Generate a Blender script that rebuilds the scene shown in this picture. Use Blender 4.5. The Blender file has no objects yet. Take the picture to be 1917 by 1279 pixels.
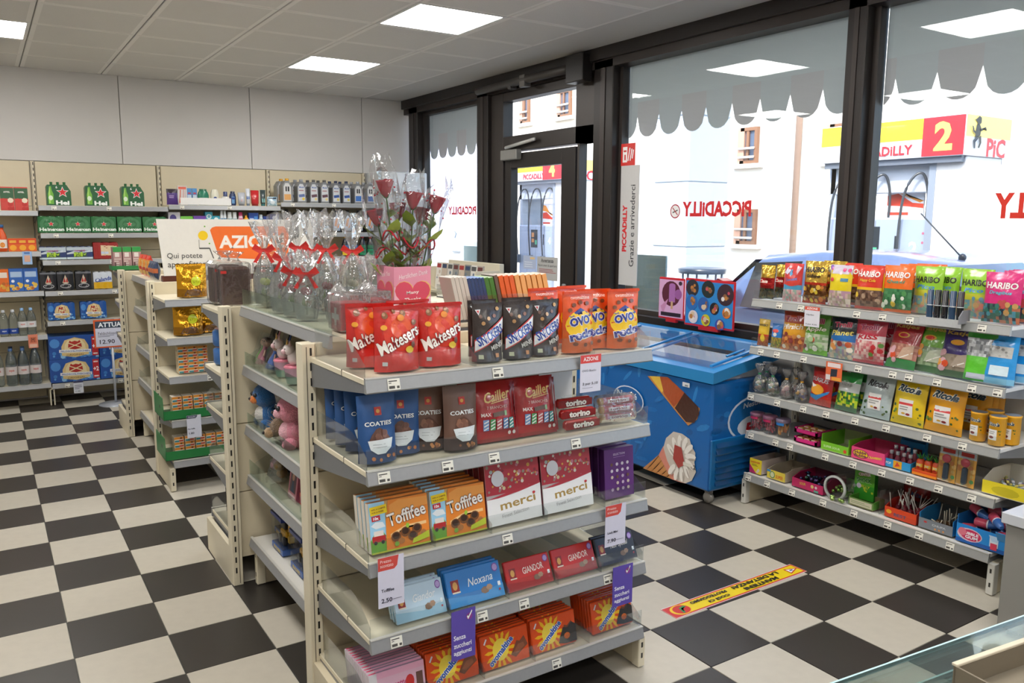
import bpy, math, random
from mathutils import Vector, Matrix
R_ = random.Random(11)
SC = bpy.context.scene
COLL = SC.collection

# ------------------------------------------------------------------ camera
CAM = Vector((-0.1834, -7.9874, 1.6536))
YAW, PITCH, ROLL, FPX = .574202, .147685, -.0058986, 1531.77
_fw = Vector((math.sin(YAW)*math.cos(PITCH), math.cos(YAW)*math.cos(PITCH), -math.sin(PITCH)))
_rt = Vector((math.cos(YAW), -math.sin(YAW), 0))
_dn = _fw.cross(_rt)
_r2 = _rt*math.cos(ROLL)+_dn*math.sin(ROLL)
_d2 = -_rt*math.sin(ROLL)+_dn*math.cos(ROLL)
cd = bpy.data.cameras.new('camera'); cam = bpy.data.objects.new('camera', cd); COLL.objects.link(cam)
cd.sensor_width = 36.0; cd.lens = FPX/1917*36; cd.clip_start = .02; cd.clip_end = 300
m = Matrix.Identity(4)
for i in range(3):
    m[i][0] = _r2[i]; m[i][1] = -_d2[i]; m[i][2] = -_fw[i]; m[i][3] = CAM[i]
cam.matrix_world = m
SC.camera = cam

def ray(px, py):
    return _r2*((px-958.5)/FPX)+_d2*((py-639.5)/FPX)+_fw
def hitX(px, py, X):
    d = ray(px, py); return CAM+d*((X-CAM.x)/d.x)
def hitY(px, py, Y):
    d = ray(px, py); return CAM+d*((Y-CAM.y)/d.y)
def hitZ(px, py, Z):
    d = ray(px, py); return CAM+d*((Z-CAM.z)/d.z)

# ------------------------------------------------------------------ sky, sun, exposure
w = bpy.data.worlds.new('sky'); SC.world = w; w.use_nodes = True
nt = w.node_tree; nt.nodes.clear()
o_ = nt.nodes.new('ShaderNodeOutputWorld'); bg = nt.nodes.new('ShaderNodeBackground'); sk = nt.nodes.new('ShaderNodeTexSky')
sk.sky_type = 'NISHITA'; sk.sun_disc = False; sk.sun_elevation = math.radians(52); sk.sun_rotation = math.radians(250)
sk.air_density = 1.0; sk.dust_density = 3.0; sk.ozone_density = 1.0
bg.inputs['Strength'].default_value = .62
nt.links.new(sk.outputs[0], bg.inputs[0]); nt.links.new(bg.outputs[0], o_.inputs[0])
sl = bpy.data.lights.new('sun', 'SUN'); sl.energy = 3.2; sl.angle = math.radians(.6); sl.color = (1, .96, .9)
so = bpy.data.objects.new('sun', sl); COLL.objects.link(so)
so.rotation_euler = Vector((.62, .28, -.80)).to_track_quat('-Z', 'Y').to_euler()
SC.view_settings.view_transform = 'Standard'; SC.view_settings.look = 'None'
SC.view_settings.exposure = 0.35; SC.view_settings.gamma = 1.0; SC.view_settings.use_curve_mapping = False
SC.cycles.use_denoising = True
SC.cycles.max_bounces = 7; SC.cycles.transparent_max_bounces = 20; SC.cycles.diffuse_bounces = 3; SC.cycles.glossy_bounces = 3
SC.cycles.use_adaptive_sampling = True; SC.cycles.adaptive_threshold = .04; SC.cycles.use_light_tree = False
SC.cycles.sample_clamp_indirect = 6.0; SC.cycles.caustics_reflective = False; SC.cycles.caustics_refractive = False
PANEL_POWER = 19.5

# ------------------------------------------------------------------ colours, materials
def lin(h):
    if not isinstance(h, str): return h
    h = h.lstrip('#')
    if len(h) == 3: h = ''.join(c*2 for c in h)
    r = []
    for i in (0, 2, 4):
        c = int(h[i:i+2], 16)/255
        r.append(c/12.92 if c <= .04045 else ((c+.055)/1.055)**2.4)
    return tuple(r)

MATS = {}
def mat(name, rough=.5, metal=0.0, coat=0.0, spec=.5, noise=.05, nscale=40, bump=0.0, bscale=60, emit=0.0, sheen=0):
    """opaque material: colour from the mesh's own colour attribute with a little procedural grain"""
    if name in MATS: return MATS[name]
    m = bpy.data.materials.new(name); m.use_nodes = True; MATS[name] = m
    n = m.node_tree.nodes; l = m.node_tree.links
    p = n['Principled BSDF']
    a = n.new('ShaderNodeAttribute'); a.attribute_name = 'Col'
    tc = n.new('ShaderNodeTexCoord'); nz = n.new('ShaderNodeTexNoise'); nz.inputs['Scale'].default_value = nscale
    nz.inputs['Detail'].default_value = 3
    l.new(tc.outputs['Object'], nz.inputs['Vector'])
    mx = n.new('ShaderNodeMapRange'); mx.inputs['To Min'].default_value = 1-noise; mx.inputs['To Max'].default_value = 1+noise
    l.new(nz.outputs['Fac'], mx.inputs['Value'])
    mu = n.new('ShaderNodeVectorMath'); mu.operation = 'SCALE'
    l.new(a.outputs['Color'], mu.inputs[0]); l.new(mx.outputs['Result'], mu.inputs['Scale'])
    l.new(mu.outputs[0], p.inputs['Base Color'])
    p.inputs['Roughness'].default_value = rough; p.inputs['Metallic'].default_value = metal
    p.inputs['Coat Weight'].default_value = coat; p.inputs['Coat Roughness'].default_value = .12
    p.inputs['Specular IOR Level'].default_value = spec
    if sheen: p.inputs['Sheen Weight'].default_value = sheen
    if bump:
        n2 = n.new('ShaderNodeTexNoise'); n2.inputs['Scale'].default_value = bscale; n2.inputs['Detail'].default_value = 2
        l.new(tc.outputs['Object'], n2.inputs['Vector'])
        b = n.new('ShaderNodeBump'); b.inputs['Strength'].default_value = bump; b.inputs['Distance'].default_value = .01
        l.new(n2.outputs['Fac'], b.inputs['Height']); l.new(b.outputs[0], p.inputs['Normal'])
    if emit:
        l.new(a.outputs['Color'], p.inputs['Emission Color']); p.inputs['Emission Strength'].default_value = emit
    return m

def clear(name, tint=(.97, .98, .98), refl=.04, rough=.03, haze=0.0, hazecol=(.9, .9, .9), edge=.35, bump=0, bscale=40):
    """thin clear plastic or glass: see-through with a mirror reflection that grows at grazing angles"""
    if name in MATS: return MATS[name]
    m = bpy.data.materials.new(name); m.use_nodes = True; MATS[name] = m
    n = m.node_tree.nodes; l = m.node_tree.links; n.clear()
    out = n.new('ShaderNodeOutputMaterial'); tr = n.new('ShaderNodeBsdfTransparent'); gl = n.new('ShaderNodeBsdfGlossy')
    tr.inputs[0].default_value = (*tint, 1); gl.inputs['Roughness'].default_value = rough
    lw = n.new('ShaderNodeLayerWeight'); lw.inputs['Blend'].default_value = .25
    mr = n.new('ShaderNodeMapRange'); mr.inputs['To Min'].default_value = refl; mr.inputs['To Max'].default_value = refl+edge
    l.new(lw.outputs['Fresnel'], mr.inputs['Value'])
    base = tr
    if bump:
        tc = n.new('ShaderNodeTexCoord'); n2 = n.new('ShaderNodeTexNoise'); n2.inputs['Scale'].default_value = bscale
        l.new(tc.outputs['Object'], n2.inputs['Vector'])
        b = n.new('ShaderNodeBump'); b.inputs['Strength'].default_value = bump; b.inputs['Distance'].default_value = .01
        l.new(n2.outputs['Fac'], b.inputs['Height']); l.new(b.outputs[0], gl.inputs['Normal']); l.new(b.outputs[0], lw.inputs['Normal'])
    if haze:
        df = n.new('ShaderNodeBsdfDiffuse'); df.inputs[0].default_value = (*hazecol, 1)
        tl = n.new('ShaderNodeBsdfTranslucent'); tl.inputs[0].default_value = (*hazecol, 1)
        ad = n.new('ShaderNodeMixShader'); ad.inputs[0].default_value = .5
        l.new(df.outputs[0], ad.inputs[1]); l.new(tl.outputs[0], ad.inputs[2])
        hz = n.new('ShaderNodeMixShader'); hz.inputs[0].default_value = haze
        l.new(tr.outputs[0], hz.inputs[1]); l.new(ad.outputs[0], hz.inputs[2]); base = hz
    mx = n.new('ShaderNodeMixShader')
    l.new(mr.outputs[0], mx.inputs[0]); l.new(base.outputs[0], mx.inputs[1]); l.new(gl.outputs[0], mx.inputs[2])
    l.new(mx.outputs[0], out.inputs[0])
    return m

PAPER = mat('printed_card', .42, coat=.15, noise=.03)
MATT = mat('matte_paper', .75, noise=.04)
FILM = mat('plastic_film', .28, coat=.5, noise=.06, bump=.25, bscale=45)
FOIL = mat('metal_foil', .22, metal=.75, noise=.1, bump=.6, bscale=35)
PLAS = mat('moulded_plastic', .3, coat=.2, noise=.03)
CREAM = mat('cream_powder_coat', .45, noise=.03, nscale=12)
STEEL = mat('brushed_rail', .38, metal=.25, noise=.06, nscale=90)
DARK = mat('dark_metal', .4, metal=.2, noise=.06)
FABR = mat('plush_fabric', .95, noise=.16, nscale=140, bump=.9, bscale=220, sheen=.4)
WALLM = mat('painted_panel', .7, noise=.025, nscale=5)
TILEM = mat('ceramic_tile', .33, noise=.07, nscale=22, spec=.4)
GROUND = mat('rough_ground', .9, noise=.12, nscale=3)
CARM = mat('car_paint', .25, metal=.3, coat=.8, noise=.02)
CHOC = mat('confection', .5, noise=.2, nscale=60)
ACRY = clear('clear_acrylic', (.95, .97, .97), .03, .03, haze=.02, edge=.4)
GREENG = clear('green_edge_glass', (.88, .95, .92), .04, .02, haze=.015, edge=.5)
PANE = clear('window_glass', (.94, .97, .97), .05, .004, edge=.55)
CELLO = clear('cellophane', (.92, .92, .92), .10, .09, haze=.15, hazecol=(.95, .95, .95), edge=.8, bump=1.0, bscale=28)
WRAP = clear('tight_clear_wrap', (.93, .93, .93), .06, .06, haze=.03, edge=.6, bump=.8, bscale=24)
CLEARB = clear('clear_bottle', (.80, .86, .88), .06, .05, haze=.06, edge=.6)

# ------------------------------------------------------------------ mesh collector
class MB:
    def __init__(s): s.v = []; s.f = []; s.c = []; s.sm = []
    def face(s, pts, col, smooth=False):
        b = len(s.v); s.v.extend(tuple(p) for p in pts); s.f.append(tuple(range(b, b+len(pts)))); s.c.append(lin(col)); s.sm.append(smooth)
    def mesh_(s, verts, faces, col, smooth=False):
        b = len(s.v); s.v.extend(tuple(p) for p in verts)
        for i, f in enumerate(faces):
            s.f.append(tuple(b+k for k in f)); s.c.append(lin(col[i]) if isinstance(col, list) else lin(col)); s.sm.append(smooth)
    def box(s, x0, x1, y0, y1, z0, z1, col, bev=0):
        if x1 < x0: x0, x1 = x1, x0
        if y1 < y0: y0, y1 = y1, y0
        if z1 < z0: z0, z1 = z1, z0
        if not bev:
            v = [(x0, y0, z0), (x1, y0, z0), (x1, y1, z0), (x0, y1, z0), (x0, y0, z1), (x1, y0, z1), (x1, y1, z1), (x0, y1, z1)]
            f = [(0, 3, 2, 1), (4, 5, 6, 7), (0, 1, 5, 4), (1, 2, 6, 5), (2, 3, 7, 6), (3, 0, 4, 7)]
            s.mesh_(v, f, col); return
        b = min(bev, (x1-x0)/2.01, (y1-y0)/2.01, (z1-z0)/2.01)
        v = []; idx = {}
        for ix, X in enumerate((x0, x1)):
            for iy, Y in enumerate((y0, y1)):
                for iz, Z in enumerate((z0, z1)):
                    sx, sy, sz = (1, -1)[ix], (1, -1)[iy], (1, -1)[iz]
                    for a in range(3):
                        idx[ix, iy, iz, a] = len(v)
                        v.append((X+(0 if a == 0 else sx*b), Y+(0 if a == 1 else sy*b), Z+(0 if a == 2 else sz*b)))
        f = []
        def q(*k): f.append(tuple(idx[i] for i in k))
        for i in (0, 1):
            r = (lambda L: L[::-1]) if i == 0 else (lambda L: L)
            q(*r([(i, 0, 0, 0), (i, 1, 0, 0), (i, 1, 1, 0), (i, 0, 1, 0)]))
            q(*r([(1, i, 0, 1), (0, i, 0, 1), (0, i, 1, 1), (1, i, 1, 1)]))
            q(*r([(0, 0, i, 2), (1, 0, i, 2), (1, 1, i, 2), (0, 1, i, 2)]))
        for i in (0, 1):
            for j in (0, 1):
                q((i, j, 0, 0), (i, j, 1, 0), (i, j, 1, 1), (i, j, 0, 1))
                q((i, 0, j, 0), (i, 1, j, 0), (i, 1, j, 2), (i, 0, j, 2))
                q((0, i, j, 1), (1, i, j, 1), (1, i, j, 2), (0, i, j, 2))
                for k in (0, 1): q((i, j, k, 0), (i, j, k, 1), (i, j, k, 2))
        s.mesh_(v, f, col)
    def lathe(s, prof, n=16, col='fff', c=(0, 0, 0), smooth=True, axis='z', sx=1, sy=1, cap=True):
        """prof: list of (r, z[, colour of the band above])"""
        v = []; f = []; cc = []
        for p in prof:
            for k in range(n):
                a = 2*math.pi*k/n; x, y, z = p[0]*math.cos(a)*sx, p[0]*math.sin(a)*sy, p[1]
                if axis == 'x': x, y, z = z, x, y
                if axis == 'y': x, y, z = x, z, y
                v.append((c[0]+x, c[1]+y, c[2]+z))
        for i in range(len(prof)-1):
            cl = prof[i][2] if len(prof[i]) > 2 else col
            for k in range(n):
                k2 = (k+1) % n
                f.append((i*n+k, i*n+k2, (i+1)*n+k2, (i+1)*n+k)); cc.append(cl)
        s.mesh_(v, f, cc, smooth)
        for i, rev in ((0, True), (len(prof)-1, False)):
            if cap and prof[i][0] > 1e-4:
                ring = [v[i*n+k] for k in range(n)]
                s.face(ring[::-1] if rev else ring, prof[min(i, len(prof)-2)][2] if len(prof[min(i, len(prof)-2)]) > 2 else col)
    def tube(s, pts, r, n=6, col='fff', smooth=True, cap=True):
        pts = [Vector(p) for p in pts]; v = []; f = []
        rr = r if isinstance(r, (list, tuple)) else [r]*len(pts)
        up = Vector((0, 0, 1))
        for i, p in enumerate(pts):
            t = (pts[min(i+1, len(pts)-1)]-pts[max(i-1, 0)]).normalized()
            a = t.cross(up if abs(t.z) < .95 else Vector((1, 0, 0))).normalized(); b = a.cross(t)
            for k in range(n):
                th = 2*math.pi*k/n; v.append(p+a*(math.cos(th)*rr[i])+b*(math.sin(th)*rr[i]))
        for i in range(len(pts)-1):
            for k in range(n): f.append((i*n+k, i*n+(k+1) % n, (i+1)*n+(k+1) % n, (i+1)*n+k))
        if cap: f += [tuple(range(n))[::-1], tuple((len(pts)-1)*n+k for k in range(n))]
        s.mesh_(v, f, col, smooth)
    def prism(s, poly, axis, a0, a1, col):
        """poly: 2D outline; axis x: (y,z), y: (x,z), z: (x,y)"""
        def P(p, a):
            return (a, p[0], p[1]) if axis == 'x' else ((p[0], a, p[1]) if axis == 'y' else (p[0], p[1], a))
        n = len(poly); v = [P(p, a0) for p in poly]+[P(p, a1) for p in poly]
        f = [tuple(range(n)), tuple(range(2*n-1, n-1, -1))]+[(i, n+i, n+(i+1) % n, (i+1) % n) for i in range(n)]
        s.mesh_(v, f, col)
    def ball(s, c, r, col, n=10, m=7, sx=1, sy=1, sz=1):
        pr = [(max(1e-5, r*math.sin(math.pi*i/m)), -r*math.cos(math.pi*i/m)*sz) for i in range(m+1)]
        s.lathe(pr, n, col, c, True, sx=sx, sy=sy)
    def grid(s, fn, nu, nv, col, smooth=True):
        """fn(u,v)->point; col: colour or function(u,v)"""
        v = [fn(i/nu, j/nv) for j in range(nv+1) for i in range(nu+1)]
        f = []; cc = []
        for j in range(nv):
            for i in range(nu):
                a = j*(nu+1)+i; f.append((a, a+1, a+nu+2, a+nu+1)); cc.append(col((i+.5)/nu, (j+.5)/nv) if callable(col) else col)
        s.mesh_(v, f, cc, smooth)
    def xf(s, M):
        s.v = [tuple(M @ Vector(p)) for p in s.v]; return s
    def add(s, o, M=None):
        b = len(s.v); s.v += [tuple(M @ Vector(p)) for p in o.v] if M else o.v
        s.f += [tuple(b+k for k in f) for f in o.f]; s.c += o.c; s.sm += o.sm
    def data(s, name, material):
        me = bpy.data.meshes.new(name); me.from_pydata(s.v, [], s.f)
        at = me.color_attributes.new('Col', 'FLOAT_COLOR', 'CORNER')
        buf = []
        for f, c in zip(s.f, s.c):
            buf += [c[0], c[1], c[2], 1.0]*len(f)
        at.data.foreach_set('color', buf)
        me.polygons.foreach_set('use_smooth', s.sm)
        me.materials.append(material); me.update()
        return me

def smooth(pts, k=5):
    P = [Vector(p) for p in pts]; out = []
    for i in range(len(P)-1):
        a, b, c, d = P[max(i-1, 0)], P[i], P[i+1], P[min(i+2, len(P)-1)]
        for j in range(k):
            t = j/k; out.append(.5*((2*b)+(c-a)*t+(2*a-5*b+4*c-d)*t*t+(3*b-a-3*c+d)*t**3))
    return out+[P[-1]]
def T(x, y, z, rz=0, rx=0, ry=0):
    return Matrix.Translation((x, y, z)) @ Matrix.Rotation(rz, 4, 'Z') @ Matrix.Rotation(ry, 4, 'Y') @ Matrix.Rotation(rx, 4, 'X')
def link(name, data, parent=None, mw=None):
    o = bpy.data.objects.new(name, data); COLL.objects.link(o)
    if parent is not None: o.parent = parent
    if mw is not None: o.matrix_local = mw
    return o
def obj(name, mb, material, parent=None, mw=None):
    return link(name, mb.data(name, material), parent, mw)
def tag(o, label, cat, group=None, kind=None):
    o['label'] = label; o['category'] = cat
    if group: o['group'] = group
    if kind: o['kind'] = kind
    return o
def thing(name, label, cat, mw=None, group=None):
    return tag(link(name, None, None, mw), label, cat, group)
def struct(name, mb, material, label=None, parent=None, mw=None):
    o = obj(name, mb, material, parent, mw)
    if parent is None:
        o['kind'] = 'structure'
        if label: o['label'] = label; o['category'] = name.split('_')[0]
    return o

# ------------------------------------------------------------------ lettering and flat print
_TX = {}
def glyphs(txt, bold=0.0, shear=0.0):
    """(verts, faces, w, h) of a line of lettering, lower-left at 0,0, height of its box 1"""
    k = (txt, bold, shear)
    if k in _TX: return _TX[k]
    cu = bpy.data.curves.new('t', 'FONT'); cu.body = txt; cu.offset = bold; cu.shear = shear; cu.resolution_u = 2; cu.fill_mode = 'FRONT'
    o = bpy.data.objects.new('t', cu); me = o.to_mesh()
    v = [(p.co.x, p.co.y) for p in me.vertices]; f = [tuple(p.vertices) for p in me.polygons]
    o.to_mesh_clear()
    bpy.data.objects.remove(o); bpy.data.curves.remove(cu)
    x0 = min(p[0] for p in v); x1 = max(p[0] for p in v); y0 = min(p[1] for p in v); y1 = max(p[1] for p in v)
    h = y1-y0; v = [((p[0]-x0)/h, (p[1]-y0)/h) for p in v]
    _TX[k] = (v, f, (x1-x0)/h, 1.0); return _TX[k]

class Print:
    """flat print on a face: coordinates u,v 0..1 over a face w x h metres, mapped by fn(u,v,e) with e the lift off the surface"""
    def __init__(s, fn, w, h, sub=.18, eps=.00016, e0=.0004):
        s.mb = MB(); s.fn = fn; s.w = w; s.h = h; s.sub = sub; s.e = e0; s.eps = eps
    def _put(s, pts, faces, col):
        pts = [(min(.998, max(.002, u)), min(.998, max(.002, v))) for u, v in pts]   # print ends at the face's edge
        if s.sub < 1:
            pts = list(pts); out = []; todo = [(f[0], f[i], f[i+1]) for f in faces for i in range(1, len(f)-1)]; mid = {}
            while todo:
                t = todo.pop(); L = max((pts[t[i]][0]-pts[t[(i+1) % 3]][0])**2+(pts[t[i]][1]-pts[t[(i+1) % 3]][1])**2 for i in range(3))
                if L < .045: out.append(t); continue
                m = []
                for i in range(3):
                    a, b = t[i], t[(i+1) % 3]; k = (min(a, b), max(a, b))
                    if k not in mid: mid[k] = len(pts); pts.append(((pts[a][0]+pts[b][0])/2, (pts[a][1]+pts[b][1])/2))
                    m.append(mid[k])
                todo += [(t[0], m[0], m[2]), (m[0], t[1], m[1]), (m[2], m[1], t[2]), (m[0], m[1], m[2])]
            faces = out
        s.mb.mesh_([s.fn(u, v, s.e) for u, v in pts], faces, col, True); s.e += s.eps
    def rect(s, u0, v0, u1, v1, col, rot=0):
        nu = max(1, math.ceil(abs(u1-u0)/s.sub)); nv = max(1, math.ceil(abs(v1-v0)/s.sub))
        P = [(u0+(u1-u0)*i/nu, v0+(v1-v0)*j/nv) for j in range(nv+1) for i in range(nu+1)]
        if rot: P = s._rot(P, (u0+u1)/2, (v0+v1)/2, rot)
        s._put(P, [(j*(nu+1)+i, j*(nu+1)+i+1, (j+1)*(nu+1)+i+1, (j+1)*(nu+1)+i) for j in range(nv) for i in range(nu)], col); return s
    def _rot(s, P, cu, cv, rot):
        c, n = math.cos(math.radians(rot)), math.sin(math.radians(rot)); o = []
        for u, v in P:
            x, y = (u-cu)*s.w, (v-cv)*s.h
            o.append((cu+(x*c-y*n)/s.w, cv+(x*n+y*c)/s.h))
        return o
    def ell(s, cu, cv, ru, rv=None, col='fff', n=16, rot=0):
        if rv is None: rv = ru*s.w/s.h
        P = [(cu, cv)]
        for k in (.55, 1):
            P += [(cu+ru*k*math.cos(2*math.pi*i/n), cv+rv*k*math.sin(2*math.pi*i/n)) for i in range(n)]
        if rot: P = s._rot(P, cu, cv, rot)
        f = [(0, 1+i, 1+(i+1) % n) for i in range(n)]+[(1+i, 1+n+i, 1+n+(i+1) % n, 1+(i+1) % n) for i in range(n)]
        s._put(P, f, col); return s
    def poly(s, P, col):
        cu = sum(p[0] for p in P)/len(P); cv = sum(p[1] for p in P)/len(P); n = len(P)
        s._put([(cu, cv)]+list(P), [(0, 1+i, 1+(i+1) % n) for i in range(n)], col); return s
    def star(s, cu, cv, r, col, rot=90):
        P = []
        for i in range(10):
            a = math.radians(rot+36*i); q = r if i % 2 == 0 else r*.4
            P.append((cu+q*math.cos(a), cv+q*math.sin(a)*s.w/s.h))
        return s.poly(P, col)
    def text(s, t, cu, cv, width=None, height=None, col='000', rot=0, bold=.0, shear=0, out=None, ow=.05, squash=1.0):
        """centred at cu,cv; width/height as fractions of the face; out: outline colour"""
        for k in ((1, 0) if out else (0,)):
            v, f, tw, th = glyphs(t, bold+(ow if k else 0), shear)
            if k: v0, _, tw0, _ = glyphs(t, bold, shear)
            base_w, base_h = (glyphs(t, bold, shear)[2], 1.0)
            sx = (width*s.w/base_w) if width else (height*s.h)*squash
            sy = (height*s.h) if height else sx*squash
            gx = (1+2*ow)/1.0 if k else 1
            kx = sx*base_w/tw*(1+(2.2*ow/base_w if k else 0)); ky = sy*(1+(2.4*ow if k else 0))
            c, n = math.cos(math.radians(rot)), math.sin(math.radians(rot)); P = []
            for x, y in v:
                X, Y = (x-tw/2)*kx, (y-.5)*ky
                P.append((cu+(X*c-Y*n)/s.w, cv+(X*n+Y*c)/s.h))
            s._put(P, f, out if k else col)
        return s
    def lines(s, u0, v0, u1, v1, n, col, fill=.45):
        for i in range(n):
            a = v1-(v1-v0)*(i+.5)/n; h = (v1-v0)/n*fill
            s.rect(u0, a-h/2, u0+(u1-u0)*R_.uniform(.6, 1), a+h/2, col); s.e -= s.eps
        s.e += s.eps; return s
    def blobs(s, u0, v0, u1, v1, n, cols, r0=.04, r1=.08):
        for i in range(n):
            s.ell(R_.uniform(u0, u1), R_.uniform(v0, v1), R_.uniform(r0, r1), None, R_.choice(cols), 7); s.e -= s.eps*.8
        s.e += s.eps; return s
def plane_map(o, U, V, N):
    o, U, V, N = Vector(o), Vector(U), Vector(V), Vector(N)
    return lambda u, v, e: o+U*u+V*v+N*e
# ================================================================== the room
TL = 1/3
CEIL = 2.95
XW = 4.0           # window glass plane
XL, YN, YB = -2.4, -9.4, .60
# ---- floor: grout bed, 300 tiles that show largest as parts, the rest as one part
mb = MB(); mb.box(XL, XW+.05, YN, YB+.05, -.08, -.004, '4a4a44'); floor = struct('floor', mb, TILEM, 'black and white chequered ceramic tile floor')
def tile_mb(mb, x, y, light):
    c = 'c2bbac' if light else '37332f'
    g = .0018
    mb.box(x+g, x+TL-g, y+g, y+TL-g, -.012, 0, c, .0012)
cells = []
for iu in range(-7, 12):
    for ij in range(-2, 28):
        x, y = iu*TL, -(ij+1)*TL
        if y < YN or y+TL > YB+.2: continue
        q = Vector((x+TL/2, y+TL/2, 0))-CAM
        dz = q.dot(_fw); vis = 0
        if dz > .3:
            px, py = 958.5+FPX*q.dot(_r2)/dz, 639.5+FPX*q.dot(_d2)/dz
            if -90 < px < 2010 and py < 1390: vis = 1/dz**3
        cells.append((vis, x, y, (iu+ij) % 2 == 0))
cells.sort(key=lambda c: -c[0])
tl = {}
for k in (True, False):
    mb = MB(); tile_mb(mb, 0, 0, k); tl[k] = mb.data('tile', TILEM)
for v, x, y, k in cells[:300]: link('tile', tl[k], floor, Matrix.Translation((x, y, 0)))
mb = MB()
for v, x, y, k in cells[300:]: tile_mb(mb, x, y, k)
o = obj('tiles_beyond', mb, TILEM, floor); o['kind'] = 'stuff'

# ---- ceiling: carrier slab, perforated panels as parts, LED panels
mb = MB(); mb.box(XL, XW+.05, YN, YB+.05, CEIL+.012, CEIL+.12, 'b4b2ae'); ceil = struct('ceiling', mb, WALLM, 'white suspended ceiling of square perforated panels')
CM = .645; CN = .65
cx0, cy0 = .22, -.71
lights = {(i, j) for i in (0, -4, 3) for j in (0, 3, 6, 9, 12) if 0} 
LCELL = [(i, j) for i in (3, -1, -5) for j in (0, 3, 6, 9, 12)]
mbp = MB(); g = .004
mbp.box(g, CM-g, g, CN-g, 0, .012, 'eae8e5', .003); mbp.face([(.035, .03, -.0004), (.035, CN-.03, -.0004), (CM-.035, CN-.03, -.0004), (CM-.035, .03, -.0004)], 'd9d7d4')
pm_ = mat('perforated_panel', .8, noise=.02, nscale=6, bump=.35, bscale=190)
pd = mbp.data('ceiling_panel', pm_)
for i in range(-5, 6):
    for j in range(-2, 14):
        x0, y0 = cx0+CM*i, cy0-CN*(j+1)
        if (i, j) in LCELL or x0+CM > 3.93 or y0+CN > YB+.02: continue
        link('ceiling_panel', pd, ceil, Matrix.Translation((x0, y0, CEIL)))
mb = MB(); mb.box(cx0+CM*5+CM*.0, XW, YN, YB, CEIL+.002, CEIL+.012, 'c6c4c1'); mb.box(XL, XW, cy0+CN*2, YB, CEIL+.002, CEIL+.012, 'cfcdca')
obj('edge_strip', mb, WALLM, ceil)
led = bpy.data.materials.new('led_diffuser'); led.use_nodes = True
n = led.node_tree.nodes; p = n['Principled BSDF']; p.inputs['Base Color'].default_value = (.9, .9, .9, 1)
p.inputs['Emission Color'].default_value = (1, .975, .94, 1); p.inputs['Emission Strength'].default_value = PANEL_POWER
LNAME = {(3, 3): 'glowing square LED panel in the ceiling nearest the door header', (3, 0): 'glowing square LED panel in the ceiling close to the back wall', (-1, 0): 'glowing square LED panel in the ceiling above the beer shelves'}
for (i, j) in LCELL:
    x0, y0 = cx0+CM*i, cy0-CN*(j+1)
    if (i, j) not in LNAME and 0: continue
    t = thing('ceiling_light', LNAME.get((i, j), 'square LED ceiling panel outside the view above the shop aisles'), 'ceiling light', T(x0+CM/2, y0+CN/2, CEIL), 'square LED ceiling panels')
    mb = MB(); a, b = CM/2-.004, CN/2-.004
    for s in (-1, 1):
        mb.box(s*a, s*(a-.022), -b, b, 0, .014, 'e8e8e6'); mb.box(-a+.022, a-.022, s*b, s*(b-.022), 0, .014, 'e8e8e6')
    obj('frame', mb, WALLM, t)
    mb = MB(); mb.box(-a+.022, a-.022, -b+.022, b-.022, .004, .010, 'ffffff'); obj('diffuser', mb, led, t)

# ---- walls
mb = MB(); mb.box(XL, XW+.1, YB, YB+.15, 0, CEIL+.1, 'cfccc6'); wb = struct('wall_back', mb, WALLM, 'plain back wall clad with tall white panels')
xs = [XL, -.2, 1.0, 2.2, 3.4, XW]
for a, b in zip(xs, xs[1:]):
    mb = MB(); mb.box(a+.003, b-.003, YB-.02, YB, 2.15, CEIL, 'd8d5d1', .002); obj('wall_panel', mb, WALLM, wb)
mb = MB(); mb.box(XL-.15, XL, YN, YB, 0, CEIL+.1, 'd6d3cf'); struct('wall_left', mb, WALLM)
mb = MB(); mb.box(XL-.15, XW+.1, YN-.15, YN, 0, CEIL+.1, 'd6d3cf'); struct('wall_front', mb, WALLM)
mb = MB(); mb.box(XL-.3, XW+.55, YN-.3, YB+.3, CEIL+.13, CEIL+.45, 'b8b4ae'); struct('roof', mb, WALLM)
# window side: dado, dark header and posts
mb = MB(); mb.box(XW-.04, XW+.12, -2.82, -9.4, 0, .90, 'cfccc4'); mb.box(XW-.04, XW+.12, YB, -1.23, 0, .55, 'cfccc4'); struct('wall_right', mb, WALLM, 'low parapet wall under the shop windows')
FR = '2b2624'
mb = MB()
mb.box(XW-.13, XW+.08, YN, YB, 2.86, CEIL+.012, FR, .004); mb.box(XW-.10, XW+.06, YN, YB, 2.80, 2.86, '37302d')
struct('trim_1', mb, DARK, 'dark metal header running above the shop windows')
POSTS = [('corner', .46, .25, .10), ('p1', -1.03, -1.23, .10), ('p2', -2.82, -3.05, .10), ('p3', -5.04, -5.16, .10), ('p4', -7.3, -7.44, .10)]
for nme, a, b, d in POSTS:
    mb = MB(); mb.box(XW-d, XW+.05, a, b, 0 if nme in ('p1', 'p2') else .5, 2.86, FR, .006)
    mb.box(XW-d-.006, XW-d, (a*.62+b*.38), (a*.38+b*.62), .9, 2.8, '3a3330')
    o = struct('trim_'+str(2+POSTS.index((nme, a, b, d))), mb, DARK)
    o['label'] = {'corner': 'dark metal window post in the room corner', 'p1': 'dark metal post on the hinge side of the shop door', 'p2': 'wide dark metal post beside the door side light',
                  'p3': 'dark metal mullion between the two big windows', 'p4': 'dark metal mullion beyond the candy rack'}[nme]; o['category'] = 'trim'
mb = MB(); mb.box(XW-.09, XW+.05, -3.05, -9.4, .885, .955, FR, .004); mb.box(XW-.09, XW+.05, .25, -1.03, .53, .60, FR, .004); struct('trim_7', mb, DARK, 'dark metal bottom rail under the windows')
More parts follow.
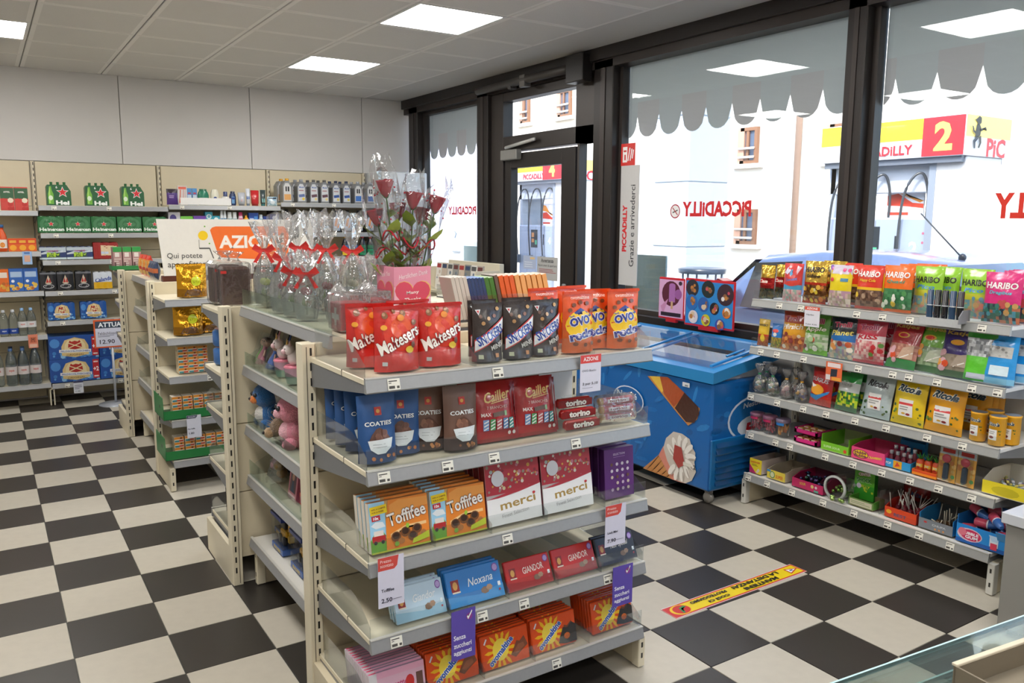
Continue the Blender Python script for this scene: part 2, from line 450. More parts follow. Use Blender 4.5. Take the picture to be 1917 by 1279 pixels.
# frosted awning film colours
def film(name, y0, y1, ztop, zlow, amp, per, cols, parent, phase=0, topc='d0d3d2'):
    """scalloped film on the room side of the glass from y0 down to y1"""
    mb = MB(); X = XW+.036
    k = 0; y = y0-phase+per if phase else y0
    ya = y0; edges = [y0]
    yy = y0-(per-phase if phase else per)
    while yy > y1: edges.append(yy); yy -= per
    edges.append(y1)
    for e0, e1 in zip(edges, edges[1:]):
        top = []; n = 8
        c = cols[k % len(cols)]; k += 1
        ctr = (edges[1]+per/2-per*(k-1)) if len(edges) > 2 else (y0+y1)/2
        P = []
        for i in range(n+1):
            yv = e0+(e1-e0)*i/n; t = max(-1, min(1, (yv-ctr)/(per/2)))
            P.append((yv, zlow+amp*(1-math.sqrt(max(0, 1-abs(t)**2.2)))))
        zm = zlow+.26
        for i in range(n):
            mb.face([(X, P[i][0], ztop), (X, P[i+1][0], ztop), (X, P[i+1][0], zm), (X, P[i][0], zm)], topc)
            mb.face([(X, P[i][0], zm), (X, P[i+1][0], zm), (X, P[i+1][0], P[i+1][1]), (X, P[i][0], P[i][1])], c)
    return obj(name, mb, FILMW, parent)
FILMW = mat('frosted_film', .5, noise=.015, nscale=3, spec=.2)
n_ = FILMW.node_tree.nodes; l_ = FILMW.node_tree.links; p_ = n_['Principled BSDF']
tl_ = n_.new('ShaderNodeBsdfTranslucent'); mx_ = n_.new('ShaderNodeMixShader'); mx_.inputs[0].default_value = .12
l_.new(p_.inputs['Base Color'].links[0].from_socket, tl_.inputs[0]); l_.new(p_.outputs[0], mx_.inputs[1]); l_.new(tl_.outputs[0], mx_.inputs[2]); l_.new(mx_.outputs[0], n_['Material Output'].inputs[0])
def pane(parent, y0, y1, z0, z1, nm='pane'):
    mb = MB(); mb.face([(XW, y0, z0), (XW, y1, z0), (XW, y1, z1), (XW, y0, z1)], 'ffffff')
    mb2 = MB(); mb2.face([(XW+.026, y0, z0), (XW+.026, y1, z0), (XW+.026, y1, z1), (XW+.026, y0, z1)], 'ffffff')
    a = obj(nm, mb, PANE, parent); obj(nm, mb2, PANE, parent); return a
def wframe(parent, y0, y1, z0, z1, t=.035):
    mb = MB()
    mb.box(XW-.03, XW+.04, y0, y0-t, z0, z1, '3b3532'); mb.box(XW-.03, XW+.04, y1+t, y1, z0, z1, '3b3532')
    mb.box(XW-.03, XW+.04, y0-t, y1+t, z1-t, z1, '3b3532'); mb.box(XW-.03, XW+.04, y0-t, y1+t, z0, z0+t, '3b3532')
    obj('window_frame', mb, DARK, parent)
def mirrored(parent, t, y0, y1, z, h, col, X=XW-.006, out=None):
    """lettering stuck to the glass to be read from outside; from inside it is mirrored. starts at y1 (low y)"""
    pr = Print(plane_map((X, y1, z-h/2), (0, y0-y1, 0), (0, 0, h), (-1, 0, 0)), y0-y1, h)
    pr.text(t, .5, .5, 1, 1, col, bold=.045, out=out)
    return obj('lettering', pr.mb, PAPER, parent)
WINS = []
for k, (y0, y1, z0, z1) in enumerate([(.25, -1.03, .60, 2.80), (-3.05, -5.04, .955, 2.86), (-5.16, -7.30, .955, 2.86)]):
    r = link('window_%d' % (k+1), None); r['kind'] = 'structure'; r['category'] = 'window'
    r['label'] = ['tall shop window beside the white corner cabinet', 'wide shop window behind the ice cream freezer', 'shop window behind the candy rack with fuel pump outside'][k]
    wframe(r, y0, y1, z0, z1); pane(r, y0-.035, y1+.035, z0+.035, z1-.035)
    WINS.append(r)
film('awning_film', .21, -.99, 2.765, 2.30, .105, .2, ['cfcfd0', 'd0c7c7'], WINS[0], topc='cccecf')
film('awning_film', -3.09, -5.0, 2.82, 2.27, .15, .232, ['cecfcf', 'cfc8c7'], WINS[1], phase=.14)
film('awning_film', -5.20, -7.26, 2.82, 2.27, .15, .232, ['cfc8c7', 'cecfcf'], WINS[2], phase=.17)
mirrored(WINS[0], 'PiCCADiLLY', -.28, -.86, 1.745, .085, 'd8262b')
mirrored(WINS[1], 'PiCCADiLLY', -3.73, -4.35, 1.735, .105, 'd8262b')
mirrored(WINS[2], 'PiCCADiLLY', -5.86, -6.50, 1.735, .125, 'e0301f')
# no-smoking roundel on the glass
pr = Print(plane_map((XW-.006, -3.60, 1.66), (0, -.12, 0), (0, 0, .12), (-1, 0, 0)), .12, .12)
pr.ell(.5, .5, .42, None, 'b0323a', 24).ell(.5, .5, .35, None, 'f4f4f4', 24).rect(.28, .46, .72, .53, '555555', 20).rect(.2, .47, .8, .53, 'b0323a', -45)
obj('no_smoking_sticker', pr.mb, PAPER, WINS[1])
# ---- shop door with transom and side light
dr = link('door_1', None); dr['kind'] = 'structure'; dr['label'] = 'dark framed glass shop door with transom and narrow side light'; dr['category'] = 'door'
mb = MB()
mb.box(XW-.06, XW+.05, -1.23, -1.44, 0, 2.80, '3a3431', .004); mb.box(XW-.06, XW+.05, -1.44, -2.55, 2.72, 2.80, '3a3431', .004)
mb.box(XW-.06, XW+.05, -1.44, -2.82, 2.27, 2.405, '37312e', .004); mb.box(XW-.06, XW+.05, -2.54, -2.82, 2.27, 2.80, '3f3936', .004)
obj('door_frame', mb, DARK, dr)
pane(dr, -1.44, -2.55, 2.405, 2.72, 'transom_pane')
mb = MB(); a, b = -1.46, -2.53
mb.box(XW-.05, XW+.03, a, a-.10, .02, 2.25, FR, .004); mb.box(XW-.05, XW+.03, b+.19, b, .02, 2.25, FR, .004)
mb.box(XW-.05, XW+.03, a-.10, b+.19, 2.12, 2.25, FR, .004); mb.box(XW-.05, XW+.03, a-.10, b+.19, .02, .22, FR, .004)
leaf = obj('door_leaf', mb, DARK, dr)
pane(leaf, a-.10, b+.19, .22, 2.12, 'door_pane')
mb = MB(); mb.box(XW-.05, XW+.03, -2.56, -2.585, 0, 2.27, '453f3c'); obj('side_light_bar', mb, DARK, dr)
pane(dr, -2.585, -2.82, .02, 2.27, 'side_light_pane')
mb = MB(); mb.box(XW-.11, XW-.05, -1.47, -1.74, 2.19, 2.28, '8d8c88', .006); mb.tube([(XW-.10, -1.55, 2.30), (XW-.10, -2.02, 2.345)], .016, 6, 'c9c8c4')
obj('door_closer', mb, STEEL, leaf)
mb = MB(); mb.box(XW-.075, XW-.05, -2.40, -2.44, .88, 1.12, 'a5a5a5', .006); mb.tube([(XW-.06, -2.42, 1.05), (XW-.11, -2.42, 1.05), (XW-.115, -2.26, 1.045)], .011, 7, 'b5b5b5')
mb.box(XW-.07, XW-.05, -2.405, -2.435, .72, .84, '9a9a9a', .004)
obj('door_handle', mb, STEEL, leaf)
# notices stuck on the door glass
q0 = hitX(1006, 480, XW-.01); q1 = hitX(1044, 527, XW-.01)
pr = Print(plane_map((XW-.012, q0.y, q1.z), (0, q1.y-q0.y, 0), (0, 0, q0.z-q1.z), (-1, 0, 0)), q0.y-q1.y, q0.z-q1.z)
pr.rect(0, 0, 1, 1, 'b6b6b4').text('Avvertenza', .5, .85, .6, None, '333333', bold=.02).rect(.2, .77, .8, .785, '333333').text('Nuovi orari di apertura', .5, .62, .9, None, '333333').lines(.1, .3, .95, .5, 3, 'a86a6a')
obj('notice_sheet', pr.mb, MATT, leaf)
q0 = hitX(980, 478, XW-.01); q1 = hitX(1003, 505, XW-.01)
pr = Print(plane_map((XW-.011, q0.y, q1.z), (0, q1.y-q0.y, 0), (0, 0, q0.z-q1.z), (-1, 0, 0)), q0.y-q1.y, q0.z-q1.z)
pr.rect(0, 0, 1, 1, 'b4c0da').rect(.55, .75, .9, .9, 'e8c890').lines(.1, .1, .9, .6, 3, 'd4dcec')
obj('notice_sheet', pr.mb, MATT, leaf)
# roller shutter box / sensor above door
mb = MB(); mb.box(XW-.20, XW-.10, -2.58, -2.80, 2.72, CEIL-.02, '2a2726', .006); tag(obj('door_sensor_box', mb, DARK), 'black box mounted under the ceiling above the door side light', 'sensor box')
mb = MB(); mb.tube([(XW-.16, -1.15, 2.84), (XW-.16, -2.55, 2.84)], .035, 8, '4b4744'); mb.box(XW-.19, XW-.12, -1.9, -1.98, 2.78, 2.88, '6b6864', .004); mb.box(XW-.18, XW-.11, -1.7, -1.75, 2.79, 2.87, '55514e', .004)
tag(obj('shutter_tube', mb, DARK), 'dark shutter tube with brackets mounted over the door', 'shutter')
# signs on the wide post
def sign_x(name, label, px0, py0, px1, py1, X, base, deco, cat='sign', t=.006):
    q0 = hitX(px0, py0, X); q1 = hitX(px1, py1, X); wd, ht = q0.y-q1.y, q0.z-q1.z
    r = thing(name, label, cat, T(X, (q0.y+q1.y)/2, q1.z))
    mb = MB(); mb.box(0, t, -wd/2, wd/2, 0, ht, base, .001); obj('board', mb, PAPER, r)
    pr = Print(plane_map((0, wd/2, 0), (0, -wd, 0), (0, 0, ht), (-1, 0, 0)), wd, ht); deco(pr); obj('print', pr.mb, PAPER, r); return r
def ext(pr):
    pr.rect(.14, .15, .46, .85, 'f6f0ee').rect(.2, .62, .4, .7, 'd8342e').rect(.26, .25, .36, .5, 'd8342e').rect(.55, .2, .62, .8, 'f6f0ee', -12).rect(.7, .2, .77, .75, 'f6f0ee', -12).rect(.83, .3, .9, .7, 'f6f0ee', -12)
sign_x('extinguisher_sign', 'small red fire extinguisher sign above the thank-you board', 1163, 270, 1188, 309, XW-.0365, 'd8342e', ext)
def grz(pr):
    pr.text('PiCCADiLLY', .27, .48, width=1.7, col='d8262b', rot=90, bold=.05)
    pr.text('Grazie e arrivederci', .68, .50, width=2.95, col='3c3c40', rot=90, bold=.01)
sign_x('thank_you_board', 'narrow white board with vertical red and grey writing beside window', 1163, 311, 1191, 536, XW-.0365, 'c9c8c6', grz)
# ================================================================== shelving
CR, CR2, GR, GR2 = 'e2d8be', 'd9cdb0', '9a9b9c', '7d7f82'
def price_label_mesh():
    mb = MB(); mb.box(-.019, .019, -.0015, 0, -.016, .016, 'e9e6da')
    for x0, x1, z0, z1 in ((-.016, .010, .008, .011), (-.016, -.008, .003, .005), (-.016, .002, -.012, -.004), (.008, .016, -.012, -.005)):
        mb.face([(x0, -.0022, z0), (x1, -.0022, z0), (x1, -.0022, z1), (x0, -.0022, z1)], '4a4844')
    return mb.data('price_label', MATT)
PLM = price_label_mesh()
def slot_data(h):
    mb = MB(); z = .06
    while z < h-.03:
        for s in (.007,):
            for yy, d in ((-.0175, -1), (.0475, 1)):
                P = [(s-.0035, yy, z), (s+.0035, yy, z), (s+.0035, yy, z+.026), (s-.0035, yy, z+.026)]
                mb.face(P if d < 0 else P[::-1], '24211d')
        z += .05
    for yy, d in ((-.0172, -1), (.0472, 1)):
        P = [(-.009, yy, .01), (-.006, yy, .01), (-.006, yy, h-.01), (-.009, yy, h-.01)]; mb.face(P if d < 0 else P[::-1], '6d6555')
    return mb.data('slot_pattern', DARK)
_SD = {}
def upright(parent, x, h, z0=0):
    hw_ = .022 if h < 2 else .014
    mb = MB(); mb.box(x-hw_, x+hw_, -.016, .046, z0, h, CR, .002); u = obj('upright', mb, CREAM, parent)
    if h not in _SD: _SD[h] = slot_data(h)
    link('slot_pattern', _SD[h], u, T(x, 0, 0))['kind'] = 'stuff'
def shelf_unit(name, label, mw, w, uph, levels, panels, posts=(1, 1), legs=True, back_y=.0, footh=None, tint=CR, panel_tint=CR2):
    r = thing(name, label, 'shelf', mw)
    for k, x in zip(posts, (0, w)):
        if k: upright(r, x, uph)
    for z0, z1 in panels:
        mb = MB(); mb.box(.022, w-.022, back_y, back_y+.025, z0+.002, z1-.002, panel_tint, .0015); obj('back_panel', mb, CREAM, r)
    out = []
    for i, L in enumerate(levels):
        z, d = L['z'], L['d']; x0, x1 = L.get('x0', .006), L.get('x1', w-.006)
        mb = MB()
        mb.box(x0, x1, -d+.004, -.004, z-.022, z-.004, L.get('c', tint), .002)
        if L.get('split'):
            mb.box(x0-.001, x0+.002, -d*.62, -d*.615, z-.022, z-.002, '6d675c')
        s = obj('shelf', mb, CREAM, r)
        for xx in ((x0+.002, x1-.010) if not L.get('nobr') else (x0+.002,)):
            mb = MB(); mb.prism([(-.004, z-.022), (-.004, z-.105), (-d*.5, z-.075), (-d+.01, z-.045), (-d+.006, z-.022)], 'x', xx, xx+.008, GR2)
            obj('bracket', mb, STEEL, s)
        mb = MB(); rc = L.get('rail', GR)
        mb.prism([(-d+.004, z), (-d-.004, z), (-d-.014, z-.040), (-d-.011, z-.044), (-d+.004, z-.044)], 'x', x0-.002, x1+.002, rc)
        mb.box(x0-.002, x1+.002, -d-.007, -d+.004, z-.003, z+.001, 'd7d5cd')
        obj('price_rail', mb, STEEL, s)
        for f in L.get('labels', ()):
            link('price_label', PLM, s, T(f, -d-.0105, z-.023, rx=-.24))
        g = L.get('guard')
        if g:
            mb = MB(); h = g if isinstance(g, float) else .062
            mb.box(x0, x1, -d+.002, -d+.0045, z, z+h, 'ffffff')
            obj('front_guard', mb, L.get('gm', ACRY), s)
            for xx in ((x0+.001, x1-.003) if L.get('side', 1) else ()):
                mb = MB(); P = [(-d+.005, z-.002), (-d+.005, z+.035)]+[(-d+.005+d*.32*t, z+.035+.06*math.sin(t*math.pi/2)) for t in (.15, .3, .5, .75, 1)]+[(-.06, z+.095), (-.06, z-.002)]
                mb.prism(P, 'x', xx, xx+.002, 'ffffff'); obj('side_guard', mb, ACRY, s)
        for f in L.get('div', ()):
            mb = MB(); P = [(-d+.01, z-.002), (-d+.01, z+.03), (-d+.06, z+.055), (-.08, z+.06), (-.08, z-.002)]
            mb.prism(P, 'x', f, f+.002, 'ffffff'); obj('divider', mb, ACRY, s)
        if legs and i == len(levels)-1:
            for xx in ((0, w) if sum(posts) else (.035, w-.035)):
                mb = MB(); a, b = (xx-.02, xx+.012) if xx < w/2 else (xx-.012, xx+.02)
                mb.prism([(.0, 0.006), (-d+.03, .006), (-d+.03, z-.046), (.0, z-.03)], 'x', a+.004, b-.004, CR2)
                mb.box(a, b, -d+.045, -d+.005, .004, z-.046, tint, .003)
                for zz in (.04, z-.09): mb.box((a+b)/2-.004, (a+b)/2+.004, -d+.0042, -d+.01, zz, zz+.02, '2b2925')
                obj('foot', mb, CREAM, r)
        out.append(s)
    return r, out
def lab(unitx, pts, Y):
    return [hitY(px, py, Y).x-unitx for px, py in pts]
PZ = [(.02, .42), (.42, .81), (.81, 1.25)]
# --- near block, end facing the till
AX, AY = .69, -5.40
EL = [dict(z=1.21, d=.47, guard=1, split=1, labels=lab(AX, [(737, 717), (932, 695)], -5.88), div=[.373]),
      dict(z=.94, d=.47, guard=1, split=1, labels=lab(AX, [(719, 895), (838, 876), (925, 860), (1078, 832)], -5.88)),
      dict(z=.663, d=.47, guard=1, split=1, labels=lab(AX, [(950, 1008)], -5.88), div=[.2275, .4295, .647, .894]),
      dict(z=.425, d=.47, guard=1, split=1, labels=lab(AX, [(742, 1198), (903, 1150), (981, 1131), (1138, 1083)], -5.88), div=[.280, .497, .6965, .884]),
      dict(z=.172, d=.47, guard=1, split=1, labels=lab(AX, [(1042, 1247)], -5.88), div=[.2065, .404, .604, .836])]
endA, SA = shelf_unit('gondola_shelf', 'cream end shelf stacked with chocolate facing the till', T(AX, AY, 0), 1.08, 1.25, EL, PZ)
sideA, SB = shelf_unit('gondola_shelf', 'cream gondola side with plush toys under the wrapped gifts', T(1.205, -4.365, 0, -math.pi/2), .985, 1.25,
    [dict(z=1.276, d=.45, guard=.075, gm=GREENG, x1=1.085, nobr=1), dict(z=1.014, d=.45, guard=.06, gm=GREENG), dict(z=.745, d=.45, guard=.055, gm=GREENG), dict(z=.515, d=.45, guard=.07, gm=GREENG), dict(z=.222, d=.45, c='e2dfd6')],
    [(.1, .5), (.5, .9), (.9, 1.25)], posts=(0, 0))
sideA2, SB2 = shelf_unit('gondola_shelf', 'cream gondola side behind the rose display facing the window', T(1.262, -5.35, 0, math.pi/2), .985, 1.25,
    [dict(z=1.276, d=.45, guard=.06), dict(z=1.0, d=.45), dict(z=.74, d=.45), dict(z=.48, d=.45), dict(z=.2, d=.45)], [(.1, .5), (.5, .9), (.9, 1.25)], posts=(0, 0))
farA, SD_ = shelf_unit('gondola_shelf', 'cream end shelf holding wrapped brown loaves facing the back wall', T(1.77, -4.315, 0, math.pi), 1.08, 1.275,
    [dict(z=1.245, d=.45), dict(z=.955, d=.45), dict(z=.76, d=.45, guard=1), dict(z=.49, d=.45, guard=1), dict(z=.215, d=.45, guard=1)], [(.12, .43), (.43, .745), (.745, 1.272)], legs=False)
mb = MB(); mb.box(-.02, 1.10, -.46, -.44, 0, .17, CR, .003); mb.box(-.02, 0, -.44, 0, 0, .17, CR); mb.box(1.08, 1.10, -.44, 0, 0, .17, CR); obj('plinth', mb, CREAM, farA)
# --- far block
endB, SE = shelf_unit('gondola_shelf', 'cream end shelf with gold bags and green trays of small boxes', T(.70, -2.41, 0), 1.06, 1.258,
    [dict(z=1.175, d=.445), dict(z=.945, d=.445), dict(z=.712, d=.445, labels=[.24]), dict(z=.445, d=.445), dict(z=.195, d=.445)], [(.1, .45), (.45, .85), (.85, 1.25)])
sideB, SF = shelf_unit('gondola_shelf', 'cream gondola side under the sale header board', T(1.205, -1.335, 0, -math.pi/2), 1.025, 1.25,
    [dict(z=1.235, d=.45), dict(z=1.0, d=.45, guard=.06), dict(z=.712, d=.45, guard=.06), dict(z=.46, d=.45, guard=.06), dict(z=.2, d=.45)], [(.1, .5), (.5, .9), (.9, 1.22)], posts=(0, 0))
sideB2, SF2 = shelf_unit('gondola_shelf', 'cream gondola side facing the shop door', T(1.262, -2.36, 0, math.pi/2), 1.025, 1.25,
    [dict(z=1.235, d=.45), dict(z=.9, d=.45), dict(z=.55, d=.45), dict(z=.2, d=.45)], [(.1, .5), (.5, .9), (.9, 1.22)], posts=(0, 0))
farB, SG = shelf_unit('gondola_shelf', 'cream end shelf behind the brown sale stand facing the beer wall', T(1.76, -1.285, 0, math.pi), 1.08, 1.27,
    [dict(z=1.25, d=.45), dict(z=1.02, d=.45), dict(z=.75, d=.45), dict(z=.50, d=.45), dict(z=.20, d=.45)], [(.12, .43), (.43, .8), (.8, 1.26)], legs=False)
mb = MB(); mb.box(-.02, 1.10, -.46, -.44, 0, .16, CR, .003); mb.box(1.08, 1.10, -.44, 0, 0, .16, CR); obj('plinth', mb, CREAM, farB)
# --- back wall bays
WY = .555
BZ = [(.02, .45), (.45, .9), (.9, 1.35), (1.35, 1.75), (1.75, 2.145)]
WL = lambda *a: [dict(z=z, d=.40, labels=[.12, .55]) for z in a]
bay1, S1 = shelf_unit('wall_shelf', 'cream wall shelving bay with water bottles and juice cartons', T(-.79, WY, 0), 1.045, 2.145, WL(1.705, 1.36, 1.02, .64, .21), BZ)
bay2, S2 = shelf_unit('wall_shelf', 'cream wall shelving bay stacked with green and blue beer packs', T(.255, WY, 0), 1.045, 2.145, WL(1.752, 1.515, 1.282, 1.015, .752, .195), BZ, posts=(0, 1))
bay3, S3 = shelf_unit('wall_shelf', 'cream wall shelving bay with toiletries above the sale header', T(1.30, WY, 0), 1.045, 2.145, WL(1.772, 1.598, 1.25, .9, .55, .2), BZ, posts=(0, 1))
bay4, S4 = shelf_unit('wall_shelf', 'cream wall shelving bay with motor oil next to white cabinet', T(2.345, WY, 0), 1.045, 2.145, WL(1.81, 1.512, 1.265, .95, .6, .2), BZ, posts=(0, 1))
# --- candy rack by the window
cl = [[(1395, 565), (1460, 575), (1500, 585), (1605, 592), (1653, 600), (1704, 607), (1838, 632)], [(1425, 668), (1455, 673), (1505, 682), (1608, 690), (1672, 709), (1702, 714), (1755, 722), (1820, 735), (1868, 743)],
      [(1407, 745), (1456, 755), (1505, 765), (1548, 774), (1602, 786), (1660, 801), (1737, 818), (1803, 835)], [(1407, 815), (1453, 828), (1480, 834), (1546, 855), (1598, 871), (1652, 885), (1705, 899), (1758, 915), (1820, 935)],
      [(1402, 893), (1437, 907), (1484, 918), (1542, 938), (1600, 960), (1663, 981), (1722, 1001), (1780, 1019)]]
CZ = [1.217, .945, .675, .448, .195]
cand, SCN = shelf_unit('candy_rack', 'light grey candy rack with five shelves standing by the window', T(3.93, -4.83, 0, -math.pi/2), 1.41, 1.20,
    [dict(z=z, d=.44, rail='a3a4a2', c='e4e2dc', guard=(.05 if i < 3 else None), side=0, labels=[-4.83-hitX(px, py, 3.485).y for px, py in cl[i] if hitX(px, py, 3.485).y < -4.86]) for i, z in enumerate(CZ)],
    [(.02, .45), (.45, .92)], tint='d9d7cf', panel_tint='c9c6bd')
# ================================================================== forecourt outside
GZ = -.06
mb = MB(); mb.box(XW+.12, 60, -40, 60, GZ-.2, GZ, 'a9a6a0'); struct('ground', mb, GROUND, 'grey asphalt forecourt outside the shop windows')
mb = MB(); mb.box(XW+.12, XW+1.0, -14, 6, GZ, GZ+.10, 'bdbab3', .01); struct('kerb', mb, GROUND, 'pale concrete kerb along the shop front')
# --- house across the forecourt
HX = 15.0
b = thing('house', 'white rendered house with brown framed windows across the forecourt', 'building', T(HX, 0, GZ))
def bwin(px0, py0, px1, py1, shut=None, sill=True):
    q0 = hitX(px0, py0, HX); q1 = hitX(px1, py1, HX)
    y0, y1, z0, z1 = q0.y, q1.y, q1.z-GZ, q0.z-GZ; fr = '8a6248'
    mb = MB(); t = .08
    mb.box(-.09, 0, y0, y0-t*2.4, z0, z1, 'c79c86'); mb.box(-.09, 0, y1+t, y1, z0, z1, fr); mb.box(-.09, 0, y0-t, y1+t, z1-t, z1, fr); mb.box(-.09, 0, y0-t, y1+t, z0, z0+t, fr)
    mb.box(-.08, 0, (y0+y1)/2+t/2, (y0+y1)/2-t/2, z0, z1, fr)
    if sill: mb.box(-.16, .02, y0+.15, y1-.15, z0-.10, z0, 'cfc8c0')
    f = obj('window', mb, PAPER, b)
    mb = MB(); mb.box(-.04, -.01, y0-t, y1+t, z0+t, z1-t, '55627a'); obj('pane', mb, PLAS, f)
    mb = MB(); mb.tube([(-.12, y0-.05, z0+.35), (-.12, y1+.05, z0+.35)], .03, 6, 'd8d4d0'); mb.tube([(-.12, y0-.05, z0+.15), (-.12, y1+.05, z0+.15)], .03, 6, 'd8d4d0'); obj('window_rail', mb, STEEL, f)
    for sy in (shut or ()):
        mb = MB(); yy = y0+.05 if sy == 'l' else y1-.05; w_ = (y0-y1)*.5*(1 if sy == 'l' else -1)
        mb.box(-.08, -.03, yy, yy+w_, z0, z1, '7d5b50')
        for k in range(9): mb.box(-.10, -.08, yy+w_*.1, yy+w_*.9, z0+(z1-z0)*(k+.2)/9, z0+(z1-z0)*(k+.6)/9, '8d6a5e')
        obj('shutter', mb, PAPER, f)
mb = MB(); mb.box(0, 6, -.2, 40, 0, 11, 'e9e4dc'); obj('wall', mb, WALLM, b)
mb = MB(); mb.box(-.6, 6.5, -.8, 40.5, 11, 11.4, '9a5f48'); obj('roof', mb, WALLM, b)
bwin(1046, 172, 1071, 217); bwin(1387, 241, 1420, 306); bwin(1380, 392, 1416, 458); bwin(1553, 234, 1578, 301); bwin(976, 178, 993, 230)
y0 = hitX(1497, 300, HX).y; mb = MB(); mb.tube([(-.08, y0, 0), (-.08, y0, 10.9)], .07, 8, 'a98f80'); obj('downpipe', mb, STEEL, b)
# --- clad pillar of the canopy
q0 = hitX(1225, 300, 11.0); q1 = hitX(1290, 300, 11.0); PD = hitY(1366, 300, q1.y).x-11.0
t = thing('canopy_pillar', 'tall pale grey clad pillar standing on the forecourt', 'pillar', T(11.0, (q0.y+q1.y)/2, GZ)); hw = (q0.y-q1.y)/2
for k in range(5):
    mb = MB(); mb.box(0, PD, -hw, hw, k*1.22+.01, k*1.22+1.21, 'a9b4c0', .01); obj('cladding_panel', mb, WALLM, t)
mb = MB(); mb.box(.02, PD-.02, -hw+.02, hw-.02, 0, 6.1, '9aa3ad'); obj('core', mb, WALLM, t)
# --- pale wall behind the corner window, drawer cabinet in front of it
q0 = hitX(770, 350, 7.2); q1 = hitX(898, 350, 7.2)
mb = MB(); mb.box(7.2, 7.5, q0.y+1, q1.y, GZ, 4.2, 'c9cce2'); tag(obj('kiosk_wall', mb, WALLM), 'pale lilac wall standing outside the corner window', 'wall')
q0 = hitX(824, 449, 5.4); q1 = hitX(894, 482, 5.4); zt = q0.z
t = thing('drawer_cabinet', 'white drawer cabinet standing outside the corner window', 'cabinet', T(5.4, (q0.y+q1.y)/2, GZ)); hw = (q0.y-q1.y)/2
mb = MB(); mb.box(0, .55, -hw, hw, .0, zt-GZ, 'cdd3dd', .01); obj('carcass', mb, PLAS, t)
for k in range(4):
    mb = MB(); z0 = zt-GZ-.06-(k+1)*.26; mb.box(-.02, 0, -hw+.02, hw-.02, z0, z0+.24, 'eef0f4', .004); d_ = obj('drawer', mb, PLAS, t)
    mb = MB(); mb.box(-.04, -.02, -.1, .1, z0+.16, z0+.18, '9ba1ab'); obj('handle', mb, STEEL, d_)
mb = MB(); mb.lathe([(.055, 0), (.06, .12), (.045, .15), (.02, .16)], 12, 'd5dbe4'); mb.tube([(0, -.055, .12), (0, -.10, .09), (0, -.06, .03)], .008, 6, '7f8894')
tag(obj('kettle', mb, PLAS, None, T(5.6, hitX(848, 445, 5.6).y, zt)), 'small pale kettle on the outdoor drawer cabinet', 'kettle')
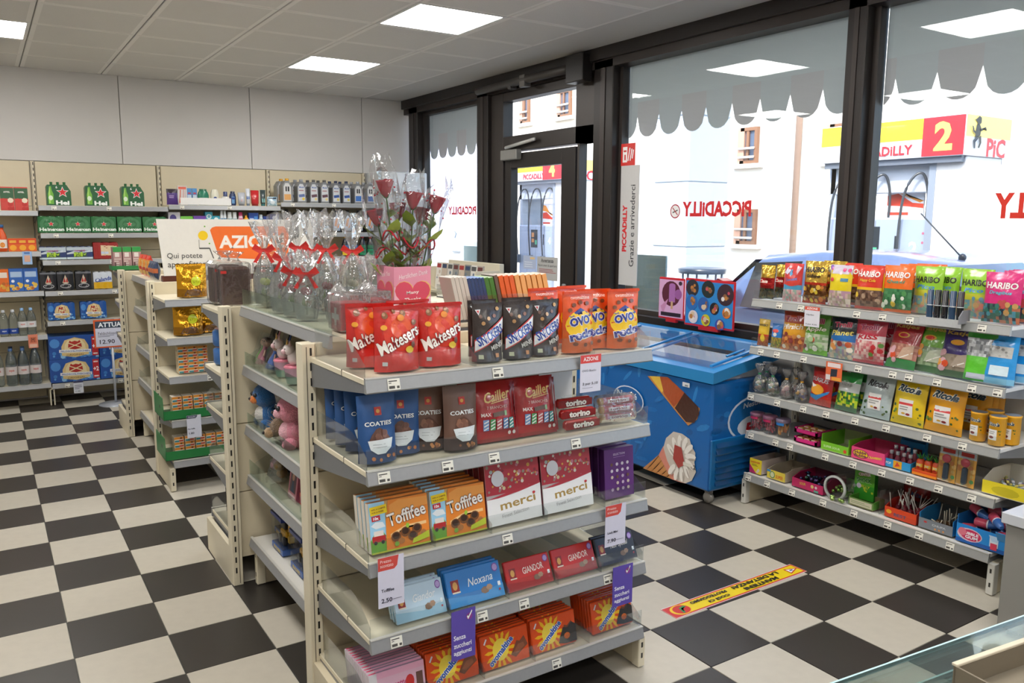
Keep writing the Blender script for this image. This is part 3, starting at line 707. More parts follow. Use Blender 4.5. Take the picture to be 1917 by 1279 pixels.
# --- fuel pumps
def pump(label, X, y0, y1, num, ztop, zlow, zcab, rwm=.44):
    t = thing('fuel_pump', label, 'fuel pump', T(X, 0, GZ)); g = GZ; D = .75
    mb = MB(); mb.box(0, D, y1, y0, 0, .14, '8b8e92', .01); obj('plinth', mb, GROUND, t)
    mb = MB(); mb.box(.06, D-.06, y1+.36, y0-.06, .14, zcab-g, 'a3b0c4', .02); cab = obj('cabinet', mb, PLAS, t)
    for k in range(3):
        pass
    pr = Print(plane_map((.06, y0-.06, .14), (0, -(y0-y1-.42), 0), (0, 0, zcab-g-.14), (-1, 0, 0)), y0-y1-.42, zcab-g-.14)
    for k in range(1, 4): pr.rect(k/4-.004, .02, k/4+.004, .98, '6d7788')
    pr.rect(.36, .70, .55, .94, '2a3138').rect(.38, .84, .45, .90, 'c9894f').rect(.38, .77, .45, .82, 'c9894f').rect(.48, .74, .53, .8, '58b08c').rect(.7, .74, .73, .88, '2a3138').text(num, .88, .80, None, .09, 'f2f4f8', bold=.03)
    for k in range(4): pr.ell(.965, .9-k*.06, .012, None, 'b86a84', 8)
    obj('print', pr.mb, PAPER, cab)
    mb = MB(); mb.box(.04, D-.04, y1, y1+.34, .14, zlow-g, 'dcdad8', .01); mb.box(.03, .05, y1+.30, y1+.37, .14, zlow-g, '8f98a6'); obj('column', mb, PLAS, t)
    mb = MB(); mb.box(.1, D-.1, y0-.10, y0-.02, .14, zlow-g, 'aab4c2', .01); obj('column', mb, PLAS, t)
    mb = MB(); mb.box(.10, D-.10, y1+.3, y0, zlow-g-.35, zlow-g-.02, 'c2c9d4', .01); obj('hose_beam', mb, PLAS, t)
    hs = y0-y1-.5
    for k in range(3):
        yy = y0-.25-hs*k/2.6
        mb = MB(); mb.tube(smooth([(-.02, yy+.10, .9-g), (-.06, yy+.10, 1.5), (-.05, yy+.08, 1.95), (.0, yy+.02, zlow-g-.2), (.06, yy-.06, zlow-g-.16), (.10, yy-.10, zlow-g-.35), (.10, yy-.10, 1.75)]), .015, 6, '3c4046'); obj('hose', mb, PLAS, t)
        mb = MB(); mb.box(-.06, .03, yy+.06, yy+.14, .85, 1.02, '5e666f', .01); mb.tube([(-.03, yy+.1, 1.0), (-.10, yy+.1, .94)], .018, 6, '3a8f5a'); obj('nozzle', mb, PLAS, t)
    pr = Print(plane_map((.2, y0-.62*hs, zcab-g+.02), (0, -.42, 0), (0, 0, .40), (-1, 0, 0)), .42, .40)
    pr.rect(0, 0, 1, 1, 'e4e6ea').poly([(0, .55), (.3, .6), (.7, .35), (1, .32), (1, .2), (.6, .25), (0, .28)], 'd8442e').poly([(0, .95), (.25, .9), (.6, .5), (1, .4), (.9, .35), (.3, .62), (0, .66)], 'e8912e').rect(.02, .02, .6, .1, 'd8442e')
    pr.mb.box(.205, .22, y0-.62*hs-.42, y0-.62*hs, zcab-g+.02, zcab-g+.42, 'd0d4da'); obj('poster', pr.mb, PAPER, t)
    mb = MB(); mb.box(-.05, D+.05, y1-.02, y0+.02, zlow-g, ztop-g, 'dfe3ec', .004); mb.box(-.02, D, y1+.02, y0-.02, zlow-g-.06, zlow-g, '6f7682'); sg = obj('topper', mb, PLAS, t)
    W = y0-y1+.04; H = ztop-zlow; rw = rwm/W
    pr = Print(plane_map((-.05, y0+.02, zlow-g), (0, -W, 0), (0, 0, H), (-1, 0, 0)), W, H, e0=.002, eps=.002)
    pr.rect(0, .46, 1-rw, .98, 'f7dc35').rect(1-rw, .02, .995, .98, 'd6303a').text(num, 1-rw/2, .5, None, .72, 'f8e26a', bold=.04).text('PiCCADiLLY', .455, .22, .44, None, 'd6303a', bold=.03)
    obj('print', pr.mb, PAPER, sg)
    pr = Print(plane_map((-.05, y1-.02, zlow-g), (D+.1, 0, 0), (0, 0, H), (0, -1, 0)), D+.1, H, e0=.002, eps=.002)
    pr.rect(0, .46, 1, .98, 'f8e07a').text('PiC', .68, .22, .42, None, 'd6303a', bold=.03)
    hc = '2c2620'   # rearing black horse emblem
    pr.poly([(.20, .42), (.30, .50), (.31, .68), (.26, .80), (.21, .76), (.19, .60)], hc).poly([(.24, .74), (.30, .80), (.30, .93), (.25, .97), (.20, .90), (.16, .86), (.21, .82)], hc)
    pr.poly([(.29, .66), (.40, .72), (.43, .64), (.41, .63), (.38, .68), (.30, .60)], hc).poly([(.20, .46), (.14, .36), (.17, .18), (.20, .18), (.19, .35), (.26, .44)], hc).poly([(.25, .46), (.28, .32), (.25, .20), (.28, .19), (.32, .33), (.30, .50)], hc).poly([(.19, .50), (.12, .58), (.09, .72), (.12, .70), (.15, .60), (.20, .56)], hc)
    obj('emblem_print', pr.mb, PAPER, sg)
    return t
q = hitX(1805, 212, 8.0)
pump('fuel pump two with yellow and red topper beyond the parked car', 8.05, -1.86, -3.47, '2', 2.71, 2.31, 1.70)
pump('fuel pump four seen through the glass shop door', 9.05, 6.2, 4.56, '4', 2.79, 2.41, 1.55, .62)
# --- parked cars
def car(label, X, Y, rot, paint, s=1.0):
    t = thing('parked_car', label, 'car', Matrix.Translation((X, Y, GZ)) @ Matrix.Rotation(rot, 4, 'Z') @ Matrix.Scale(s, 4))
    W = .80
    # stations along the length (0 tail .. 3.6 nose): y, belt height, roof height, roof half width
    st = [(0, .62, .62, .70), (.04, .92, .94, .68), (.28, .98, 1.20, .62), (.55, 1.0, 1.43, .57), (1.1, .99, 1.485, .575), (1.7, .97, 1.48, .575), (2.05, .95, 1.42, .565), (2.45, .93, 1.16, .60), (2.75, .92, .94, .66), (3.3, .84, .86, .66), (3.58, .66, .67, .60)]
    body = MB(); rows = []
    for y, bz, rz, rw in st:
        k = 1-.10*(abs(y-1.8)/1.8)**3; w_ = W*k
        rows.append([(-w_*.93, y, .20), (-w_, y, .48), (-w_*.99, y, bz*.98), (-w_*.93, y, bz), (-rw, y, max(bz+.005, rz-.05)), (-rw*.82, y, max(bz+.01, rz)), (rw*.82, y, max(bz+.01, rz)), (rw, y, max(bz+.005, rz-.05)), (w_*.93, y, bz), (w_*.99, y, bz*.98), (w_, y, .48), (w_*.93, y, .20)])
    n = 12; v = [(p[0], -p[1], p[2]) for r in rows for p in r]; f = []
    for i in range(len(rows)-1):
        for k in range(n-1): f.append((i*n+k, i*n+k+1, (i+1)*n+k+1, (i+1)*n+k))
    f += [tuple(range(n))[::-1], tuple((len(rows)-1)*n+k for k in range(n))]
    body.mesh_(v, f, paint, True); o = obj('body', body, CARM, t)
    gl = mat('car_glass', .06, noise=.02, spec=.8)
    for sx in (-1, 1):
        for a, c in ((.52, 1.02), (1.10, 1.72), (1.78, 2.28)):
            def bel(y): return .99-.03*y/1.5+.02
            def top(y): return min(1.40, 1.06+(y-.28)*1.28 if y < .56 else 9, 1.43-max(0, y-1.95)*.95)
            P = [(a, bel(a)), (c, bel(c)), (c, max(bel(c)+.02, top(c))), (a+.04, max(bel(a)+.1, top(a)))]
            mb = MB()
            def X_(z): return sx*(.755-(z-1.0)*.36+.012)
            pts = [(X_(z), -y, z) for y, z in P]; mb.face(pts if sx < 0 else pts[::-1], '3c4652'); obj('side_window', mb, gl, t)
    mb = MB(); mb.face([(-.58, -2.10, 1.412), (.58, -2.10, 1.412), (.64, -2.68, 1.00), (-.64, -2.68, 1.00)], '53606a'); obj('windscreen', mb, gl, t)
    mb = MB(); mb.face([(.60, -.16, 1.10), (-.60, -.16, 1.10), (-.55, -.48, 1.39), (.55, -.48, 1.39)], '3c4652'); obj('rear_window', mb, gl, t)
    for sx in (-1, 1):
        mb = MB(); mb.prism([(-.02, .70), (.01, .95), (-.25, 1.22), (-.32, 1.20), (-.13, .95), (-.14, .70)], 'x', sx*.70-.06, sx*.70+.06, 'c03038'); obj('tail_light', mb, PLAS, t)
        mb = MB(); mb.prism([(-3.50, .60), (-3.54, .68), (-3.25, .80), (-3.15, .74)], 'x', sx*.62-.09, sx*.62+.09, 'e6eaee'); obj('head_light', mb, PLAS, t)
        mb = MB(); mb.box(sx*.80, sx*.97, -2.42, -2.30, .98, 1.10, paint, .02); obj('door_mirror', mb, CARM, t)
        for yy in (-.65, -2.95):
            mb = MB(); mb.lathe([(.10, -.09, '9a9ea4'), (.20, -.095, '2a2a2c'), (.29, -.08, '2a2a2c'), (.30, 0, '2a2a2c'), (.29, .08, '2a2a2c'), (.20, .095, '9a9ea4'), (.10, .09, '9a9ea4')], 18, '2a2a2c', (sx*.72, yy, .30), axis='x'); obj('wheel', mb, PLAS, t)
    mb = MB(); mb.tube([(0, -1.95, 1.45), (0, -1.60, 1.78)], .006, 5, '3a3d42'); mb.ball((0, -1.95, 1.455), .03, '3a3d42', 8, 5); obj('aerial', mb, PLAS, t)
    return t
car('light blue hatchback parked just outside the candy window', 5.95, -2.72, 0, 'a3b0cf')
car('grey car parked behind the fuel pump at the window edge', 9.4, -3.72, -.1, '9aa0a8')
# --- bin with wire basket outside, slope with greenery
q = hitX(1340, 505, 6.6)
t = thing('wire_basket_stand', 'dark topped wire stand outside beside the parked car', 'stand', T(6.6, q.y+.2, GZ))
mb = MB(); mb.lathe([(.26, q.z-GZ-.05), (.27, q.z-GZ), (.24, q.z-GZ+.01), (.0001, q.z-GZ+.01)], 16, '3f4a5a'); obj('top', mb, PLAS, t)
for k in range(6):
    a = k*math.pi/3; mb = MB(); mb.tube([(.22*math.cos(a), .22*math.sin(a), q.z-GZ-.04), (.20*math.cos(a), .20*math.sin(a), .0)], .012, 5, 'c5ccd6'); obj('wire_leg', mb, STEEL, t)
mb = MB(); q = hitX(1890, 230, 24.0)
mb.box(24, 24.6, q.y+3, q.y-14, GZ, q.z, 'cfc8bd'); sl_ = tag(obj('terrace_wall', mb, WALLM), 'pale terrace wall below the green slope', 'wall')
t = thing('shrub', 'light green shrub on the slope beyond the fuel pumps', 'shrub', T(26, q.y-1.5, q.z))
mb = MB()
for k in range(420):
    a, r, h = R_.uniform(0, 6.28), 3.2*math.sqrt(R_.random()), R_.uniform(-.3, 3.2); c = Vector((r*math.cos(a)*.6, r*math.sin(a), h*(1-r/5)))
    d = Vector((R_.uniform(-1, 1), R_.uniform(-1, 1), R_.uniform(-.4, 1))).normalized()*.30; e = d.cross(Vector((R_.uniform(-1, 1), R_.uniform(-1, 1), 1))).normalized()*.16
    mb.face([c-d, c-e, c+d, c+e], R_.choice(['7fae5a', '9cc474', '6b9a4c', 'b4d68c']))
obj('foliage', mb, MATT, t)
mb = MB(); mb.tube([(0, 0, -.3), (0, .2, 1.5), (.1, .6, 2.4)], [.12, .08, .04], 7, '6b5844'); obj('stem', mb, MATT, t)
q = hitX(1880, 300, 22.5)
t = thing('balcony_rail', 'glass panelled balcony rail beyond the fuel pumps', 'railing', T(22.5, q.y, 0))
for k in range(3):
    mb = MB(); mb.box(0, .03, -k*1.25-1.2, -k*1.25, q.z-1.0, q.z-.05, 'b8d4dc'); obj('glass_panel', mb, PLAS, t)
    mb = MB(); mb.box(-.02, .05, -k*1.25-.03, -k*1.25+.03, GZ, q.z, 'c8c8c8'); obj('post', mb, STEEL, t)
mb = MB(); mb.tube([(0, .1, q.z), (0, -3.8, q.z)], .04, 6, 'd0d0d0'); obj('handrail', mb, STEEL, t)

# --- frosted screens and a far car
for px0, py0, px1, py1, X, lb in ((1186, 476, 1243, 590, 4.75, 'grey-green frosted screen outside behind the ice cream menu'), (868, 460, 906, 505, 4.75, 'grey-green frosted screen outside the corner window')):
    q0 = hitX(px0, py0, X); q1 = hitX(px1, py1, X); t = thing('frosted_screen', lb, 'screen', T(X, (q0.y+q1.y)/2, GZ)); hw = (q0.y-q1.y)/2
    mb = MB(); mb.box(0, .02, -hw, hw, .15, q0.z-GZ, 'a9bab4', .002); obj('panel', mb, PLAS, t); mb = MB(); mb.box(-.02, .04, -hw-.03, hw+.03, .04, .15, '8f9894', .004); obj('foot', mb, STEEL, t)
q = hitX(1100, 470, 13.0)
car('pale far car seen through the door side light', 13.6, q.y+2.2, 0, 'b4b0b4')
# ================================================================== product kit
KD = {}; KM = {}
def kind(key, fn): KD[key] = fn
def put(key, x, y, z, rz=0, rx=0, ry=0, name=None, label='', cat='', group=None, sc=1.0, parent=None):
    if key not in KM: KM[key] = [(a, m.data(a, mt)) if isinstance(m, MB) else (a, m) for a, m, mt in KD[key]()]
    parts = KM[key]
    if rx or ry:   # keep the lowest corner of a leaning thing on the surface it stands on
        Rm = Matrix.Rotation(ry, 4, 'Y') @ Matrix.Rotation(rx, 4, 'X')
        z += max(0, -min((Rm @ v.co).z for v in parts[0][1].vertices)*sc)+.0003
    M = T(x, y, z, rz, rx, ry)
    if sc != 1.0: M = M @ Matrix.Scale(sc, 4)
    o = link(name or parts[0][0], parts[0][1], parent, M)
    if parent is None: tag(o, label, cat, group)
    for a, me in parts[1:]: link(a, me, o)
    return o
def bagfn(w, h, d, style, seed=0, crum=.05):
    def prof(t):
        if style == 'stand': return (1-max(0, t-.02)/.90)**.62 if t < .92 else 0.0
        if t < .03 or t > .95: return 0.0
        return min(1, math.sin(math.pi*(t-.03)/.92)**.55)
    def P(u, v, side, e=0):
        s = 2*u-1; hw = w/2*(1-.055*math.sin(math.pi*v)) if style != 'stand' else w/2*(1-.03*math.sin(math.pi*v))
        th = d/2*max(0, 1-abs(s)**2.4)**.65*prof(v)
        th += d*crum*prof(v)*(1-s*s)*math.sin(9*u+7*v+seed)*math.cos(11*v-5*u+seed*2)
        lean = 0
        return (s*hw, side*(th+.0008+e)+lean, v*h)
    return P
def bag(key, w, h, d, bands, deco=None, style='pillow', material=None, seed=0, nu=12, nv=16, crum=.06, base='bag', pmat=None):
    """bands: [(upper v, colour | [palette])...] from the bottom up"""
    def fn():
        P = bagfn(w, h, d, style, seed, crum); rr = random.Random(seed+5)
        def c(u, v):
            for t, cl in bands:
                if v <= t: return rr.choice(cl) if isinstance(cl, list) else cl
            return bands[-1][1]
        mb = MB(); mb.grid(lambda u, v: P(u, v, -1), nu, nv, c)
        bc = bands[-1][1] if not isinstance(bands[-1][1], list) else bands[-1][1][0]
        mb.grid(lambda u, v: P(1-u, v, 1), nu, nv//2, bc)
        if style == 'stand': mb.grid(lambda u, v: tuple(a*(1-v)+b*v for a, b in zip(P(1-u, 0, -1), P(1-u, 0, 1))), nu, 1, bc)
        out = [(base, mb, material or FILM)]
        if deco:
            pr = Print(lambda u, v, e: P(u, v, -1, e+.0010), w, h, eps=.0004); deco(pr); out.append(('print', pr.mb, pmat or material or FILM))
        return out
    kind(key, fn)
def carton(key, w, h, d, col, deco=None, side=None, top=None, bev=.0012, material=None, name='carton', sdeco=None, tdeco=None):
    def fn():
        mb = MB(); mb.box(-w/2, w/2, 0, d, 0, h, col, bev)
        if side: mb.box(-w/2-.0003, -w/2, .001, d-.001, .001, h-.001, side); mb.box(w/2, w/2+.0003, .001, d-.001, .001, h-.001, side)
        if top: mb.box(-w/2+.001, w/2-.001, .001, d-.001, h, h+.0003, top)
        out = [(name, mb, material or PAPER)]
        pr = Print(plane_map((-w/2, 0, 0), (w, 0, 0), (0, 0, h), (0, -1, 0)), w, h, sub=2)
        if deco: deco(pr)
        if sdeco:
            p2 = Print(plane_map((-w/2, d, 0), (0, -d, 0), (0, 0, h), (-1, 0, 0)), d, h, sub=2); sdeco(p2); pr.mb.add(p2.mb)
        if tdeco:
            p3 = Print(plane_map((-w/2, 0, h), (w, 0, 0), (0, d, 0), (0, 0, 1)), w, d, sub=2); tdeco(p3); pr.mb.add(p3.mb)
        if pr.mb.f: out.append(('print', pr.mb, material or PAPER))
        return out
    kind(key, fn)
def lathe_kind(key, prof, col='fff', n=16, deco=None, rlab=None, z0=0, z1=.1, material=None, name='bottle', extra=None, lab_mat=None, arc=1.25):
    """deco drawn on a cylinder patch of radius rlab between z0 and z1, facing -y"""
    def fn():
        mb = MB(); mb.lathe(prof, n, col); out = [(name, mb, material or PLAS)]
        if extra: out += extra()
        if deco:
            w_ = rlab*2*arc
            def f(u, v, e):
                a = (u-.5)*2*arc-math.pi/2; r = rlab+e+.0005
                return (r*math.cos(a), r*math.sin(a), z0+(z1-z0)*v)
            pr = Print(f, w_, z1-z0, sub=.14); deco(pr); out.append(('label_print', pr.mb, lab_mat or PAPER))
        return out
    kind(key, fn)
def tray(key, w, d, h, col, inner=None, front=None, notch=.5, deco=None, side=None, back=None, material=None, t=.003, nz=None):
    """open display carton: low front, sloping sides, high back"""
    def fn():
        mb = MB(); b = back or h; f_ = front or h*notch; inn = inner or 'c9c2b4'
        mb.box(-w/2, w/2, 0, d, 0, t, inn)
        mb.box(-w/2, w/2, 0, t, t, f_, col); mb.box(-w/2, w/2, d-t, d, t, b, inn)
        for sx in (-1, 1):
            x0 = sx*w/2-(t if sx > 0 else 0)
            mb.prism([(t, t), (t, f_ if nz is None else nz), (d*.35, h), (d-t, b), (d-t, t)], 'x', x0, x0+t, side or col)
        out = [('tray', mb, material or PAPER)]
        if deco:
            pr = Print(plane_map((-w/2, 0, 0), (w, 0, 0), (0, 0, f_), (0, -1, 0)), w, f_, sub=2); deco(pr); out.append(('print', pr.mb, material or PAPER))
        return out
    kind(key, fn)
EX = lambda px, py, Y: hitY(px, py, Y).x
def ordinal(i): return ['first', 'second', 'third', 'fourth', 'fifth', 'sixth', 'seventh', 'eighth', 'ninth', 'tenth'][i]
# ================================================================== products on the near end shelf
def d_malt(p):
    p.ell(.52, .60, .36, .30, 'd8331a', 18).ell(.56, .66, .24, .17, 'e2501f', 16)
    for u, v, r in ((.22, .86, .07), (.62, .88, .065), (.85, .74, .06), (.42, .92, .04)): p.ell(u, v, r, None, '8a5a3a', 12).ell(u-.02, v+.015, r*.5, None, 'b98a68', 8)
    p.ell(.17, .68, .07, .04, 'e8a22a').ell(.55, .82, .08, .05, 'e88a22').ell(.70, .33, .09, .055, 'd9b93c').ell(.78, .40, .05, .05, '6a3d28')
    p.text('Maltesers', .48, .49, .98, .20, 'f4efe6', 24, .02, .15, out='7e1414', ow=.025).rect(.10, .10, .19, .16, 'c9cfd0').rect(0, .955, 1, 1, 'b81410')
bag('malt', .145, .19, .07, [(1, 'cb1d12')], d_malt, 'stand', seed=1, crum=.10)
def d_snick(p):
    for u, v, c in ((.3, .66, 'b5895a'), (.48, .74, 'd9b184'), (.68, .78, '8a5a3a'), (.22, .78, '6b4a3a'), (.8, .9, 'caa06a')): p.ell(u, v, .06, .035, c, 9)
    p.poly([(.06, .90), (.24, .90), (.16, .80)], 'd8d8d8').poly([(.10, .885), (.19, .885), (.155, .83)], 'c03a3a')
    p.poly([(.02, .16), (1.0, .52), (1.0, .76), (.02, .38)], 'c9302e').poly([(.03, .185), (1.0, .545), (1.0, .735), (.03, .36)], 'eceef0')
    p.text('SNICKERS', .50, .455, .92, .17, '1f47a0', 24, .03, .1).text('MINIS', .68, .27, .40, .09, 'd9d5cf', 22, .02)
    p.rect(.10, .06, .22, .13, 'c9cdb0').rect(.62, .07, .72, .14, 'c98a5a')
bag('snick', .112, .182, .055, [(.16, '3a3036'), (1, '2b1d17')], d_snick, 'stand', seed=2, crum=.10)
def d_ovo(p):
    p.ell(.5, .45, .46, .24, 'f0c419', 20).poly([(.12, .60), (.5, .73), (.88, .60), (.82, .58), (.5, .69), (.18, .58)], '2b3f8a')
    p.text('OVO', .46, .52, .64, .145, '26348c', 8, .05, out='e9e6ef', ow=.06).text('rocks', .52, .30, .80, .145, '26348c', 10, .05, out='e9e6ef', ow=.06)
    for u, v in ((.3, .78), (.5, .82), (.72, .80), (.86, .68), (.16, .70), (.55, .13), (.25, .15), (.78, .15)): p.ell(u, v, .07, .035, '7a3f22', 7)
    p.text('ovomaltine', .5, .90, .6, None, 'f2e2d4').rect(0, .955, 1, 1, 'd9430f')
bag('ovo', .13, .205, .07, [(.35, 'd9611c'), (1, 'e5551b')], d_ovo, 'stand', seed=3, crum=.08)
def d_coat(p, bowl='d9dfe0'):
    p.rect(.42, .70, .60, .82, 'b8281f').ell(.51, .76, .05, None, 'd8a04a', 8).text('COATIES', .5, .58, .72, .065, 'eef0ee', 0, .03)
    p.poly([(.22, .33), (.30, .42), (.42, .50), (.52, .52), (.64, .47), (.76, .38), (.82, .33)], '5d3a2c')
    for k in range(9): p.ell(R_.uniform(.32, .72), R_.uniform(.36, .46), .07, .045, R_.choice(['7d5240', '6a4233', '93664f']), 8)
    p.poly([(.18, .34), (.84, .36), (.78, .22), (.62, .14), (.40, .14), (.24, .21)], bowl).lines(.3, .22, .75, .3, 2, 'a9b0b2', .2)
    p.blobs(.2, .05, .85, .11, 7, ['b5703c', 'c98a52', '8a5a3a'], .03, .06)
bag('coat_blue', .120, .20, .06, [(.16, '1d3c66'), (1, '1f4f88')], d_coat, 'stand', material=mat('matte_pouch', .45, coat=.1, noise=.06, bump=.2, bscale=30), seed=4)
bag('coat_brown', .120, .20, .06, [(.16, '43312c'), (1, '6f5042')], d_coat, 'stand', material=MATS['matte_pouch'], seed=5)
def d_cail(p):
    p.text('Cailler', .54, .76, .66, .17, 'e2c27a', 8, .02, .35).rect(.36, .655, .8, .668, 'e2c27a', 8).text('7 BRANCHES', .5, .57, .5, None, 'e8c8c0').text('MAX', .22, .46, .22, .06, 'f0e0da', 0, .03).rect(.38, .42, .66, .49, '5a4034', 6).rect(.66, .42, .72, .50, '7aa35a')
    for k, c in enumerate(['6f93c0', '4f9a63', 'b8636a', '5f86b4', '3f8f8a']):
        p.rect(.14+k*.15, .20, .27+k*.15, .38, c)
        for j in range(3): p.rect(.15+k*.15, .22+j*.055, .26+k*.15, .24+j*.055, 'e6e2de', 24)
    p.ell(.74, .13, .04, None, 'd8d0c8', 10).ell(.86, .13, .04, None, 'd8d0c8', 10).rect(.93, .04, .99, .96, '8f161b')
bag('cailler', .157, .195, .045, [(.06, '8f161b'), (1, 'ab1c22')], d_cail, 'pillow', seed=6)
def d_torino(p): p.rect(0, .12, 1, .88, '8a1519').text('torino', .52, .5, .62, .66, 'f1ece2', 0, .05, out='2a2020', ow=.05)
carton('torino', .145, .032, .028, 'b3191d', d_torino, name='bar', bev=.008, material=FILM)
def torino_pack():
    mb = MB()
    for k in range(3): mb.lathe([(.004, -.07, 'c8963c'), (.0145, -.066, 'c8963c'), (.015, -.055, 'c2274a'), (.015, .07, 'c2274a'), (.004, .072, 'c2274a')], 10, 'c2274a', (0, .02, .016+k*.029), axis='x')
    pr = Print(plane_map((-.07, .003, 0), (.14, 0, 0), (0, 0, .09), (0, -1, 0)), .14, .09, sub=2)
    for k in range(3): pr.rect(.22, .10+k*.32, .86, .24+k*.32, 'e7dfe4').text('torino', .52, .17+k*.32, .5, .10, '8a1530', 0, .03)
    m2 = MB(); m2.box(-.082, .082, .0, .04, 0, .098, 'fff', .01)
    return [('bar_trio', mb, FILM), ('print', pr.mb, FILM), ('wrap', m2, CELLO)]
kind('torino_pack', torino_pack)
def d_toff(p):
    p.rect(.0, .0, .27, 1, '9fd0ea').rect(0, 0, .3, .28, '6aa637').poly([(0, .26), (.08, .42), (.2, .44), (.27, .3)], '7fae58').poly([(.02, .55), (.1, .62), (.22, .60), (.26, .5), (.1, .48)], 'e8edf0')
    p.rect(.03, .22, .25, .34, 'b5282a').rect(.06, .34, .22, .44, 'e6dcd2').ell(.08, .21, .03, None, '333', 8).ell(.2, .21, .03, None, '333', 8)
    p.poly([(.25, .02), (1, .02), (1, 1), (.33, 1), (.27, .6)], 'e8862a').poly([(.34, .55), (.6, .75), (1, .78), (1, .95), (.5, .98), (.34, .9)], 'efa04a').poly([(.33, .33), (.6, .45), (.95, .46), (.95, .40), (.6, .38), (.33, .26)], 'f2c68a')
    p.rect(.02, .76, .30, .93, 'f2d31c', 4).text('WIN A CAMPER', .16, .87, .24, None, '8a4a10', 4, .02).text('FOR A WEEK', .15, .81, .20, None, '8a4a10', 4, .02).rect(.04, .64, .18, .74, 'c4202a', 4).text('10x', .11, .69, .09, None, 'ffffff', 4, .03)
    p.text('Toffifee', .62, .66, .66, .26, 'f3ece2', 9, .02, out='6b3a1a', ow=.03)
    for u, v in ((.42, .26), (.58, .32), (.78, .34), (.70, .22)): p.ell(u, v, .085, .10, '7a4a22', 14).ell(u, v+.015, .06, .065, '3a2216', 12)
    p.ell(.5, .16, .06, .06, 'b9773c', 10).ell(.88, .24, .05, .06, 'b9773c', 10).ell(.42, .12, .04, .05, '7fae3c', 8).ell(.62, .44, .03, .05, '9cc43c', 8).poly([(.68, .06), (.98, .12), (.98, .26), (.7, .15)], 'c9d62c').rect(0, 0, 1, .035, 'b9c43a')
carton('toff', .194, .152, .022, 'cfa067', d_toff, side='e9e1d2', top='c97a3a')
def d_merci(p):
    p.rect(0, .5, 1, 1, 'b5323f').blobs(.04, .54, .96, .97, 60, ['d9c9a0', 'c4788a', 'e3d6cc', '9a8a7a', 'd8a04a', '8a2a3a', 'a9b4b0'], .015, .032)
    p.poly([(0, .44), (.5, .53), (1, .60), (1, .52), (.5, .48), (0, .40)], 'b5323f').rect(0, .0, 1, .44, 'f0efee').poly([(0, .42), (1, .42), (1, .565), (.5, .47)], 'f0efee')
    p.ell(.22, .76, .115, .13, 'd9d8dd', 20).text('merci', .56, .33, .66, .135, 'a98a4a', 5, .02).ell(.865, .43, .03, .022, 'c4303a', 8).text('Finest Selection', .5, .16, .5, None, '9a9a9a', 5)
carton('merci', .210, .20, .028, 'b8b0ae', d_merci, side='7d2630', top='c9c2bd')
def d_purp(p):
    p.text('SELECTION', .5, .88, .4, None, 'd9c7e2').rect(.3, .82, .7, .826, 'b08ac0')
    for k in range(5):
        for j in range(4):
            if (k, j) != (3, 0): p.ell(.24+j*.18, .68-k*.125, .045, None, R_.choice(['d8ccd8', 'c9b8a8', '6a4a3a', 'b8a0b8']), 10)
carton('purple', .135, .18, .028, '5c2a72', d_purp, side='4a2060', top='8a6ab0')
def bar_deco(name_, tcol, sq='8f1c18', sealc='7a3fa0', bub=None, tx=.60, sh=.3):
    def d(p):
        if bub: p.poly([(0, 0), (1, 0), (1, .35), (.55, .2), (0, .3)], bub)
        p.rect(.08, .42, .22, .74, sq).rect(.09, .38, .23, .42, 'e8dcc8').ell(.15, .58, .045, .12, 'd8a050', 8)
        p.text(name_, tx, .60, .46, .22, tcol, 3, .01, sh).ell(.90, .82, .055, .12, sealc, 14).ell(.90, .82, .045, .09, 'b9a0d8', 12)
        p.ell(.66, .28, .08, .10, '8a6a54', 7).ell(.74, .33, .06, .09, 'b08c70', 6).rect(.90, .30, .95, .42, 'e8eef2').ell(.92, .2, .02, None, 'c03a4a', 6)
    return d
carton('bar_white', .172, .108, .013, 'c4dcec', bar_deco('Giandor', 'f4f8fb', bub='9cc6de'), bev=.003, name='bar')
carton('bar_blue', .205, .115, .013, '1f7cc9', bar_deco('Noxana', 'eef6fb', bub='3f9ae0'), bev=.003, name='bar')
carton('bar_red', .182, .10, .013, 'c4241f', bar_deco('GIANDOR', 'f4e4d8', bub='a81c1c', sh=0), bev=.003, name='bar')
carton('bar_black', .178, .10, .013, '23232b', bar_deco('Noir Special', 'd8d4cc', bub='34343f'), bev=.003, name='bar')
def d_ovobar(p):
    for k in range(14):
        a = k*2*math.pi/14; p.poly([(.40, .48), (.40+.26*math.cos(a-.12), .48+.46*math.sin(a-.12)), (.40+.34*math.cos(a), .48+.60*math.sin(a)), (.40+.26*math.cos(a+.12), .48+.46*math.sin(a+.12))], 'f2b81c'); p.e -= p.eps
    p.e += p.eps; p.ell(.40, .5, .17, .32, 'f6d84a', 16)
    p.text('ovomaltine', .40, .45, .62, .20, '2a58b0', 38, .04, out='f2f4f8', ow=.05)
    p.poly([(.60, .25), (.74, .62), (.80, .58), (.90, .70), (.97, .42), (.82, .28), (.70, .15)], '7a4630').poly([(.66, .30), (.76, .5), (.88, .52), (.9, .4), (.74, .25)], '93593e').rect(.08, .75, .11, .92, 'e8e0e4', -30)
def d_ovobar2(p):
    d_ovobar(p); p.poly([(.58, .12), (.70, .56), (.80, .52), (.90, .66), (1, .55), (1, .05), (.75, .05)], '33302f').ell(.78, .28, .07, .1, 'c8642a', 8)
carton('ovobar', .188, .115, .0135, 'e04f17', d_ovobar, bev=.003, name='bar', material=FILM, top='c43c10')
carton('ovobar2', .188, .115, .0135, 'e04f17', d_ovobar2, bev=.003, name='bar', material=FILM, top='c43c10')
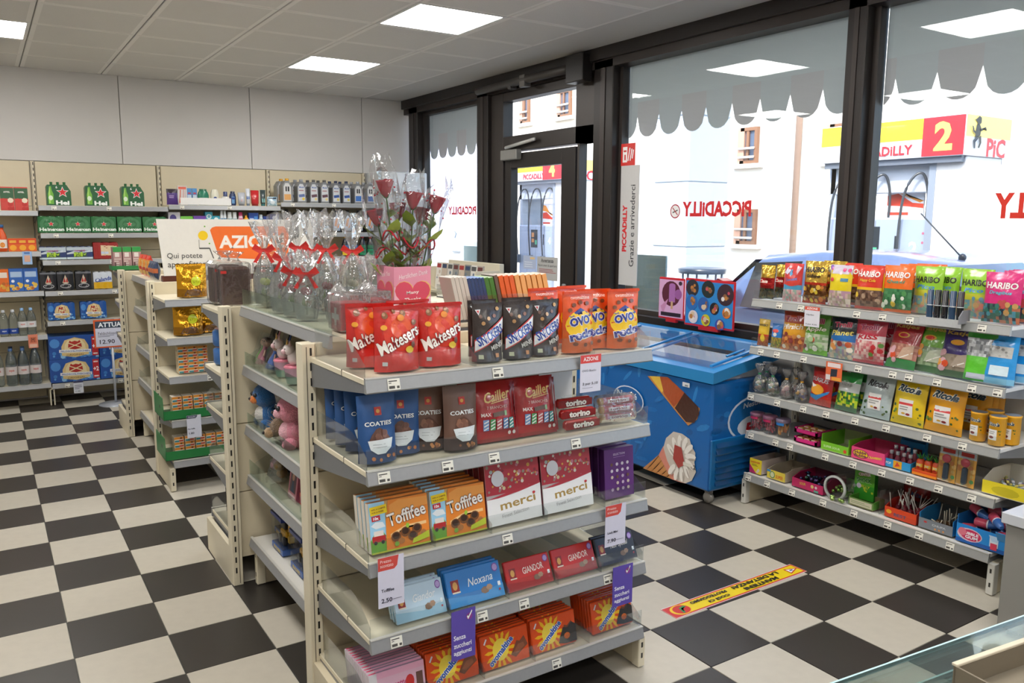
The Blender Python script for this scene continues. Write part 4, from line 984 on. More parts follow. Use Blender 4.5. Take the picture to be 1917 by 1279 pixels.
def d_pink(p):
    p.rect(0, .82, 1, 1, 'e6a8c0').rect(.0, .0, .14, 1, 'd8d4d6').text('Yogurette', .42, .5, .5, .3, 'c24a78', 0, .02, .3).ell(.72, .5, .08, .2, 'c8302e', 12).rect(.84, .3, .96, .7, '6a4a40')
carton('pinkbar', .186, .105, .0125, 'e3b6c8', d_pink, bev=.001, name='bar', side='d6d2d4', top='b9a0b8', tdeco=lambda p: p.rect(.02, .1, .14, .9, 'd8486a'))

SH = [1.213, .943, .666, .428, .175]
G_ = 'chocolate on the near end shelf'
def pe(key, px0, px1, py, Y, lev, nm, label, cat, rz=0, rx=0, group=None, dz=0):
    return put(key, (EX(px0, py, Y)+EX(px1, py, Y))/2, Y, SH[lev]+dz, rz, rx, name=nm, label=label, cat=cat, group=group)
g1 = 'pouches on the top end shelf'
def pp(key, X, Y, lev, nm, label, cat, rz=0, rx=0, group=None): return put(key, X, Y, SH[lev], rz, rx, name=nm, label=label, cat=cat, group=group)
for key, X, Y, rz, rx, lb in [
    ('malt', .826, -5.80, 0, 0, 'red malt ball pouch standing foremost at the rail corner'), ('malt', .978, -5.785, -.03, 0, 'red malt ball pouch standing next to the empty shelf gap'),
    ('malt', .785, -5.70, -.25, 0, 'red malt ball pouch turned aside behind the foremost one'), ('malt', .92, -5.70, .03, -.10, 'red malt ball pouch half hidden in the second row, showing its top'),
    ('snick', 1.138, -5.80, .02, 0, 'dark brown peanut bar pouch beside the empty shelf gap'), ('snick', 1.2535, -5.80, -.03, 0, 'dark brown peanut bar pouch in the middle of its row'),
    ('snick', 1.368, -5.79, .03, 0, 'dark brown peanut bar pouch touching the orange pouches'), ('snick', 1.175, -5.71, .06, -.03, 'dark brown peanut bar pouch behind the one at the gap'),
    ('snick', 1.315, -5.70, -.06, -.03, 'dark brown peanut bar pouch behind the middle of its row'),
    ('ovo', 1.495, -5.80, 0, 0, 'orange pouch with blue lettering next to the dark brown pouches'), ('ovo', 1.597, -5.755, -.2, 0, 'orange pouch with blue lettering squeezed in the middle'),
    ('ovo', 1.688, -5.805, -.1, 0, 'orange pouch with blue lettering at the shelf end by the freezer'), ('ovo', 1.60, -5.63, .03, -.04, 'orange pouch behind the others, only its top showing'),
    ('ovo', 1.455, -5.66, .03, -.04, 'orange pouch in the back row beside the leaning gift bars')]: pp(key, X, Y, 0, 'candy_pouch', lb, 'candy pouch', rz, rx, g1)
g2 = 'nut pouches on the second end shelf'
for key, X, Y, rz, lb in [
    ('coat_blue', .757, -5.805, -.02, 'blue coated nut pouch standing foremost near the shelf corner'), ('coat_blue', .853, -5.758, -.28, 'blue coated nut pouch turned slightly next to the dark gap'),
    ('coat_blue', .775, -5.66, -.05, 'blue coated nut pouch in the second row between two others'), ('coat_blue', .775, -5.575, -.05, 'blue coated nut pouch in the third row showing half its name'),
    ('coat_blue', .775, -5.49, -.03, 'blue coated nut pouch at the very back against the panel'), ('coat_brown', .947, -5.758, -.28, 'brown coated nut pouch turned towards the dark gap'),
    ('coat_brown', 1.036, -5.81, 0, 'brown coated nut pouch facing straight beside the red bags'), ('coat_brown', 1.0, -5.62, 0, 'brown coated nut pouch hidden behind the front pair')]: pp(key, X, Y, 1, 'nut_pouch', lb, 'nut pouch', rz, -.05, g2)
g3 = 'red chocolate bags'
for X, Y, lb in [(1.176, -5.80, 'red bag of branch chocolates leaning beside the brown pouch'), (1.336, -5.80, 'red bag of branch chocolates leaning beside the thin rolls'), (1.165, -5.73, 'red bag of branch chocolates behind, next to the brown pouch'), (1.325, -5.73, 'red bag of branch chocolates behind, in front of the white sheet')]: pp('cailler', X, Y, 1, 'chocolate_bag', lb, 'chocolate bag', -.03, -.2, g3)
xx = 1.50
for k in range(3): put('torino', xx+.004*k, -5.825+.018*(2-k) if k else -5.79, SH[1]+.003+.034*(2-k) if k else SH[1]+.072, name='chocolate_roll', label='thin red chocolate roll, %s of the loose stack of three' % ('topmost', 'middle one', 'lowest')[k], cat='chocolate bar', group='loose red chocolate rolls')
put('torino_pack', 1.672, -5.825, SH[1]+.004, -.1, -.25, name='roll_pack', label='clear pack of three pink chocolate rolls at the shelf end', cat='candy pack')
for px, Y, lb in ((1068, -5.70, 'clear plastic pusher standing behind the thin red rolls'), (1146, -5.74, 'clear plastic pusher standing behind the pink roll pack')):
    mb = MB(); mb.prism([(-.035, 0), (-.035, .07), (-.028, .09), (.028, .09), (.035, .07), (.035, 0)], 'y', 0, .003, 'fff'); mb.box(-.035, .035, .003, .08, 0, .003, 'fff'); mb.box(-.03, -.027, .003, .02, .003, .08, 'fff'); mb.box(.027, .03, .003, .02, .003, .08, 'fff')
    tag(obj('shelf_pusher', mb, ACRY, None, T(EX(px, 790, Y), Y, SH[1]+.004)), lb, 'shelf pusher')
# third shelf
for xc, n, lb in ((.817, 4, 'rail corner'), (1.020, 5, 'white gift boxes')):
    for k in range(n):
        put('toff', xc, -5.835+.030*k, SH[2]+.001, 0, -.16, name='caramel_box', label=('foremost orange caramel box in the row nearest the %s' % lb) if k == 0 else 'orange caramel box standing behind the foremost one nearest the %s' % lb, cat='candy box', group='caramel boxes nearest the %s' % lb)
for xc, lb in ((1.229, 'caramel boxes'), (1.447, 'purple boxes')):
    for k in range(4):
        put('merci', xc, -5.835+.038*k, SH[2]+.001, 0, -.16, name='gift_box', label=('foremost white and red gift chocolate box next to the %s' % lb) if k == 0 else 'white and red gift chocolate box behind the foremost, next to the %s' % lb, cat='candy box', group='gift boxes next to the %s' % lb)
for k in range(6):
    put('purple', 1.682, -5.825+.036*k, SH[2]+.001, 0, -.08, name='praline_box', label='foremost purple praline box with rows of chocolates' if k == 0 else 'purple praline box standing behind the foremost purple one', cat='candy box', group='purple praline boxes')
# fourth shelf
for key, xc, n, lb in (('bar_white', .880, 3, 'pale blue'), ('bar_blue', 1.080, 3, 'bright blue'), ('bar_red', 1.288, 1, 'red'), ('bar_red', 1.480, 1, 'red2'), ('bar_black', 1.668, 2, 'black')):
    for k in range(n):
        lbl = {'pale blue': 'pale blue chocolate bar', 'bright blue': 'bright blue chocolate bar', 'red': 'red chocolate bar leaning next to the bright blue bars', 'red2': 'red chocolate bar leaning next to the black bars', 'black': 'black chocolate bar'}[lb]
        if n > 1: lbl += (' foremost in its slot on the fourth shelf', ' second in its slot on the fourth shelf', ' hindmost in its slot on the fourth shelf')[k]
        put(key, xc, -5.845+.020*k, SH[3]+.001, 0, -.42, name='chocolate_bar', label=lbl, cat='chocolate bar', group='chocolate bars on the fourth end shelf')
# bottom shelf
def stack(key, xc, n, lb, dy=.0165, Y0=-5.84, gap=None):
    for k in range(n):
        Y = Y0+dy*k+(.02 if gap and k >= gap else 0)
        put(key, xc, Y, SH[4]+.001+.002*(k % 3 == 1), 0, -.20, name='chocolate_bar', label=('foremost %s' % lb) if k == 0 else 'bar packed behind the foremost %s' % lb, cat='chocolate bar', group=lb)
stack('pinkbar', .800, 12, 'pink yogurt bar beside the shelf corner')
stack('ovobar', .994, 10, 'orange malt bar next to the pink bars')
stack('ovobar', 1.194, 9, 'orange malt bar in the second orange row')
stack('ovobar2', 1.394, 9, 'orange malt bar with dark pieces in the middle row', gap=5)
stack('ovobar2', 1.655, 8, 'orange malt bar with dark pieces at the shelf end')
# hanging cards
def card(label, px0, py0, px1, py1, Y, base, deco, nm='price_card'):
    a = hitY(px0, py0, Y); b_ = hitY(px1, py1, Y); wd, ht = b_.x-a.x, a.z-b_.z
    r = thing(nm, label, 'price card', T(a.x, Y, b_.z))
    mb = MB(); mb.box(0, wd, 0, .0015, 0, ht, base); obj('card', mb, MATT, r)
    pr = Print(plane_map((0, 0, 0), (wd, 0, 0), (0, 0, ht), (0, -1, 0)), wd, ht, sub=2); deco(pr); obj('print', pr.mb, MATT, r)
    mb = MB(); mb.box(wd*.3, wd*.7, .0015, .004, ht-.012, ht+.012, 'e8eef0'); obj('clip', mb, ACRY, r)
def d_azi(p): p.rect(0, .78, 1, 1, 'd84a48').text('AZIONE', .5, .89, .72, .11, 'f6eeee', 0, .02).text('OVO Rocks', .42, .58, .68, .06, '444455').text('2 per 5.10', .48, .22, .74, .09, '33333f', 0, .01).rect(.1, .11, .6, .12, '77778a')
card('white and red action price card hanging below the orange pouches', 1087, 666, 1124, 731, -5.893, 'd9d8e6', d_azi)
def d_pre(t1, pr_):
    def d(p): p.poly([(0, .74), (.62, .74), (.74, .80), (.8, 1), (0, 1)], 'cf4a40').text('Prezzo', .30, .92, .42, .06, 'f4dcd8').text('scontato', .34, .83, .50, .055, 'f4dcd8').text(t1, .36, .34, .5, None, '333344', 0, .02).text(pr_, .32, .14, .42, .09, '26263a', 0, .02).rect(.55, .13, .9, .14, '66667a')
    return d
card('white price card with red corner hanging below the caramel boxes', 707, 1047, 757, 1128, -5.893, 'd6d4e4', d_pre('Toffifee', '2.50'))
card('white price card with red corner hanging below the purple boxes', 1134, 949, 1170, 1016, -5.893, 'd6d4e4', d_pre('Lindt Mini', '7.90'))
def d_senza(p): p.text('Senza', .34, .46, .5, .10, 'f0eef8', 0, .02).text('zuccheri', .46, .30, .74, .10, 'f0eef8', 0, .02).text('aggiunti', .46, .14, .74, .11, 'f0eef8', 0, .02).ell(.74, .84, .13, None, '8a3a8a', 16).poly([(.64, .84), (.69, .78), (.86, .93), (.84, .96), (.70, .83), (.67, .87)], 'ffffff')
card('purple sugar-free card hanging above the orange bars near the pink bars', 845, 1148, 890, 1226, -5.893, '5d4aa6', d_senza)
card('purple sugar-free card hanging above the orange bars at the shelf end', 1148, 1064, 1183, 1127, -5.893, '5d4aa6', d_senza)
# white sheet added for the bright light on the end shelf's back panel
mb = MB(); a = hitY(870, 745, -5.46); b_ = hitY(1083, 694, -5.46); mb.box(a.x, 1.735, -5.46, -5.455, .945, 1.115, 'e6e6ea'); mb.box(a.x, 1.735, -5.455, -5.43, .945, .948, 'dcdce0')
tag(obj('lit_panel_sheet', mb, MATT), 'added white sheet for bright light on the end shelf back panel', 'board')
# ================================================================== near block: gifts, roses, toys
ZT = 1.279
def wrapped(key, vase, r, hn, ht, ribbon='d8302a', flare=1.2, content=None):
    """gift in gathered cellophane: radius r, neck height hn, top height ht"""
    def fn():
        rr = random.Random(sum(map(ord, key)))
        core = MB(); glassm = MB(); vase(core, glassm)
        wr = MB(); n = 14; rows = []
        prof = [(0, .92), (.25, 1.08), (.55, 1.02), (.8, .62), (.94, .26), (1.0, .16)]
        for t, k in prof: rows.append([(r*k*(1+.07*math.sin(5*i+t*9)), hn*t) for i in range(n)])
        for t, k in ((.25, .42), (.6, flare*.75), (1.0, flare)): rows.append([(r*k*(1+.28*math.sin(i*2.6+rr.random())), hn+(ht-hn)*(t+.16*rr.uniform(-1, 1)*(t > .5))) for i in range(n)])
        v = []; f = []
        for row in rows:
            for i, (q, z) in enumerate(row):
                a = 2*math.pi*i/n+rr.uniform(-.08, .08); v.append((q*math.cos(a), q*math.sin(a), z))
        for j in range(len(rows)-1):
            for i in range(n): f.append((j*n+i, j*n+(i+1) % n, (j+1)*n+(i+1) % n, (j+1)*n+i))
        wr.mesh_(v, f, 'fff', False)
        out = [('gift', core, GLASSY), ('glass', glassm, VGLASS), ('wrap', wr, CELLO)]
        if ribbon:
            rb = MB(); rb.lathe([(r*.20, hn-.008), (r*.22, hn), (r*.20, hn+.008)], 10, ribbon)
            for s in (-1, 1):
                rb.mesh_([(0, -r*.22, hn), (s*.035, -r*.3, hn+.028), (s*.05, -r*.3, hn+.005), (s*.02, -r*.3, hn-.012), (s*.045, -r*.34, hn-.05), (s*.03, -r*.34, hn-.055), (s*.008, -r*.3, hn-.01)], [(0, 3, 2, 1), (0, 6, 5, 4, 3)] if s < 0 else [(0, 1, 2, 3), (0, 3, 4, 5, 6)], ribbon)
            out.append(('ribbon', rb, FABR2))
        return out
    kind(key, fn)
VGLASS = clear('vase_glass', (.86, .90, .88), .06, .04, haze=.04, edge=.6)
GLASSY = mat('gift_glaze', .15, coat=.5, noise=.05)
FABR2 = mat('satin_ribbon', .35, noise=.05)
def v_vase(flow, stemc='4a6a3a', glass='8f9c98'):
    def f(mb, gm):
        gm.lathe([(.030, 0), (.036, .05), (.030, .12), (.036, .17)], 14, glass)
        mb.tube([(0, 0, .01), (.004, -.004, .13)], .003, 5, stemc)
        for k in range(5): a = k*1.257; mb.ball((.010*math.cos(a), .010*math.sin(a)-.006, .105+.004*(k % 2)), .014, flow, 8, 6)
        for k in range(3): a = k*2.1; mb.face([(0, 0, .03), (.022*math.cos(a+.4), .022*math.sin(a+.4), .06), (.018*math.cos(a), .018*math.sin(a), .09), (.022*math.cos(a-.4), .022*math.sin(a-.4), .06)], '7a9450')
        mb.lathe([(.024, .002), (.026, .012), (.0002, .016)], 10, 'b8a89a')
    return f
def v_jar(c1='e8b8b4', c2='d8d0cc'):
    def f(mb, gm):
        gm.lathe([(.043, 0), (.043, .085)], 14, 'fff')
        mb.lathe([(.040, 0, c1), (.042, .01, c1), (.042, .035, c2), (.042, .07, c2), (.034, .08, c2), (.036, .095, 'cfcfcf')], 14, c1)
    return f
wrapped('gift_lime', v_vase('c4d23a'), .045, .24, .36)
wrapped('gift_red', v_vase('9c2630', glass='96a29e'), .048, .25, .40)
wrapped('gift_rose', v_vase('b03a48', glass='a8b0ac'), .050, .215, .38, flare=1.35)
wrapped('gift_ivory', v_vase('d8d0b0', glass='8a9894'), .046, .24, .40, flare=1.25)
wrapped('gift_small', v_vase('a02834', glass='98a4a0'), .042, .17, .25)
wrapped('gift_jar', v_jar(), .050, .14, .24, ribbon=None, flare=.9)
gl = [('gift_lime', .835, -4.46, 'wrapped glass gift with lime flower at the end of the gift row'), ('gift_red', .975, -4.47, 'wrapped tall glass gift with dark red flower behind the lime one'),
      ('gift_rose', .835, -4.70, 'wrapped glass gift with the big red bow in the middle of the row'), ('gift_ivory', .995, -4.63, 'wrapped tall glass gift with ivory flower behind the big bow'),
      ('gift_red', .985, -4.80, 'wrapped tall glass gift with flared top near the rose box'), ('gift_small', .825, -4.86, 'small wrapped glass gift with dark red flower at the glass guard'),
      ('gift_small', .83, -5.00, 'small wrapped glass gift with low red bow next to red boxes'), ('gift_ivory', 1.13, -4.72, 'wrapped tall glass gift farthest from the guard near oil bottles'),
      ('gift_jar', .925, -5.08, 'wrapped pale pink jar standing next to the small bow'), ('gift_jar', 1.03, -5.13, 'wrapped pale pink jar between two others behind red boxes'), ('gift_jar', 1.08, -4.98, 'wrapped pale pink jar beside the pink rose box')]
for k, X, Y, lb in gl: put(k, X, Y, ZT, rz=R_.uniform(-.5, .2), name='wrapped_gift', label=lb, cat='gift', group='cellophane wrapped gifts')
# red gift boxes with a white cross in clear sleeves
def d_cross(p): p.rect(.40, .18, .60, .82, 'eee8e4').rect(.18, .40, .82, .60, 'eee8e4')
def redbox():
    mb = MB(); mb.box(-.05, .05, 0, .10, 0, .095, 'b3202a', .003)
    pr = Print(plane_map((-.05, .10, 0), (0, -.10, 0), (0, 0, .095), (-1, 0, 0)), .10, .095, sub=2); d_cross(pr)
    m2 = MB(); m2.box(-.056, .056, -.006, .106, 0, .125, 'fff', .004)
    return [('red_box', mb, PAPER), ('cross_print', pr.mb, PAPER), ('sleeve', m2, CELLO)]
kind('redbox', redbox)
put('redbox', .86, -5.40, ZT, name='red_gift_box', label='red gift box with white cross at the shelf corner', cat='gift box', group='red gift boxes')
put('redbox', .97, -5.33, ZT, .05, name='red_gift_box', label='red gift box in clear sleeve under the pale pink jars', cat='gift box', group='red gift boxes')
# dark bark-like pack beside
carton('brownpack', .09, .10, .07, '6a5d55', lambda p: p.rect(.1, .1, .9, .4, '8d8078'), material=FILM)
put('brownpack', 1.14, -4.47, ZT, name='coffee_pack', label='small grey brown pack behind the wrapped jars', cat='pack')
# --- pink box of roses
r = thing('rose_box', 'pink cardboard box with hearts and thank-you writing holding roses', 'box', T(1.05, -5.30, ZT))
W, D, H = .148, .148, .205
mb = MB()
for x0, x1, y0, y1 in ((0, W, 0, .003), (0, W, D-.003, D), (0, .003, .003, D-.003), (W-.003, W, .003, D-.003)): mb.box(x0, x1, y0, y1, 0, H, 'dc8fa2')
mb.box(0, W, 0, D, 0, .003, 'dc8fa2'); obj('carton', mb, PAPER, r)
def heart(p, cu, cv, s, col):
    P = []
    for i in range(28):
        t = 2*math.pi*i/28; P.append((cu+s*.062*16*math.sin(t)**3/1.0, cv+s*.058*(13*math.cos(t)-5*math.cos(2*t)-2*math.cos(3*t)-math.cos(4*t))*p.w/p.h))
    p.poly(P, col)
pr = Print(plane_map((0, 0, 0), (W, 0, 0), (0, 0, H), (0, -1, 0)), W, H, sub=2)
pr.rect(0, 0, 1, 1, 'e59ab0').poly([(0, 0), (1, 0), (1, .45), (0, .65)], 'f0c0cc'); heart(pr, .52, .50, .50, 'e8c070'); heart(pr, .50, .50, .48, 'd94f66')
pr.text('Many', .5, .54, .34, .07, 'f6e9e2', 4, .02).text('Thanks', .5, .42, .44, .075, 'f6e9e2', 4, .02).text('Herzlichen Dank', .52, .86, .8, .08, 'f7e2e6', 9, .01, .3)
p2 = Print(plane_map((0, D, 0), (0, -D, 0), (0, 0, H), (-1, 0, 0)), D, H, sub=2)
p2.rect(0, 0, 1, 1, 'd98aa0'); heart(p2, .50, .50, .50, 'dcae6a'); heart(p2, .48, .50, .48, 'cf4a60'); p2.text('Grazie', .5, .54, .40, .07, 'f0dfd8', 0, .02).text('Mille', .5, .42, .34, .07, 'f0dfd8', 0, .02).text('Thank You', .5, .86, .6, .08, 'f0d6da', 6, .01, .3)
pr.mb.add(p2.mb); obj('print', pr.mb, PAPER, r)
def rose(px, py, Y, bx, by, n, label):
    q = hitY(px, py, Y); base = Vector((1.05+.045+bx*.4, -5.30+.045+by*.4, ZT+.02))
    t = thing('wrapped_rose', label, 'rose', T(*base), 'single roses in the pink box'); q = q-base
    d = q.normalized(); M = Matrix.Translation(q) @ d.to_track_quat('Z', 'Y').to_matrix().to_4x4()
    mb = MB(); mb.tube([(0, 0, 0), q*.5+Vector((.006, .004, 0)), q-d*.02], .0028, 6, '4e6b3c'); obj('stem', mb, MATT, t)
    mb = MB()
    for k in range(11):
        a = k*2.4; rr = .007+.0016*k; w_ = .012+.0011*k; hh = .030-.0006*k
        c = Vector((rr*math.cos(a), rr*math.sin(a), -.022)); tx = Vector((-math.sin(a), math.cos(a), 0)); o_ = Vector((math.cos(a), math.sin(a), 0))
        col = ['a81f2c', 'b82a38', 'c43846'][k % 3]
        mb.mesh_([c-tx*w_*.5-o_*.003, c+tx*w_*.5-o_*.003, c+tx*w_+o_*.004+Vector((0, 0, hh*.7)), c+o_*.010+Vector((0, 0, hh)), c-tx*w_+o_*.004+Vector((0, 0, hh*.7))], [(0, 1, 2, 3, 4), (4, 3, 2, 1, 0)], col, True)
    mb.v, mb.f, mb.c, mb.sm = [], [], [], []
    mb.lathe([(.003, -.030), (.010, -.022), (.0155, -.008), (.0185, .006), (.0205, .010), (.017, .009), (.012, -.004), (.002, -.008)], 12, 'b0283a')
    for k in range(9):
        a = k*2.4; rr = .004+.0014*k; hh = .016-.0006*k; tx = Vector((-math.sin(a), math.cos(a), 0)); o_ = Vector((math.cos(a), math.sin(a), 0)); c = o_*rr+Vector((0, 0, -.006)); w_ = .006+.0009*k
        mb.mesh_([c-tx*w_*.6, c+tx*w_*.6, c+tx*w_+o_*.003+Vector((0, 0, hh)), c+o_*.006+Vector((0, 0, hh+.003)), c-tx*w_+o_*.003+Vector((0, 0, hh))], [(0, 1, 2, 3, 4), (4, 3, 2, 1, 0)], ['a81f30', 'bd3044', 'cc4456'][k % 3], True)
    bl = obj('bloom', mb, MATT, t, M @ Matrix.Scale(1.55, 4))
    mb = MB()
    for k in range(5):
        a = k*1.257; mb.face([(.004*math.cos(a-.6), .004*math.sin(a-.6), -.032), (.020*math.cos(a), .020*math.sin(a), -.018), (.004*math.cos(a+.6), .004*math.sin(a+.6), -.032)], '4c6e38')
    obj('sepal', mb, MATT, bl)
    for k in range(4):
        c = q*(.36+.13*k); a = n*1.7+k*2.3; o_ = Vector((math.cos(a), math.sin(a), .75)).normalized(); s_ = o_.cross(Vector((0, 0, 1))).normalized()
        mb = MB(); L = .10; mb.mesh_([c, c+o_*L*.35+s_*.024, c+o_*L*.7+s_*.020, c+o_*L, c+o_*L*.7-s_*.020, c+o_*L*.35-s_*.024, c+o_*L*.5-Vector((0, 0, .006))], [(0, 1, 6), (1, 2, 6), (2, 3, 6), (3, 4, 6), (4, 5, 6), (5, 0, 6)], ['93b048', '84a23e', 'a0bc56', '7d9a3c'][k], True); obj('leaf', mb, MATT, t)
    wr = MB(); K = 10; v = []; f = []
    S = [(0, .012), (.35, .022), (.7, .034), (.90, .046), (1.10, .044), (1.20, .030)]
    for j, (s_, rad) in enumerate(S):
        c = q*s_
        for i in range(K):
            a = 2*math.pi*i/K; k = 1+.18*math.sin(3*i+j*2+n); v.append((c.x+rad*k*math.cos(a), c.y+rad*k*math.sin(a), c.z+(.02*math.sin(i*2.2) if j == 5 else 0)))
    for j in range(len(S)-1):
        for i in range(K): f.append((j*K+i, j*K+(i+1) % K, (j+1)*K+(i+1) % K, (j+1)*K+i))
    wr.mesh_(v, f, 'fff'); sl = obj('sleeve', wr, WRAP, t)
    dots = MB()
    for k in range(16):
        j = R_.uniform(.35, 1.1); a = R_.uniform(0, 6.28); rad = .028+.012*j; c = q*j+Vector((rad*math.cos(a), rad*math.sin(a), 0)); dots.ball(c, .0035, 'c8283a', 6, 4)
    obj('dot_pattern', dots, PLAS, sl)
    mb = MB(); c = q*.62
    for k in range(7): mb.tube([c+Vector((.03*math.cos(a), .03*math.sin(a), .02*math.sin(a*2+n))) for a in (k*.9, k*.9+.5, k*.9+.9)], .0035, 5, 'c42434')
    obj('ribbon', mb, FABR2, t)
for i, (px, py, Y, bx, by, lb) in enumerate([(720, 345, -5.24, .03, .06, 'wrapped red rose standing tallest over the oil bottles'), (745, 388, -5.20, .06, .10, 'wrapped pink-red rose half hidden between taller ones'), (774, 368, -5.25, .08, .05, 'wrapped red rose in the middle of the pink box'),
      (790, 398, -5.20, .10, .10, 'wrapped red rose low behind the middle bloom'), (818, 376, -5.26, .12, .05, 'wrapped red rose leaning towards the corner window'), (703, 400, -5.19, .02, .11, 'wrapped red rose leaning low towards the gifts')]): rose(px, py, Y, bx, by, i, lb)
# --- leaning gift bars on the window side of the near block
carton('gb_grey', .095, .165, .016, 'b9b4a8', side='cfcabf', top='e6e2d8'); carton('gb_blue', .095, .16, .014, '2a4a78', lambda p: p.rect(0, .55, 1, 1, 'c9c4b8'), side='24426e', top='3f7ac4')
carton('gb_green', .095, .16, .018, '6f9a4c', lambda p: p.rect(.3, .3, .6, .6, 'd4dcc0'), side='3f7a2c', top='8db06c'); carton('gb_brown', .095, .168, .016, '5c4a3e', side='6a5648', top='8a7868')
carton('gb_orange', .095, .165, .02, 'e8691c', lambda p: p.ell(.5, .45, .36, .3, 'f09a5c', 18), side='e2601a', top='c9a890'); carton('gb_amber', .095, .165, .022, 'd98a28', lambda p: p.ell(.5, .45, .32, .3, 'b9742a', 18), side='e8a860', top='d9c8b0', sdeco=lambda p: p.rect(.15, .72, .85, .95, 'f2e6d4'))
x = 1.30
for key, n, dx, nm in (('gb_grey', 4, .017, 'grey'), ('gb_blue', 5, .015, 'dark blue'), ('gb_green', 2, .022, 'green'), ('gb_brown', 1, .02, 'brown'), ('gb_orange', 3, .024, 'orange'), ('gb_amber', 6, .026, 'amber')):
    for k in range(n):
        put(key, x, -5.288, ZT, -math.pi/2, .24, name='gift_bar', label=('%s chocolate gift bar leaning in the row behind the pouches' % nm) if n > 1 else 'single brown gift bar leaning between green and orange ones', cat='chocolate bar', group=nm+' gift bars'); x += dx
# magazine rack under the corner window
q0 = hitX(798, 487, 3.55); q1 = hitX(891, 497, 3.55)
t = thing('magazine_rack', 'low cream magazine rack under the corner window', 'rack', T(3.55, (q0.y+q1.y)/2, 0)); hw = (q0.y-q1.y)/2
mb = MB(); mb.box(.25, .30, -hw, hw, 0, q0.z, CR, .004); mb.box(0, .25, -hw, -hw+.02, 0, q0.z-.06, CR, .003); mb.box(0, .25, hw-.02, hw, 0, q0.z-.06, CR, .003); obj('frame', mb, CREAM, t)
for k in range(3):
    mb = MB(); mb.box(0, .25, -hw+.02, hw-.02, .3+k*.32, .32+k*.32, CR2); obj('shelf', mb, CREAM, t)
cc = ['e8e4dc', 'c9b8a8', 'd9d4cc', '9a9a94', 'd8c4b0', '8a8a84', 'e2ded6', 'b8aca0']
for k in range(8):
    wd = 2*hw/8.6; mb = MB(); mb.box(-wd*.46, wd*.46, 0, .012, 0, .27, cc[k], .001); pr = Print(plane_map((-wd*.46, 0, 0), (wd*.92, 0, 0), (0, 0, .27), (0, -1, 0)), wd*.92, .27, sub=2); pr.rect(.1, .8, .9, .95, ['a83a3a', '3a4a6a', '5a5a5a', '6a3a3a'][k % 4]).blobs(.2, .2, .8, .7, 4, ['8a7a6a', 'c8b8a8', '6a7a8a'], .1, .2)
    o = obj('magazine', mb, PAPER, None, T(3.62, q0.y-wd*(k+.8), .965, -math.pi/2, -.12)); tag(o, 'magazine on the top tier of the rack under the corner window', 'magazine', 'magazines in the corner rack'); obj('print', pr.mb, PAPER, o)
# --- toys on the near block side
def d_doll(c1, c2):
    def fn():
        mb = MB(); mb.box(-.035, .035, 0, .006, 0, .19, c1, .002); mb.box(-.03, .03, -.004, 0, .10, .185, '3a3434')
        d = MB(); d.ball((0, -.022, .085), .018, 'c9a48c', 9, 7); d.ball((0, -.018, .094), .020, '5a4034', 8, 5, sz=.6); d.lathe([(.020, .0), (.016, .03), (.008, .062), (.010, .07)], 9, c2, (0, -.022, 0)); d.ball((.008, -.036, .088), .003, '222', 5, 4); d.ball((-.008, -.036, .088), .003, '222', 5, 4)
        for s in (-1, 1): d.tube([(s*.010, -.022, .058), (s*.026, -.026, .035)], .004, 5, 'c9a48c')
        m2 = MB(); m2.box(-.034, .034, -.045, 0, 0, .12, 'fff', .006)
        return [('back_card', mb, PAPER), ('doll', d, PLAS), ('blister', m2, ACRY)]
    return fn
kind('doll_green', d_doll('5a8a3a', '6a9a4a')); kind('doll_pink', d_doll('b4707c', 'c47a8a')); kind('doll_blue', d_doll('3c5ca0', '4a6ab4'))
SX = .80
def ps(key, px, py, z, nm, label, cat, X=SX, rz=-math.pi/2, rx=0, group=None, sc=1.0):
    return put(key, X, max(-5.30, min(-4.44, hitX(px, py, X).y)), z, rz, rx, name=nm, label=label, cat=cat, group=group, sc=sc)
z2 = 1.017
ps('doll_green', 480, 680, z2, 'doll_pack', 'green blister pack with small doll leaning at the shelf end', 'toy', rx=-.35, group='doll packs', X=.82, sc=1.15)
ps('doll_pink', 497, 685, z2, 'doll_pack', 'rose blister pack with small doll between green and blue packs', 'toy', rx=-.35, group='doll packs', X=.82, sc=1.15)
ps('doll_blue', 516, 693, z2, 'doll_pack', 'blue blister pack with small doll next to the animal cups', 'toy', rx=-.35, group='doll packs', X=.82, sc=1.15)
def unicup():
    mb = MB(); mb.lathe([(.030, 0, '8ab4a8'), (.036, .03, 'c9a0b4'), (.040, .062, 'd88a9c'), (.042, .066, 'd8788c'), (.036, .072, 'e0a0ac')], 14, 'a8c4bc')
    u = MB(); u.ball((0, 0, .10), .026, 'e4d6d4', 10, 7, sz=1.2); u.ball((0, -.020, .135), .022, 'e8dcda', 10, 7); u.ball((0, -.040, .128), .011, 'e0b8bc', 8, 5)
    for s in (-1, 1): u.lathe([(.007, 0), (.001, .02)], 6, 'd8b8b8', (s*.012, -.018, .150)); u.ball((s*.009, -.038, .139), .0028, '222', 5, 4)
    u.lathe([(.005, 0), (.0006, .026)], 6, 'd8b060', (0, -.026, .153))
    return [('cup', mb, PLAS), ('animal', u, PLAS)]
kind('unicup', unicup)
ps('unicup', 532, 705, z2, 'animal_cup', 'pastel cup with white unicorn figure next to the blue doll', 'toy', X=.82, group='unicorn cups')
ps('unicup', 552, 713, z2, 'animal_cup', 'pastel cup with white unicorn figure nearest the upright', 'toy', X=.81, group='unicorn cups')
